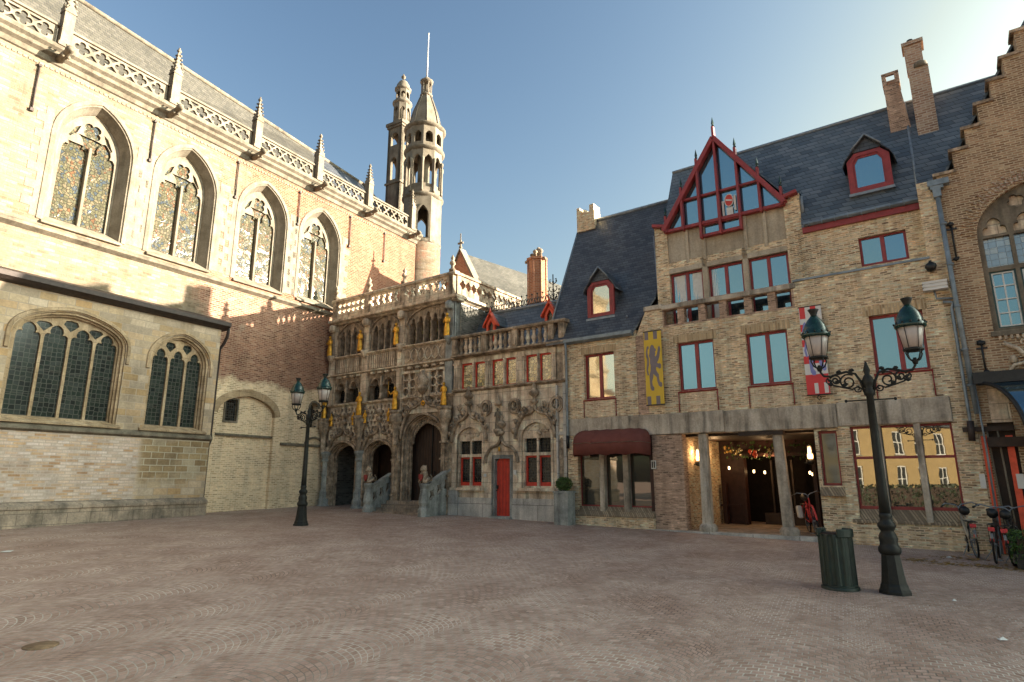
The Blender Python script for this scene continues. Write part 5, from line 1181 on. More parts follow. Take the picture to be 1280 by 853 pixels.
# timber gable
A_ = (u(4.88), z(11.62)); L0 = (u(3.20), z(9.10)); R0 = (u(6.64), z(9.09)); Lf = (u(2.86), z(9.34)); Rf = (u(6.96), z(9.32))
tg = MB()
def brd(p, q, wd=.13, dp=.16, y=D - .04): tg.bar((p[0], y, p[1]), (q[0], y, q[1]), wd, dp)
brd(L0, R0, .10)
brd((u(4.30), z(8.70)), (u(5.48), z(8.70)), .09)
for a, b in ((L0, A_), (R0, A_)): tg.bar((a[0], D - .10, a[1] + .02), (b[0], D - .10, b[1] + .04), .135, .22)
for p, q in (((L0[0] + .08, L0[1] + .16), Lf), ((R0[0] - .08, R0[1] + .16), Rf)): tg.bar((p[0], D - .10, p[1]), (q[0], D - .10, q[1] + .02), .10, .2)
mull = [3.81, 4.33, 4.89, 5.46, 6.02]
def roofz(x):
    if x < A_[0]: t = (x - L0[0]) / (A_[0] - L0[0]); return L0[1] + (A_[1] - L0[1]) * t
    t = (R0[0] - x) / (R0[0] - A_[0]); return R0[1] + (A_[1] - R0[1]) * t
for m in mull:
    x = u(m); tg.bar((x, D - .10, z(9.0) if m in (3.81, 6.02) else z(8.62)), (x, D - .10, roofz(x) + (.36 if m != 4.89 else .42)), .07, .17)
for m in (3.28, 6.57): x = u(m); tg.bar((x, D - .10, z(9.05)), (x, D - .10, z(9.05) + .55), .07, .15)
def tr(z_, xa=None, xb=None, wd=.07):
    if xa is None:
        t = (z_ - L0[1]) / (A_[1] - L0[1]); xa = L0[0] + (A_[0] - L0[0]) * t; xb = R0[0] + (A_[0] - R0[0]) * t
    tg.bar((xa, D - .02, z_), (xb, D - .02, z_), wd, .12)
tr(z(9.97)); tr(z(9.04), u(4.33), u(5.46), .06)
go = tg.build('gable_frame', M['winered'], rs, bevel=.008)
MB().plate([[L0, (u(4.31), z(9.10)), (u(4.31), z(8.72)), (u(5.47), z(8.72)), (u(5.47), z(9.10)), R0, A_]], D + .02, D + .03).build('gable_glazing', M['glass'], go)
mb = MB()
for m in mull + [3.28, 6.57]:
    x = u(m); zz = roofz(x) + (.36 if m != 4.89 else .42) if m in mull else z(9.05) + .55; MB().lathe([(.02, 0), (.05, .04), (.03, .08), (.045, .13), (.012, .3), (.004, .34)], (x, D - .10, zz), 6, False).build('copper_finial', M['lampgreen'], go)

cx, cz = u(5.16), z(9.62)
em = MB().plate([circ(cx, cz, .11, 18, 1.6)], D - .035, D - .03).build('window_emblem', M['redpaint'], rs)
MB().plate([circ(cx, cz, .135, 18, 1.5)], D - .029, D - .025).hexa([(cx - .09, D - .04, cz - .0), (cx + .09, D - .04, cz - .05), (cx + .09, D - .037, cz - .05), (cx - .09, D - .037, cz), (cx - .09, D - .04, cz + .05), (cx + .09, D - .04, cz), (cx + .09, D - .037, cz), (cx - .09, D - .037, cz + .05)]).box(cx - .21, cx - .15, D - .03, D - .025, cz - .45, cz + .02).box(cx + .14, cx + .20, D - .03, D - .025, cz - .35, cz + .12).box(cx - .09, cx + .10, D - .03, D - .025, cz - .46, cz - .22).build('emblem_trim', M['white'], em)
# gable roof back to the main roof
mb = MB()
for (p, q) in (((L0[0] - .12, z(9.20)), A_), ((R0[0] + .12, z(9.20)), A_)):
    mb.hexa([(p[0], D - .1, p[1]), (q[0], D - .1, q[1] + .07), (q[0], 3.0, q[1] + .07), (p[0], 3.0, p[1]), (p[0], D - .1, p[1] + .05), (q[0], D - .1, q[1] + .13), (q[0], 3.0, q[1] + .13), (p[0], 3.0, p[1] + .05)])
gr0 = mb.build('gable_roof', M['slate2'], rs)
for xx, nm in ((gl_, 'l'), (gr_ - .25, 'r')): MB().box(xx, xx + .25, D + .35, 3.0, 6.0, zt_).build('bay_side_wall', M['rbrick'], rs)
MB().tube([(gl_ - .02, D - .03, 9.3), (gl_ - .02, D + .1, 7.2), (gl_ - .05, D + .05, 6.9)], .022, 5).tube([(gr_ + .06, D - .02, z(9.2)), (gr_ + .06, D + .0, z(8.75))], .04, 6).build('drainpipe', M['lead'], rs)
# main roof
SL2 = 2.085; E0 = .38
def ry2(zz): return E0 + (zz - 8.62) / SL2
zr2 = 12.1; yr2 = ry2(zr2)
mb = MB().hexa([(gr_ + .01, E0 - .06, 8.45), (9.58, E0 - .06, 8.45), (9.58, yr2, zr2 - .1), (gr_ + .01, yr2, zr2 - .1), (gr_ + .01, E0 - .06, 8.58), (9.58, E0 - .06, 8.58), (9.58, yr2, zr2), (gr_ + .01, yr2, zr2)])
yc_ = .95; zc_ = 8.62 + (yc_ - E0) * SL2; xm_ = u(3.4, 1.6)
mb.hexa([(xm_, yc_, zc_ - .1), (gr_ + .01, yc_, zc_ - .1), (gr_ + .01, yr2, zr2 - .1), (xm_, yr2, zr2 - .1), (xm_, yc_, zc_), (gr_ + .01, yc_, zc_), (gr_ + .01, yr2, zr2), (xm_, yr2, zr2)])
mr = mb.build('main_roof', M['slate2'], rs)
MB().hexa([(2.9, yr2, zr2 - .1), (12, yr2, zr2 - .1), (12, 6.5, 6), (2.9, 6.5, 6), (2.9, yr2, zr2), (12, yr2, zr2), (12, 6.6, 6), (2.9, 6.6, 6)]).build('rear_roof', M['slate2'], mr)
mb = MB().tube([(u(3.4, 1.6), yr2, zr2 + .01), (12.6, yr2, zr2 + .01)], .05, 6); mb.tube([(9.6, E0 - .02, 8.6), (9.6, yr2, zr2 + .04)], .04, 5); mb.build('ridge_cap', M['lead'], mr)
MB().plate([rect(gr_ - .05, 9.62, 6.5, 8.5), rect(U(8.22, .45), U(9.23, .45), Z(6.96, .45), Z(7.72, .45))], .42, .7).build('upper_wall', M['rbrick'], rs)
casement(rs, U(8.22, .5), U(9.23, .5), Z(6.97, .5), Z(7.72, .5), .52, .5, fr=.06)
MB().box(gr_ + .02, 9.62, .34, .44, 8.30, 8.46).build('eave_board', M['winered'], rs)
mb = MB().xprism([(.24, 8.56), (.22, 8.50), (.28, 8.46), (.40, 8.46), (.40, 8.54), (.30, 8.52)], gr_ + .08, 9.6)
for k in range(9): x = gr_ + .2 + k * .31; mb.box(x, x + .02, .205, .4, 8.44, 8.565)
mb.build('gutter', M['zinc'], rs)
dormer(rs, U(8.19, .6), U(9.14, .6), Z(8.88, .6), Z(9.78, .6), Z(10.36, .6), .52, ry2, 'glass')
mb = MB().box(9.58, 9.98, .0, .5, 6.97, Z(8.72, .2)); mb.build('end_pier', M['rbrick'], rs); MB().box(9.585, 9.98, .0, .36, 3.072, 3.618).build('beam_end_wall', M['rbrick'], rs)
# chimneys near the ridge
x0, x1 = U(9.24, 1.8), U(9.63, 1.8); zb, zt2 = 11.0, Z(11.84, 1.8)
mb = MB().hexa([(x0, 1.55, zb), (x1 + .05, 1.55, zb), (x1 + .05, 2.1, zb), (x0, 2.1, zb), (x0 - .01, 1.6, zt2 - .35), (x1 - .08, 1.6, zt2 - .35), (x1 - .08, 2.05, zt2 - .35), (x0 - .01, 2.05, zt2 - .35)])
for (a, b, c, d) in ((x0 - .03, x0 + .07, 1.58, 2.07), (x1 - .16, x1 - .05, 1.58, 2.07), (x0 + .07, x1 - .16, 1.98, 2.05)): mb.box(a, b, c, d, zt2 - .35, zt2)
mb.box(x0 - .03, x1 - .05, 1.58, 1.66, zt2 - .06, zt2 + .02).build('chimney', M['rbrickd'], mr)
x0, x1 = U(9.78, 1.6), U(10.2, 1.6); zt3 = Z(12.5, 1.6)
mb = MB().box(x0, x1, 1.35, 1.85, 10.2, Z(11.75, 1.6)).box(x0 - .02, x1 - .08, 1.38, 1.8, Z(11.75, 1.6), zt3 - .06).box(x0 - .06, x1 - .02, 1.33, 1.85, zt3 - .1, zt3); c2 = mb.build('chimney', M['cbrick'], mr)
MB().lathe([(.05, zt3), (.05, zt3 + .1), (.10, zt3 + .14), (.08, zt3 + .18)], ((x0 + x1) / 2 - .08, 1.6, 0), 8).build('cowl', M['iron'], c2)
MB().lathe([(.18, Z(11.72, 1.6)), (.16, Z(11.86, 1.6)), (.1, Z(11.9, 1.6))], ((x0 + x1) / 2 + .06, 1.45, 0), 10).build('mortar_flaunching', M['trim2'], c2)
# ground floor: piers, entrance, big window
MB().box(2.44, 3.33, .0, .36, .1, 3.05).build('left_pier', M['rbrickd'], rs)
MB().plate([rect(6.72, 7.50, .1, 3.05), rect(6.80, 7.22, 1.66, 2.98)], .06, .40).build('right_pier', M['rbrick'], rs)
MB().xprism([(-.06, 1.42), (.08, 1.66), (.2, 1.66), (.2, 1.42)], 6.74, 7.28).build('pier_sill', M['soldier'], rs)
f = MB().plate([rect(6.80, 7.22, 1.66, 2.98), rect(6.85, 7.17, 1.72, 2.92)], .2, .27).build('window', M['winered'], rs); MB().box(6.82, 7.2, .23, .24, 1.7, 2.96).build('pane', M['glassdark'], f)
MB().plate([rect(7.28, 9.98, .05, 3.07), rect(7.52, 9.54, .84, 3.05)], .0, .36).build('lower_wall', M['rbrick'], rs)
MB().xprism([(-.03, .82), (-.03, .86), (.14, 1.14), (.3, 1.14), (.3, .82)], 7.36, 9.6).build('sill', M['soldier'], rs)
bigw = MB().plate([rect(7.50, 9.56, 1.13, 3.05), rect(7.57, 8.05, 1.20, 2.28), rect(7.57, 8.05, 2.34, 3.0), rect(8.15, 8.84, 1.20, 2.28), rect(8.15, 8.84, 2.34, 3.0), rect(8.95, 9.50, 1.20, 2.28), rect(8.95, 9.50, 2.34, 3.0)], .13, .20).build('restaurant_window', M['winered'], rs, bevel=.006)
MB().box(7.52, 9.54, .165, .175, 1.15, 3.03).build('pane', M['glassshop'], bigw)
mb = MB()
for x in (8.03, 8.82): mb.hexa([(x, -.02, .85), (x + .13, -.02, .85), (x + .13, .15, 1.0), (x, .15, 1.0), (x, -.02, 3.06), (x + .13, -.02, 3.06), (x + .13, .15, 3.06), (x, .15, 3.06)])
mb.build('concrete_mullion', M['concrete'], rs, bevel=.01)
for x, dx in ((3.90, -.03), (5.84, .07)):
    t = MB().hexa([(x - .13 + dx, .02, .4), (x + .13 + dx, .02, .4), (x + .13 + dx, .27, .4), (x - .13 + dx, .27, .4), (x - .115 , .02, 3.05), (x + .115, .02, 3.05), (x + .115, .25, 3.05), (x - .115, .25, 3.05)])
    c = t.build('entrance_column', M['concrete'], rs, bevel=.025); MB().lathe([(.24, .2), (.24, .56), (.19, .64), (.12, .66)], (x + dx, .15, 0), 16).build('base', M['concrete'], c)
MB().box(2.3, 9.9, 6.2, 6.5, .1, 7.2).box(9.62, 9.9, .4, 6.2, .1, 8.4).build('rear_wall', M['rbrickd'], rs)  # unseen walls added to keep sun from passing through the openings
# passage interior
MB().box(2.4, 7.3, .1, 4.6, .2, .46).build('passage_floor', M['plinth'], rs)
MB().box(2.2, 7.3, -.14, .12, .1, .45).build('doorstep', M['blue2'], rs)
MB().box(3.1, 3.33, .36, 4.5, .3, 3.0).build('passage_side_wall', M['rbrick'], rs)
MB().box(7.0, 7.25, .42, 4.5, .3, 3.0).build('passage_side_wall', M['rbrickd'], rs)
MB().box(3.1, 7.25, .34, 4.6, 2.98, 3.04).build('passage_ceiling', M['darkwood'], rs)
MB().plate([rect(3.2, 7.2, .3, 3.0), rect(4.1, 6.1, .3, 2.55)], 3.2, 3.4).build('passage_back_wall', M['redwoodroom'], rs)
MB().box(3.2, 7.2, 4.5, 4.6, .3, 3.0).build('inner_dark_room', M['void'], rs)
mb = MB()
for x in (4.05, 6.08): mb.box(x - .05, x + .05, 3.1, 3.25, .4, 2.6)
mb.box(4.0, 6.12, 3.1, 3.25, 2.5, 2.6).box(3.45, 3.55, 2.9, 3.1, .5, 1.7).box(3.34, 3.95, 2.95, 3.0, 1.0, 1.06); mb.build('entrance_frame', M['redwoodroom'], rs)
mb = MB()
for x in (4.7, 5.3): mb.box(x, x + .05, 3.8, 3.9, .46, 2.4)
mb.box(4.45, 5.6, 3.7, 4.0, .46, .8); mb.build('inner_fittings', M['darkwood'], rs)
fl = MB()
for i in range(160):
    x, y, zz = rnd.uniform(3.5, 6.7), rnd.uniform(2.6, 3.15), rnd.uniform(2.35, 2.9); q = rnd.uniform(.03, .07); a = rnd.uniform(0, 3.1); fl.add([(x, y, zz), (x + q * math.cos(a), y + q * math.sin(a), zz + .03), (x + .02, y, zz + q * 1.6), (x - q * .6, y, zz + q * .7)], [(0, 1, 2, 3)])
fl.build('hanging_greenery', M['leaf'], rs)
for (x, zz, m) in ((4.55, 2.55, 'orange'), (4.1, 2.62, 'yellowleaded'), (5.1, 2.62, 'yellowleaded'), (3.8, 2.7, 'leafdead')):
    mb = MB()
    for k in range(9): mb.blob((x + rnd.uniform(-.12, .12), 2.55, zz + rnd.uniform(-.1, .1)), rnd.uniform(.03, .06), n=5, m=3)
    mb.build('flower_cluster', M[m], rs)
def m_emit(name, c, st):
    s = NT(name); s.b.inputs['Emission Color'].default_value = (*c, 1); s.b.inputs['Emission Strength'].default_value = st; s.col(c, .4, .3); return s.m
M['lampglow'] = m_emit('lit_lamp_glass', (1, .55, .2), .6)
M['bulb'] = m_emit('lit_bulb', (1, .66, .3), 1.1)
def pl(x, y, zz, e, r=.05):
    l = bpy.data.lights.new('lamp_light', 'POINT'); l.energy = e; l.color = (1, .62, .3); l.shadow_soft_size = r; o = bpy.data.objects.new('lamp_light', l); S.collection.objects.link(o); o.parent = rs; o.location = (x, y, zz)
for x, y, zz, lb in ((3.47, .85, 2.3, 'lit glass wall lantern on the left wall inside the restaurant entrance'), (6.42, .9, 2.3, 'lit glass wall lantern right of the second entrance column')):
    t = Q.sub('wall_lantern', x, y, zz, lb, 'lamp', 'lit wall lanterns in the restaurant entrance')
    MB().lathe([(.05, -.12), (.10, -.08), (.11, .0), (.05, .02)], (0, 0, 0), 10).box(-.15, .0, -.015, .015, -.08, -.05).build('bracket', M['iron'], t)
    MB().lathe([(.055, .02), (.07, .08), (.055, .34), (.045, .38)], (0, 0, 0), 10).build('glass', M['lampglass'], t)
    MB().lathe([(.03, .04), (.04, .10), (.012, .2)], (0, -.02, 0), 8).build('flame', M['bulb'], t); MB().lathe([(.06, .03), (.072, .08), (.066, .16)], (0, 0, 0), 10).build('glow', M['lampglow'], t)
    pl(x, y - .12, zz + .25, 1.1)
for i, (x, y, zz) in enumerate(((4.25, 3.6, 2.05), (4.55, 3.7, 2.02), (5.2, 3.6, 2.08), (5.85, 3.7, 2.0), (3.7, 2.9, 2.15), (5.98, 3.4, 1.95))):
    MB().lathe([(.015, -.04), (.028, -.03), (.028, .04), (.015, .05)], (x, y, zz), 8).build('hanging_bulb', M['bulb'], rs)
pl(4.9, 3.0, 2.4, 2.5); pl(3.6, 2.0, 2.6, 1.5)
for x, zz in ((2.02, 2.3), (2.02, 1.4)):
    MB().lathe([(.16, 0), (.13, .05), (.05, .12), (.01, .16)], (x, .36, zz), 12).build('shop_lamp', M['lampglow'], eh)
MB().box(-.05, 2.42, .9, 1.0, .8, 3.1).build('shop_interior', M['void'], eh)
# menu frame beside the awning
mf = Q.sub('menu_frame', 2.47, -.02, 2.22, 'small white framed notice on the brick pier right of the awning', 'sign')
MB().box(-.07, .07, -.025, 0, -.12, .12).build('frame', M['white'], mf)
MB().box(-.05, -.01, -.03, -.025, -.09, .09).box(.01, .05, -.03, -.025, -.09, .09).build('notice', M['iron'], mf)

# ---------------------------------------------------------------- banners
def banner(x0, x1, z0, z1, y, label, base, name='banner'):
    t = Q.sub(name, (x0 + x1) / 2, y, z0, label, 'banner'); w_ = (x1 - x0) / 2; h = z1 - z0
    MB().box(-w_, w_, -.02, 0, 0, h).build('cloth', base, t)
    MB().tube([(-w_ * 1.05, -.01, h + .01), (w_ * 1.05, -.01, h + .01)], .018, 6).tube([(-w_ * 1.05, -.01, -.01), (w_ * 1.05, -.01, -.01)], .018, 6).tube([(w_ * .5, -.01, h), (w_ * .5, y * -1, h + .0)], .01, 4).build('rod', M['iron'], t)
    return t, w_, h
M['byellow'] = m_flat('yellow_banner_cloth', (.62, .42, .06), .8, 0, .2, .08, 3)
M['bgrey'] = m_flat('grey_banner_print', (.20, .17, .18), .8, 0, .2, .12, 3)
M['bred'] = m_flat('red_banner_print', (.60, .07, .07), .8, 0, .2, .08, 3)
M['bwhite'] = m_flat('white_banner_cloth', (.62, .61, .58), .8, 0, .2, .08, 3)
M['bblue'] = m_flat('blue_banner_print', (.22, .24, .48), .8, 0, .2, .1, 3)
LION = [[(.30, .90), (.36, .97), (.46, 1.0), (.56, .97), (.60, .92), (.68, .90), (.70, .86), (.62, .84), (.66, .80), (.60, .76), (.66, .73), (.74, .78), (.80, .86), (.84, .94), (.92, .95), (.97, .89), (.92, .82), (.88, .72), (.80, .64), (.72, .60), (.80, .57), (.90, .58), (.97, .54), (.95, .47), (.84, .46), (.74, .50), (.66, .50), (.64, .44), (.72, .38), (.80, .34), (.80, .25), (.84, .18), (.96, .16), (.98, .09), (.88, .06), (.76, .10), (.68, .20), (.66, .28), (.54, .33), (.46, .36), (.44, .28), (.36, .20), (.38, .12), (.48, .06), (.46, .0), (.32, .0), (.24, .06), (.22, .20), (.22, .34), (.30, .44), (.32, .54), (.28, .62), (.30, .70), (.24, .76), (.28, .83)],
        [(.06, .86), (.12, .96), (.22, .99), (.26, .93), (.18, .90), (.16, .82), (.22, .70), (.22, .58), (.14, .46), (.18, .34), (.10, .34), (.04, .46), (.10, .58), (.12, .68), (.05, .76)]]
def lion_print(t, w_, h, z0, z1, mat, sc=.9):
    mb = MB()
    for k, lp in enumerate(LION): mb.plate([[((x - .5) * 2 * w_ * sc, z0 + (z1 - z0) * q) for x, q in lp]], -.0245 - .0006 * k, -.0205)
    mb.build('lion_emblem', mat, t)
t, w_, h = banner(2.40, 2.94, 3.92, 6.08, -.12, 'long yellow banner with grey rampant lion hanging left of the upper windows', M['byellow'])
lion_print(t, w_, h, .40, 1.76, M['bgrey'], .92)
mb = MB()
for zz in ((.0, .24), (h - .24, h)):
    for a in (-.9, .12): mb.box(w_ * a, w_ * (a + .44), -.0225, -.0195, *zz)
mb.build('end_bars', M['bgrey'], t)
t, w_, h = banner(6.70, 7.22, 3.87, 6.12, -.12, 'red and white banner with blue lion hanging behind the street lamp', M['bwhite'])
mb = MB()
for a, b in ((.0, .50), (.78, .98), (1.22, 1.40), (1.62, 1.80)): mb.box(-w_, w_, -.0225, -.0195, a, b)
for a in (-.95, .02): mb.box(w_ * a, w_ * (a + .5), -.0225, -.0195, h - .30, h)
mb.build('red_bars', M['bred'], t)
mb = MB()
for a in (-.30, .55): mb.box(w_ * a, w_ * (a + .34), -.0255, -.0225, .02, .28)
mb.build('end_bars', M['bwhite'], t)
lion_print(t, w_, h, .48, 1.88, M['bblue'], .95)
MB().tube([(.0, -.02, -.02), (.05, -.02, -.08), (.0, -.02, -.15), (-.05, -.02, -.08), (0, -.02, -.02)], .012, 5).build('tassel_ring', M['iron'], t)

# ---------------------------------------------------------------- fittings on the wall
t = Q.sub('floodlight', 9.62, -.02, 6.62, 'black floodlight high on the brown brick wall near the drainpipe', 'floodlight')
MB().lathe([(.02, 0), (.10, .02), (.12, .12), (.08, .2)], (0, 0, 0), 10).build('head', M['iron'], t).rotation_euler = (R(75), 0, 0); MB().box(-.03, .03, -.05, .02, .05, .2).build('bracket', M['iron'], t)
t = Q.sub('light_box', 9.66, -.1, 6.02, 'white slatted light box on a bent arm beside the drainpipe', 'wall light')
mb = MB()
for k in range(3): mb.box(-.26, .22, -.12, .1, .05 + .08 * k, .10 + .08 * k)
mb.box(-.24, .2, -.10, .08, .08, .26).build('box', M['bwhite'], t); MB().tube([(-.05, .02, .05), (-.03, .02, -.14), (.30, .04, -.18), (.32, .1, -.18)], .025, 6).build('arm', M['zinc'], t)
# ================================================================ stepped gable house on the right
gh = Q.root('stepped_gable_house', 'reddish brick house with stepped gable and tall arched stone window', 'house')
C0 = 12.2; pts = [(9.98, -.1), (9.98, 8.72)]; edges = [(10.0, 8.88), (10.37, 9.40), (10.67, 9.88), (10.98, 10.41), (11.28, 10.90), (11.58, 11.39), (11.88, 11.95)]
outl = [(9.98, -.1)]
for i, (x, zz) in enumerate(edges): outl += [(x, zz)] if i == 0 else [(x, edges[i - 1][1]), (x, zz)]
left = outl; right = [(2 * C0 - x, zz) for x, zz in reversed(left)]
aw_ = arch(10.56, 12.86, 4.98, 7.18, 8.30, 12)
hx0, hx1 = 10.32, 13.6
MB().plate([left + right, aw_, rect(10.16, 10.62, .2, 3.0)], -.01, .4).build('gable_wall', M['gbrick'], gh)
for i in range(1, len(edges)):
    xa, zz = edges[i - 1]; xb = edges[i][0]
    MB().box(xa - .07, xb + .02, -.07, .45, zz - .02, zz + .05).build('step_coping', M['goth'], gh); MB().box(2 * C0 - xb - .02, 2 * C0 - xa + .07, -.07, .45, zz - .02, zz + .05).build('step_coping', M['goth'], gh)
MB().box(11.80, 12.60, -.07, .45, 11.93, 12.0).build('step_coping', M['goth'], gh)
mb = MB()
for k, d in enumerate((.04, .17)):
    path = arch(10.56, 12.86, 5.0, 7.18, 8.30, 14)
    n = 46
for i in range(46):   # voussoir bricks
    a = math.pi * (i + .5) / 46; c, s_ = math.cos(a), math.sin(a); rx, rz = 1.15, 1.12
    for r0, r1, yy in ((.03, .19, -.035), (.21, .30, -.05)):
        p = [(11.71 - (rx + r0) * c - s_ * .028, 7.18 + (rz + r0) * s_ - c * .028 * 0), (11.71 - (rx + r0) * c + s_ * .028, 7.18 + (rz + r0) * s_), (11.71 - (rx + r1) * c + s_ * .03, 7.18 + (rz + r1) * s_), (11.71 - (rx + r1) * c - s_ * .03, 7.18 + (rz + r1) * s_)]
        if r0 < .1 or i % 2: mb.prism(p, yy, .02)
mb.build('arch_voussoirs', M['cbrick'], gh)
gw = MB(); holes = []
lights = [(10.66 + .545 * k, 10.66 + .545 * k + .47) for k in range(4)]
for a, b in lights: holes += [rect(a, b, 5.06, 6.36), rect(a, b, 6.46, 7.16)]
for k, (a, b) in enumerate(lights):
    c = (a + b) / 2; hh = 7.18 + 1.05 * math.sqrt(max(0, 1 - ((c - 11.71) / 1.15) ** 2)); holes.append(trefarch(a + .02, b - .02, 7.22, 7.3, min(7.62, hh - .1)))
holes += [foil(11.35, 7.92, .16, 4, .4, 20), foil(12.08, 7.92, .16, 4, .4, 20), foil(11.71, 8.1, .08, 3)]
gw.plate([grow(aw_, .02)] + holes, .10, .26); gw.box(10.5, 12.92, -.06, .2, 4.86, 4.97)
f = gw.build('window', M['trim2'], gh, bevel=.01)
MB().box(10.6, 12.85, .19, .2, 6.42, 7.18).build('heraldic_pane', M['heraldic'], f)
MB().plate([arch(10.6, 12.82, 7.16, 7.2, 8.25, 10)], .2, .26).build('blind_tracery', M['goth2'], f)
mb = MB(); gf = MB()
for a, b in lights:
    gf.plate([rect(a, b, 5.05, 6.37), rect(a + .035, b - .035, 5.09, 6.33)], .14, .2)
    c = (a + b) / 2; mb.box(c - .014, c + .014, .155, .185, 5.09, 6.33)
    for k in range(1, 4): zz = 5.09 + 1.24 * k / 4; mb.box(a + .03, b - .03, .15, .18, zz - .013, zz + .013)
    mb.plate([rect(a + .035, b - .035, 5.09, 6.33), rect(a + .065, b - .065, 5.12, 6.30)], .15, .185)
gf.build('frame', M['lampgreen'], f); mb.build('glazing_bars', M['white'], f); MB().box(10.6, 12.85, .185, .19, 5.03, 6.4).build('pane', M['glass'], f)
mb = MB().plate([rect(10.62, 12.8, 3.98, 4.8), [(10.72, 4.1), (10.9, 4.1), (11.3, 4.5), (11.3, 4.72), (10.95, 4.6)]], -.0, .05)
for s_ in (0, 1): mb.tube([(10.68 + s_ * 1.1, -.05, 4.7), (10.9 + s_ * 1.1, -.06, 4.55), (11.1 + s_ * 1.1, -.06, 4.25), (11.4 + s_ * 1.1, -.06, 4.2), (11.6 + s_ * 1.1, -.05, 4.4)], .05, 6).tube([(10.68 + s_ * 1.1, -.05, 4.02), (10.8 + s_ * 1.1, -.06, 4.2), (11.05 + s_ * 1.1, -.06, 4.25)], .04, 6)
relief(mb, 10.7, 12.7, 4.02, 4.76, [], 26, .06, -.02)
x = 10.62
while x < 12.8: mb.box(x, x + .05, -.06, 0, 4.78, 4.86); x += .1
mb.build('carved_panel', M['goth2'], gh)
for x, z0_, z1_ in ((10.12, 6.75, 7.6), (10.30, 4.1, 4.75)):
    MB().tube([(x, -.05, z0_), (x, -.05, z1_)], .022, 5).blob((x, -.06, z1_), .07, 1.2, .6, .8, 6, 4, .3).blob((x, -.06, z0_), .06, 1, .6, .8, 6, 4, .3).box(x - .10, x + .10, -.06, -.03, z1_ - .14, z1_ - .10).build('wall_anchor', M['iron'], gh)
# roof of this house, continuing the slate line
mb = MB().hexa([(9.60, E0 - .02, 8.60), (10.6, E0 - .02, 8.60), (12.6, yr2, zr2 - .1), (9.60, yr2, zr2 - .1), (9.60, E0 - .02, 8.72), (10.6, E0 - .02, 8.72), (12.6, yr2, zr2), (9.60, yr2, zr2)])
mb.hexa([(10.6, E0 + .05, 8.6), (12.6, E0 + .05, 8.6), (12.6, yr2, zr2 - .1), (12.5, yr2, zr2 - .1), (10.6, E0 + .05, 8.7), (12.6, E0 + .05, 8.7), (12.6, yr2, zr2), (12.5, yr2, zr2)])
rf = mb.build('roof', M['slate2'], gh)
mb = MB().hexa([(9.98, .4, 8.7), (C0, .4, 12.4), (C0, 8, 12.4), (9.98, 8, 8.7), (9.98, .4, 8.8), (C0, .4, 12.5), (C0, 8, 12.5), (9.98, 8, 8.8)]); mb.hexa([(14.4, .4, 8.7), (C0, .4, 12.4), (C0, 8, 12.4), (14.4, 8, 8.7), (14.4, .4, 8.8), (C0, .4, 12.5), (C0, 8, 12.5), (14.4, 8, 8.8)]); 
mb.build('gable_roof', M['slate2'], gh)
# drain pipes in the corner
mb = MB().box(9.80, 10.22, -.22, -.02, 8.58, 8.72).box(9.84, 10.10, -.20, -.03, 8.50, 8.58).box(9.88, 10.04, -.20, -.03, 8.30, 8.5); mb.build('rainwater_head', M['zinc'], gh)
mb = MB().tube([(9.96, -.12, 8.4), (9.98, -.12, 5.8), (10.02, -.12, 3.2)], .055, 8)
for zz in (7.6, 6.6, 5.6, 4.6, 3.8): mb.lathe([(.07, 0), (.07, .05)], (9.99, -.12, zz), 8)
mb.build('drainpipe', M['zinc'], gh)
mb = MB().tube([(9.74, -.08, 5.78), (9.92, -.1, 5.74), (9.88, -.1, 5.6), (9.88, -.1, 3.1), (9.85, -.1, 2.75)], .035, 8); mb.tube([(10.06, -.12, 3.9), (10.08, -.14, 2.6), (10.06, -.14, .3)], .022, 6); mb.build('drainpipe', M['zinc'], gh)
MB().tube([(9.88, -.1, 3.05), (9.86, -.1, 2.62)], .07, 8).build('pipe_foot', M['darkpipe'], gh)
# doorway with red posts under a curved canopy
mb = MB().box(10.02, 10.12, -.03, .05, .3, 2.72).box(10.44, 10.56, -.03, .05, .3, 2.72); mb.build('door_post', M['orange'], gh)
MB().box(10.14, 10.64, .1, .16, .2, 3.0).build('door', M['darkwood'], gh)
MB().tube([(10.20, -.06, .3), (10.14, -.06, 2.9)], .018, 5).tube([(10.36, -.06, .3), (10.32, -.06, 2.9)], .018, 5).build('door_pull_bar', M['trim2'], gh)
MB().box(9.88, 9.98, -.05, -.01, 1.62, 1.92).box(10.5, 10.62, -.07, -.03, 1.62, 1.92).build('notice_plate', M['bwhite'], gh)
MB().box(10.12, 10.9, -.2, .0, 2.48, 2.68).box(9.72, 10.6, -.08, .0, 2.82, 2.92).build('lintel', M['darkwood'], gh)
cn = MB().box(10.05, 14.2, -.3, .0, 3.92, 4.02).box(10.05, 14.2, -.36, -.3, 3.82, 4.06)
pth = [(10.14 + .62 * math.sin(t), -.2 - .95 * math.sin(t), 2.55 + 1.28 * math.cos(t)) for t in [math.pi / 2 * k / 10 for k in range(11)]]
cn.tube(pth, .045, 6); cn.tube([(x + 1.4, y, zz) for x, y, zz in pth], .045, 6); cn.tube([pth[-1], (14.2, pth[-1][1], pth[-1][2])], .04, 6)
co = cn.build('canopy_frame', M['iron'], gh)
vs = [p for p in pth] + [(14.0, p[1], p[2]) for p in pth]; MB().add(vs, [(i, i + 1, i + 12, i + 11) for i in range(10)], True).build('canopy_glass', M['glass'], co)
MB().box(10.25, 10.6, -.02, .0, 3.0, 3.8).build('stone_surround', M['goth2'], gh)

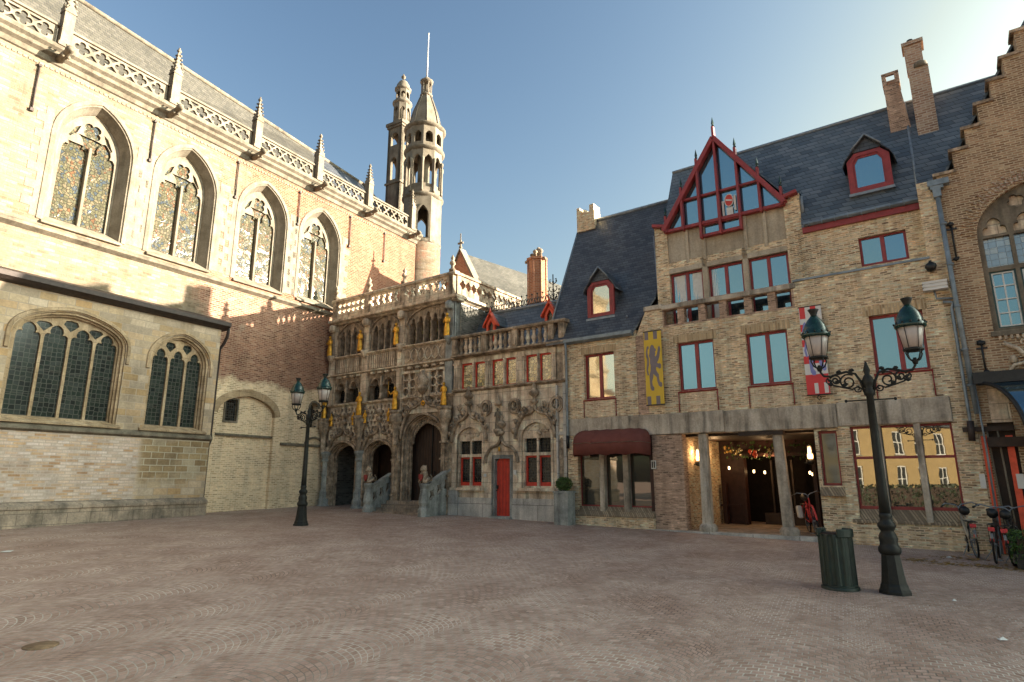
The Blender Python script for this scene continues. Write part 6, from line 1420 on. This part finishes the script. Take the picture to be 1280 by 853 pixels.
# unseen houses along the right side, added to shade the foreground
def far_house(frame, x0, x1, h, zr_, dep, name, label, wallm, roofm, cols, rows, y=0):
    t = frame.root(name, label, 'house'); holes = []
    for i in range(cols):
        for j in range(rows):
            cx = x0 + (x1 - x0) * (i + .5) / cols; zb = 1.0 + j * (h - .6) / rows; holes.append(rect(cx - .5, cx + .5, zb, zb + min(1.9, (h - .6) / rows - .9)))
    MB().plate([rect(x0, x1, -.6, h)] + holes, y, y + .3).build('wall', wallm, t)
    MB().box(x0, x0 + .3, y + .3, y + dep, -.6, h).box(x1 - .3, x1, y + .3, y + dep, -.6, h).build('side_wall', wallm, t)
    for hh in holes:
        (xa, za), (xb, _), (_, zb), _ = hh; cx = (xa + xb) / 2
        f = MB().plate([rect(xa, xb, za, zb), rect(xa + .08, cx - .04, za + .08, (za + zb) / 2 - .03), rect(cx + .04, xb - .08, za + .08, (za + zb) / 2 - .03), rect(xa + .08, cx - .04, (za + zb) / 2 + .03, zb - .08), rect(cx + .04, xb - .08, (za + zb) / 2 + .03, zb - .08)], y + .06, y + .14).build('window', M['white'], t)
        MB().box(xa, xb, y + .12, y + .13, za, zb).build('pane', M['glassdark'], f)
        MB().box(xa - .1, xb + .1, y - .06, y + .06, za - .12, za).build('sill', M['trim'], f)
    mb = MB()
    for a, b in ((y - .3, y + dep / 2), (y + dep + .3, y + dep / 2)): mb.hexa([(x0 - .1, a, h - .1), (x1 + .1, a, h - .1), (x1 + .1, b, zr_ - .1), (x0 - .1, b, zr_ - .1), (x0 - .1, a, h), (x1 + .1, a, h), (x1 + .1, b, zr_), (x0 - .1, b, zr_)])
    mb.build('roof', roofm, t)
    for x in (x0, x1 - .2): MB().add([(x, y, h - .1), (x, y + dep, h - .1), (x, y + dep / 2, zr_ - .12), (x + .2, y, h - .1), (x + .2, y + dep, h - .1), (x + .2, y + dep / 2, zr_ - .12)], [(0, 1, 2), (5, 4, 3), (0, 2, 5, 3), (1, 4, 5, 2), (0, 3, 4, 1)]).build('gable', wallm, t)
    return t
far_house(Q, 14.42, 22.0, 9.0, 12.6, 8, 'unseen_brick_house', 'unseen red brick house right of the stepped gable, added for shade', M['gbrick'], M['slate2'], 4, 3)
far_house(Q, 22.05, 30.0, 8.6, 12.2, 8, 'unseen_stone_house', 'unseen pale stone house ending the right row, added for shade', M['goth2'], M['slate'], 4, 3)
M['plaster'] = m_flat('warm_yellow_plaster', (0.305, 0.221, 0.104), .9, 0, .2, .1, 1.5)
FY = Fac(-17.5, -22, 0)
yh = far_house(Fac(-17.0, -24, 2), 0, 25, 6.0, 7.8, 6, 'yellow_house', 'long sunlit yellow plaster house with white windows facing the restaurant', M['plaster'], M['slate'], 11, 2)

t = empty('unseen_dark_hedge', (-15.6, -11, gz(-15.6, -11)), 0, 'unseen dark hedge along the foot of the yellow house, added to darken window reflections', 'hedge')  # added behind the camera to darken the lower part of window reflections
MB().box(-.5, .4, -12, 12, -.3, 1.35).build('stems', M['darkwood'], t); mb = MB(); leaves_ = random.Random(3)
for i in range(5000):
    x, y, z_ = leaves_.uniform(-.6, .55), leaves_.uniform(-12, 12), leaves_.uniform(0, 1.6); q = .10; a = leaves_.uniform(0, 6.28); mb.add([(x - q * math.cos(a), y - q * math.sin(a), z_), (x, y, z_ + q), (x + q * math.cos(a), y + q * math.sin(a), z_), (x, y, z_ - q)], [(0, 1, 2, 3)])
mb.build('foliage', M['leafdark'], t)
# ================================================================ street lamps
def street_lamp():
    t = empty('street_lamp', (0, 0, 0), 0, '', 'street lamp', 'double headed cast iron street lamps')
    MB().lathe([(.21, -.25), (.21, .04), (.19, .07), (.178, .12), (.165, .14), (.145, .3), (.122, .52), (.118, .56)], n=16, flute=.03, smooth=False).build('base', M['lampiron'], t)
    MB().lathe([(.13, .54), (.148, .58), (.148, .63), (.12, .67), (.115, .70), (.125, .76), (.11, .82), (.085, .86), (.10, .89), (.12, .93), (.12, .97), (.085, 1.0), (.075, 1.04), (.09, 1.08), (.075, 1.12)], n=16).build('collar', M['lampiron'], t)
    MB().lathe([(.075, 1.1), (.068, 1.4), (.060, 2.2), (.050, 2.86), (.075, 2.88), (.075, 2.94), (.05, 2.98), (.075, 3.04), (.085, 3.10), (.06, 3.16), (.035, 3.20), (.05, 3.26), (.03, 3.33), (.012, 3.4)], n=14).build('pole', M['lampiron'], t)
    MB().tube([(-.33, 0, 2.80), (.33, 0, 2.80)], .012, 6).blob((-.33, 0, 2.80), .025).blob((.33, 0, 2.80), .025).build('ladder_rest', M['lampiron'], t)
    for s in (-1, 1):
        mb = MB(); P = lambda x, z: (s * x, 0, z)
        mb.tube([P(.06, 2.92), P(.10, 3.1), P(.16, 3.22), P(.28, 3.26), P(.42, 3.23), P(.50, 3.20), P(.60, 3.22), P(.64, 3.28), P(.65, 3.38)], [.022, .022, .02, .02, .02, .02, .02, .02, .02], 6)
        def spiral(cx, cz, r, a0, turns, sg, w=.014):
            n = int(14 * turns); mb.tube([P(cx + r * (1 - .75 * k / n) * math.cos(a0 + sg * k / n * turns * 6.283), cz + r * (1 - .75 * k / n) * math.sin(a0 + sg * k / n * turns * 6.283)) for k in range(n + 1)], w, 5)
        spiral(.27, 3.10, .125, 2.2, 1.6, -1); spiral(.44, 3.14, .085, .4, 1.4, 1); spiral(.15, 2.98, .055, 3.6, 1.2, 1, .011); spiral(.53, 3.13, .05, 1.2, 1.2, -1, .011)
        mb.tube([P(.06, 2.94), P(.14, 3.02), P(.22, 2.98), P(.36, 3.02), P(.48, 3.06), P(.56, 3.18)], .014, 5)
        for x, z in ((.20, 3.28), (.38, 3.27), (.33, 3.05), (.52, 3.08), (.41, 3.12)): mb.blob(P(x, z), .035, 1.2, .7, .8, 6, 4, .3)
        mb.build('scroll_arm', M['lampiron'], t)
        c = (s * .65, 0, 0)
        mb = MB()
        for k in range(4):
            a = math.pi / 2 * k + .6; mb.tube([(c[0] + .02 * math.cos(a), .02 * math.sin(a), 3.34), (c[0] + .09 * math.cos(a), .09 * math.sin(a), 3.38), (c[0] + .13 * math.cos(a), .13 * math.sin(a), 3.46), (c[0] + .12 * math.cos(a), .12 * math.sin(a), 3.52)], .012, 5)
        mb.lathe([(.125, 3.50), (.14, 3.51), (.14, 3.54), (.11, 3.54)], c, 16).lathe([(.03, 3.3), (.045, 3.35), (.02, 3.4)], c, 8)
        for k in range(6):
            a = math.pi / 3 * k; mb.tube([(c[0] + .122 * math.cos(a), .122 * math.sin(a), 3.53), (c[0] + .182 * math.cos(a), .182 * math.sin(a), 3.88)], .006, 4)
        mb.build('lantern_cage', M['lampiron'], t)
        MB().lathe([(.115, 3.54), (.175, 3.88), (.15, 3.89)], c, 18).build('lantern_glass', M['lampglass'], t)
        MB().lathe([(.20, 3.86), (.215, 3.88), (.215, 3.92), (.185, 3.94), (.18, 4.0), (.15, 4.08), (.11, 4.15), (.065, 4.20), (.05, 4.22)], c, 18).build('lantern_hood', M['lampgreen'], t)
        mb = MB().lathe([(.05, 4.21), (.045, 4.24), (.07, 4.30), (.085, 4.33), (.04, 4.335)], c, 12)
        for k in range(12):
            a = math.pi / 6 * k; mb.blob((c[0] + .212 * math.cos(a), .212 * math.sin(a), 3.93), .018, n=5, m=3)
        mb.build('lantern_crown', M['lampiron'], t)
    return t
lampA = street_lamp()
lampA.location = (5.52, 9.42, .20); lampA.rotation_euler = (0, 0, R(-30)); lampA['label'] = 'near black street lamp with green lantern hoods, beside the green bin'
lampB = copy_tree(lampA); lampB.location = (-6.05, 18.31, .52); lampB.rotation_euler = (0, 0, R(-36)); lampB['label'] = 'far black street lamp with two lanterns, in front of the church and loggia corner'
def m_patina(name, c): return m_flat(name, c, .25, .1, .6, .3, 5)

# ================================================================ litter bin
t = empty('litter_bin', (4.90, 9.74, .22), R(-30), 'dark green fluted litter bin with a split lid beside the near street lamp', 'litter bin')
n = 72; prof = [(.235, -.12), (.245, .02), (.245, .06), (.225, .07), (.22, .75), (.23, .78)]
b = MB().lathe(prof, n=n, smooth=False, wob=lambda a, z: .075 * (math.cos(12 * a) > .35) if .065 < z < .76 else 0)
b.build('body', M['bingreen'], t)
MB().lathe([(.262, -.06), (.262, .03), (.25, .04)], n=28).build('foot_ring', M['bingreen'], t)
mb = MB()
for a0, a1 in ((-80, 60), (130, 205)):
    k = 12; A = [R(a0 + (a1 - a0) * i / k) for i in range(k + 1)]
    for (r0, r1, z0_, z1_) in ((.18, .255, .74, .86),):
        vs = [(r * math.cos(a), r * math.sin(a), zz) for a in A for r, zz in ((r0, z0_), (r1, z0_), (r1, z1_), (r0, z1_))]
        fs = [(4 * i + j, 4 * i + (j + 1) % 4, 4 * i + 4 + (j + 1) % 4, 4 * i + 4 + j) for i in range(k) for j in range(4)] + [(0, 1, 2, 3), (4 * k + 3, 4 * k + 2, 4 * k + 1, 4 * k)]
        mb.add(vs, fs)
mb.build('lid', M['bingreen'], t, bevel=.01)
MB().lathe([(.2, .6), (.2, .80)], n=20).build('liner', M['darkwood'], t)

# ================================================================ planters with plants
def leaves(mb, n, fn, r=.03):
    for i in range(n):
        p = Vector(fn()); a = Vector((rnd.gauss(0, 1), rnd.gauss(0, 1), rnd.gauss(0, 1))).normalized(); b = a.orthogonal().normalized(); q = r * rnd.uniform(.6, 1.3)
        mb.add([p - a * q, p + b * q * .5, p + a * q, p - b * q * .5], [(0, 1, 2, 3)])
def ballpt(c, r, sz=1):
    def f():
        v = Vector((rnd.gauss(0, 1), rnd.gauss(0, 1), rnd.gauss(0, 1))).normalized() * r * rnd.uniform(.72, 1.06); return (c[0] + v.x, c[1] + v.y, c[2] + v.z * sz)
    return f
t = Q.sub('planter', -.28, -.42, .35, 'square bluestone planter box left of the awning', 'planter')
MB().plate([rect(-.24, .24, -.1, 1.1)], -.22, .22).box(-.26, .26, -.24, .24, 1.06, 1.12).build('box', M['blue'], t); MB().box(-.2, .2, -.18, .18, 1.10, 1.13).build('soil', M['darkwood'], t)
t = Q.sub('box_shrub', -.28, -.42, 1.47, 'small clipped round box shrub growing in the bluestone planter', 'shrub')
mb = MB(); leaves(mb, 1500, ballpt((0, 0, .20), .25, .85), .022); mb.build('foliage', M['leaf'], t); MB().tube([(0, 0, -.05), (0, 0, .2)], .02, 5).blob((0, 0, .2), .17).build('stem', M['leafdead'] if False else M['darkwood'], t)
t = Q.sub('planter_trough', 10.75, -1.85, .1, 'dark planter trough at the right edge by the bicycles', 'planter')
MB().box(-.55, .9, -.3, .3, 0, .38).box(-.58, .93, -.33, .33, .34, .40).build('trough', M['iron'], t)
t = Q.sub('low_hedge', 10.75, -1.85, .5, 'bright green low hedge in the dark trough at the right edge', 'hedge')
mb = MB(); leaves(mb, 5000, lambda: (rnd.uniform(-.62, .95), rnd.uniform(-.36, .36), rnd.uniform(-.12, .36) + .05 * math.sin(rnd.uniform(0, 9))), .028); mb.build('foliage', M['leaf'], t)
MB().box(-.5, .85, -.25, .25, -.05, .26).build('stems', M['darkwood'], t)

# ================================================================ bicycles
def bicycle(label, frame_m, fender_m, seat_m='iron', group='bicycles parked by the wall'):
    t = empty('bicycle', (0, 0, 0), 0, label, 'bicycle', group); r = .34
    def wheel(cx):
        w_ = MB(); n = 28
        ring = [(cx + r * math.cos(2 * math.pi * k / n), 0, r + r * math.sin(2 * math.pi * k / n)) for k in range(n + 1)]
        wo = w_.tube(ring, .019, 7).build('wheel', M['iron'], t)
        MB().tube([(cx + (p[0] - cx) * .93, 0, r + (p[2] - r) * .93) for p in ring], .010, 5).build('rim', M['lead'], wo)
        mb = MB()
        for k in range(16):
            a = 2 * math.pi * k / 16; mb.tube([(cx, .02 * (-1) ** k, r), (cx + r * .93 * math.cos(a), 0, r + r * .93 * math.sin(a))], .0025, 3)
        mb.tube([(cx, -.05, r), (cx, .05, r)], .02, 8).build('spokes', M['lead'], wo)
        a0, a1 = (.1, 3.0); MB().tube([(cx + (r + .035) * math.cos(a0 + (a1 - a0) * k / 12), 0, r + (r + .035) * math.sin(a0 + (a1 - a0) * k / 12)) for k in range(13)], .022, 6).build('mudguard', M[fender_m], t)
    wheel(-.52); wheel(.54)
    mb = MB()
    mb.tube([(-.08, 0, .28), (-.20, 0, .80)], .017, 6).tube([(-.08, 0, .28), (.36, 0, .74)], .020, 6).tube([(-.17, 0, .62), (.36, 0, .80)], .016, 6).tube([(-.52, .05, .34), (-.08, .03, .28)], .012, 5).tube([(-.52, -.05, .34), (-.08, -.03, .28)], .012, 5).tube([(-.52, .05, .34), (-.17, .02, .66)], .010, 5).tube([(-.52, -.05, .34), (-.17, -.02, .66)], .010, 5)
    mb.tube([(.34, 0, .90), (.40, 0, .66), (.44, .05, .6), (.54, .05, .34)], .014, 5).tube([(.40, 0, .66), (.44, -.05, .6), (.54, -.05, .34)], .014, 5); mb.build('frame', M[frame_m], t)
    MB().tube([(.22, .30, 1.0), (.30, .24, 1.04), (.36, .06, 1.0), (.34, 0, .95), (.36, -.06, 1.0), (.30, -.24, 1.04), (.22, -.30, 1.0)], .013, 6).tube([(.34, 0, .97), (.34, 0, .86)], .014, 6).build('handlebar', M['lead'], t)
    MB().tube([(.22, .30, 1.0), (.12, .33, .98)], .02, 6).tube([(.22, -.30, 1.0), (.12, -.33, .98)], .02, 6).build('grips', M['iron'], t)
    MB().tube([(-.34, 0, .90), (-.24, 0, .90), (-.10, 0, .88), (.02, 0, .87)], [.09, .10, .05, .025], 8, sy=1).build('saddle', M[seat_m], t).scale = (1, 1, 1)
    MB().tube([(-.20, 0, .78), (-.22, 0, .88)], .015, 5).build('seat_post', M['lead'], t)
    MB().box(-.80, -.30, -.07, .07, .70, .715).tube([(-.76, .06, .70), (-.52, .06, .35)], .007, 4).tube([(-.76, -.06, .70), (-.52, -.06, .35)], .007, 4).build('rear_rack', M['iron'], t)
    MB().box(-.86, -.82, -.05, .05, .60, .67).box(-.885, -.86, -.03, .03, .42, .47).build('rear_light', M['bred'], t)
    MB().box(-.895, -.875, -.022, .022, .47, .56).build('reflector_plate', M['lead'], t)
    MB().tube([(-.08, -.07, .28), (.06, -.09, .20)], .010, 5).tube([(-.08, .07, .28), (-.22, .09, .36)], .010, 5).lathe([(.09, -.01), (.09, .01)], (0, 0, 0), 14).build('cranks', M['lead'], t)
    MB().tube([(-.1, .03, .26), (-.2, .2, -.02)], .010, 5).build('kickstand', M['lead'], t)
    return t
M['rust'] = m_flat('rusty_iron', (.20, .13, .075), .75, .1, .3, .4, 12)
M['cream'] = m_flat('cream_bicycle_paint', (.42, .38, .30), .35, .2, .5, .1)
M['blackpaint'] = m_flat('black_bicycle_paint', (.03, .03, .032), .35, .1, .5, .1)
def park(b, x, y, az, lean=0, z=None):
    d = (math.sin(R(az)), math.cos(R(az))); x, y = x + d[0] * .52, y + d[1] * .52
    b.location = (x, y, gz(x, y) if z is None else z); b.rotation_euler = (R(lean), 0, R(90 - az))
park(bicycle('cream framed bicycle with black saddle, leftmost of the bicycles by the brown brick wall', 'cream', 'cream'), 9.33, 12.95, 27, -4)
park(bicycle('black bicycle with rear reflector plate, beside the cream framed bicycle', 'blackpaint', 'iron'), 9.20, 12.30, 41, 3)
park(bicycle('dark bicycle with red rear light, half hidden by the low hedge', 'iron', 'iron'), 9.30, 11.98, 45, -3)
bx = Q.w(6.30, .95, .46)
bk_ = bicycle('bicycle with red frame parked inside the restaurant entrance by the right wall', 'bred', 'bred', group='bicycles parked by the wall'); bk_.location = bx; bk_.rotation_euler = (R(6), 0, R(90 - 196))
for s in (-1, 1): MB().box(-.72, -.38, s * .14 - .06, s * .14 + .06, .36, .68).build('pannier', M['bred'] if s > 0 else M['bwhite'], bk_, bevel=.03)

# ================================================================ small things on the ground
def on(x, y, h=0): return (x, y, gz(x, y) + h)
t = tag(MB().lathe([(.15, -.02), (.15, .006), (.14, .010)], n=28).lathe([(.12, .008), (.115, .013)], n=28).build('manhole_cover', M['rust'], loc=on(-4.63, 6.54, .003)), 'round rusty manhole cover in the setts at the lower left', 'manhole cover')
t.rotation_euler = (math.atan(.0261), 0, 0)
def litter(x, y, s, m, label):
    mb = MB().add([(-s, -s * .6, .012), (s, -s * .5, .01), (s * .8, s * .6, .03), (-s * .7, s * .5, .014), (.0, .0, .035)], [(0, 1, 4), (1, 2, 4), (2, 3, 4), (3, 0, 4)]); tag(mb.build('paper_scrap', M[m], loc=on(x, y)), label, 'litter')
litter(5.17, 7.01, .05, 'bwhite', 'white paper scrap on the setts at the lower right'); litter(-9.95, 12.7, .11, 'bwhite', 'crumpled white paper at the left edge of the square'); litter(8.75, 12.95, .06, 'bwhite', 'white scrap on the ground below the cream framed bicycle')
litter(6.0, 8.9, .03, 'bwhite', 'tiny white scrap right of the near street lamp base')
mb = MB()
for i in range(420):
    c = rnd.choice(((8.2, 12.2, .5), (8.7, 11.9, .4), (8.9, 12.9, .6), (7.9, 12.6, .35), (9.1, 11.6, .5))); x, y = rnd.gauss(c[0], c[2] * .5), rnd.gauss(c[1], c[2] * .35); q = rnd.uniform(.025, .05); a = rnd.uniform(0, 6.28)
    zz = gz(x, y) + .006; mb.add([(x + q * math.cos(a), y + q * math.sin(a), zz + .004), (x + q * .5 * math.cos(a + 1.6), y + q * .5 * math.sin(a + 1.6), zz + .010), (x - q * math.cos(a), y - q * math.sin(a), zz + .004), (x - q * .5 * math.cos(a + 1.6), y - q * .5 * math.sin(a + 1.6), zz)], [(0, 1, 2, 3)])
tag(mb.build('fallen_leaves', M['leafdead']), 'yellow fallen leaves scattered before the restaurant wall', 'fallen leaves', kind='stuff')
mb = MB()
for i in range(160):
    x, y = rnd.uniform(-7, 8), rnd.uniform(4.5, 15); q = rnd.uniform(.008, .018); a = rnd.uniform(0, 6.28); zz = gz(x, y) + .005
    mb.add([(x + q * math.cos(a), y + q * math.sin(a), zz + .003), (x - q * math.sin(a), y + q * math.cos(a), zz + .006), (x - q * math.cos(a), y - q * math.sin(a), zz)], [(0, 1, 2)])
tag(mb.build('ground_specks', M['trim2']), 'small specks of litter and grit strewn over the square', 'grit', kind='stuff')
a = G.w(-4.3, 7.2, 10.2); b = G.w(U(-1.2, 3.2) + .5, 3.2, 9.9)
tag(MB().tube([a.lerp(b, k / 8) - Vector((0, 0, .25 * math.sin(math.pi * k / 8))) for k in range(9)], .015, 4).build('cable', M['iron']), 'thin dark cable strung from the slate roof to the orange chimney', 'cable')
import OpenImageIO as oiio, numpy as np, sys
a=oiio.ImageBuf('/workdir/render_main.png').get_pixels(oiio.UINT8)
s=a.shape[1]/1280
for x,y,n in ((300,50,'skyL'),(640,100,'skyM'),(620,280,'sky low'),(1000,100,'skyR'),(1230,50,'skyRR'),(150,700,'gndL'),(640,750,'gndM'),(1000,800,'gndR'),(640,665,'gnd far'),(100,590,'chapel'),(380,560,'Bwall'),(960,450,'rbrick'),(1100,650,'rb low'),(740,330,'slate'),(1050,180,'slateR'),(250,330,'sunlit'),(640,610,'D wall'),(900,250,'x'),(480,345,'sun brick')):
    X,Y=int(x*s),int(y*s); print(n,a[max(0,Y-5):Y+5,max(0,X-5):X+5,:3].reshape(-1,3).mean(0).round())
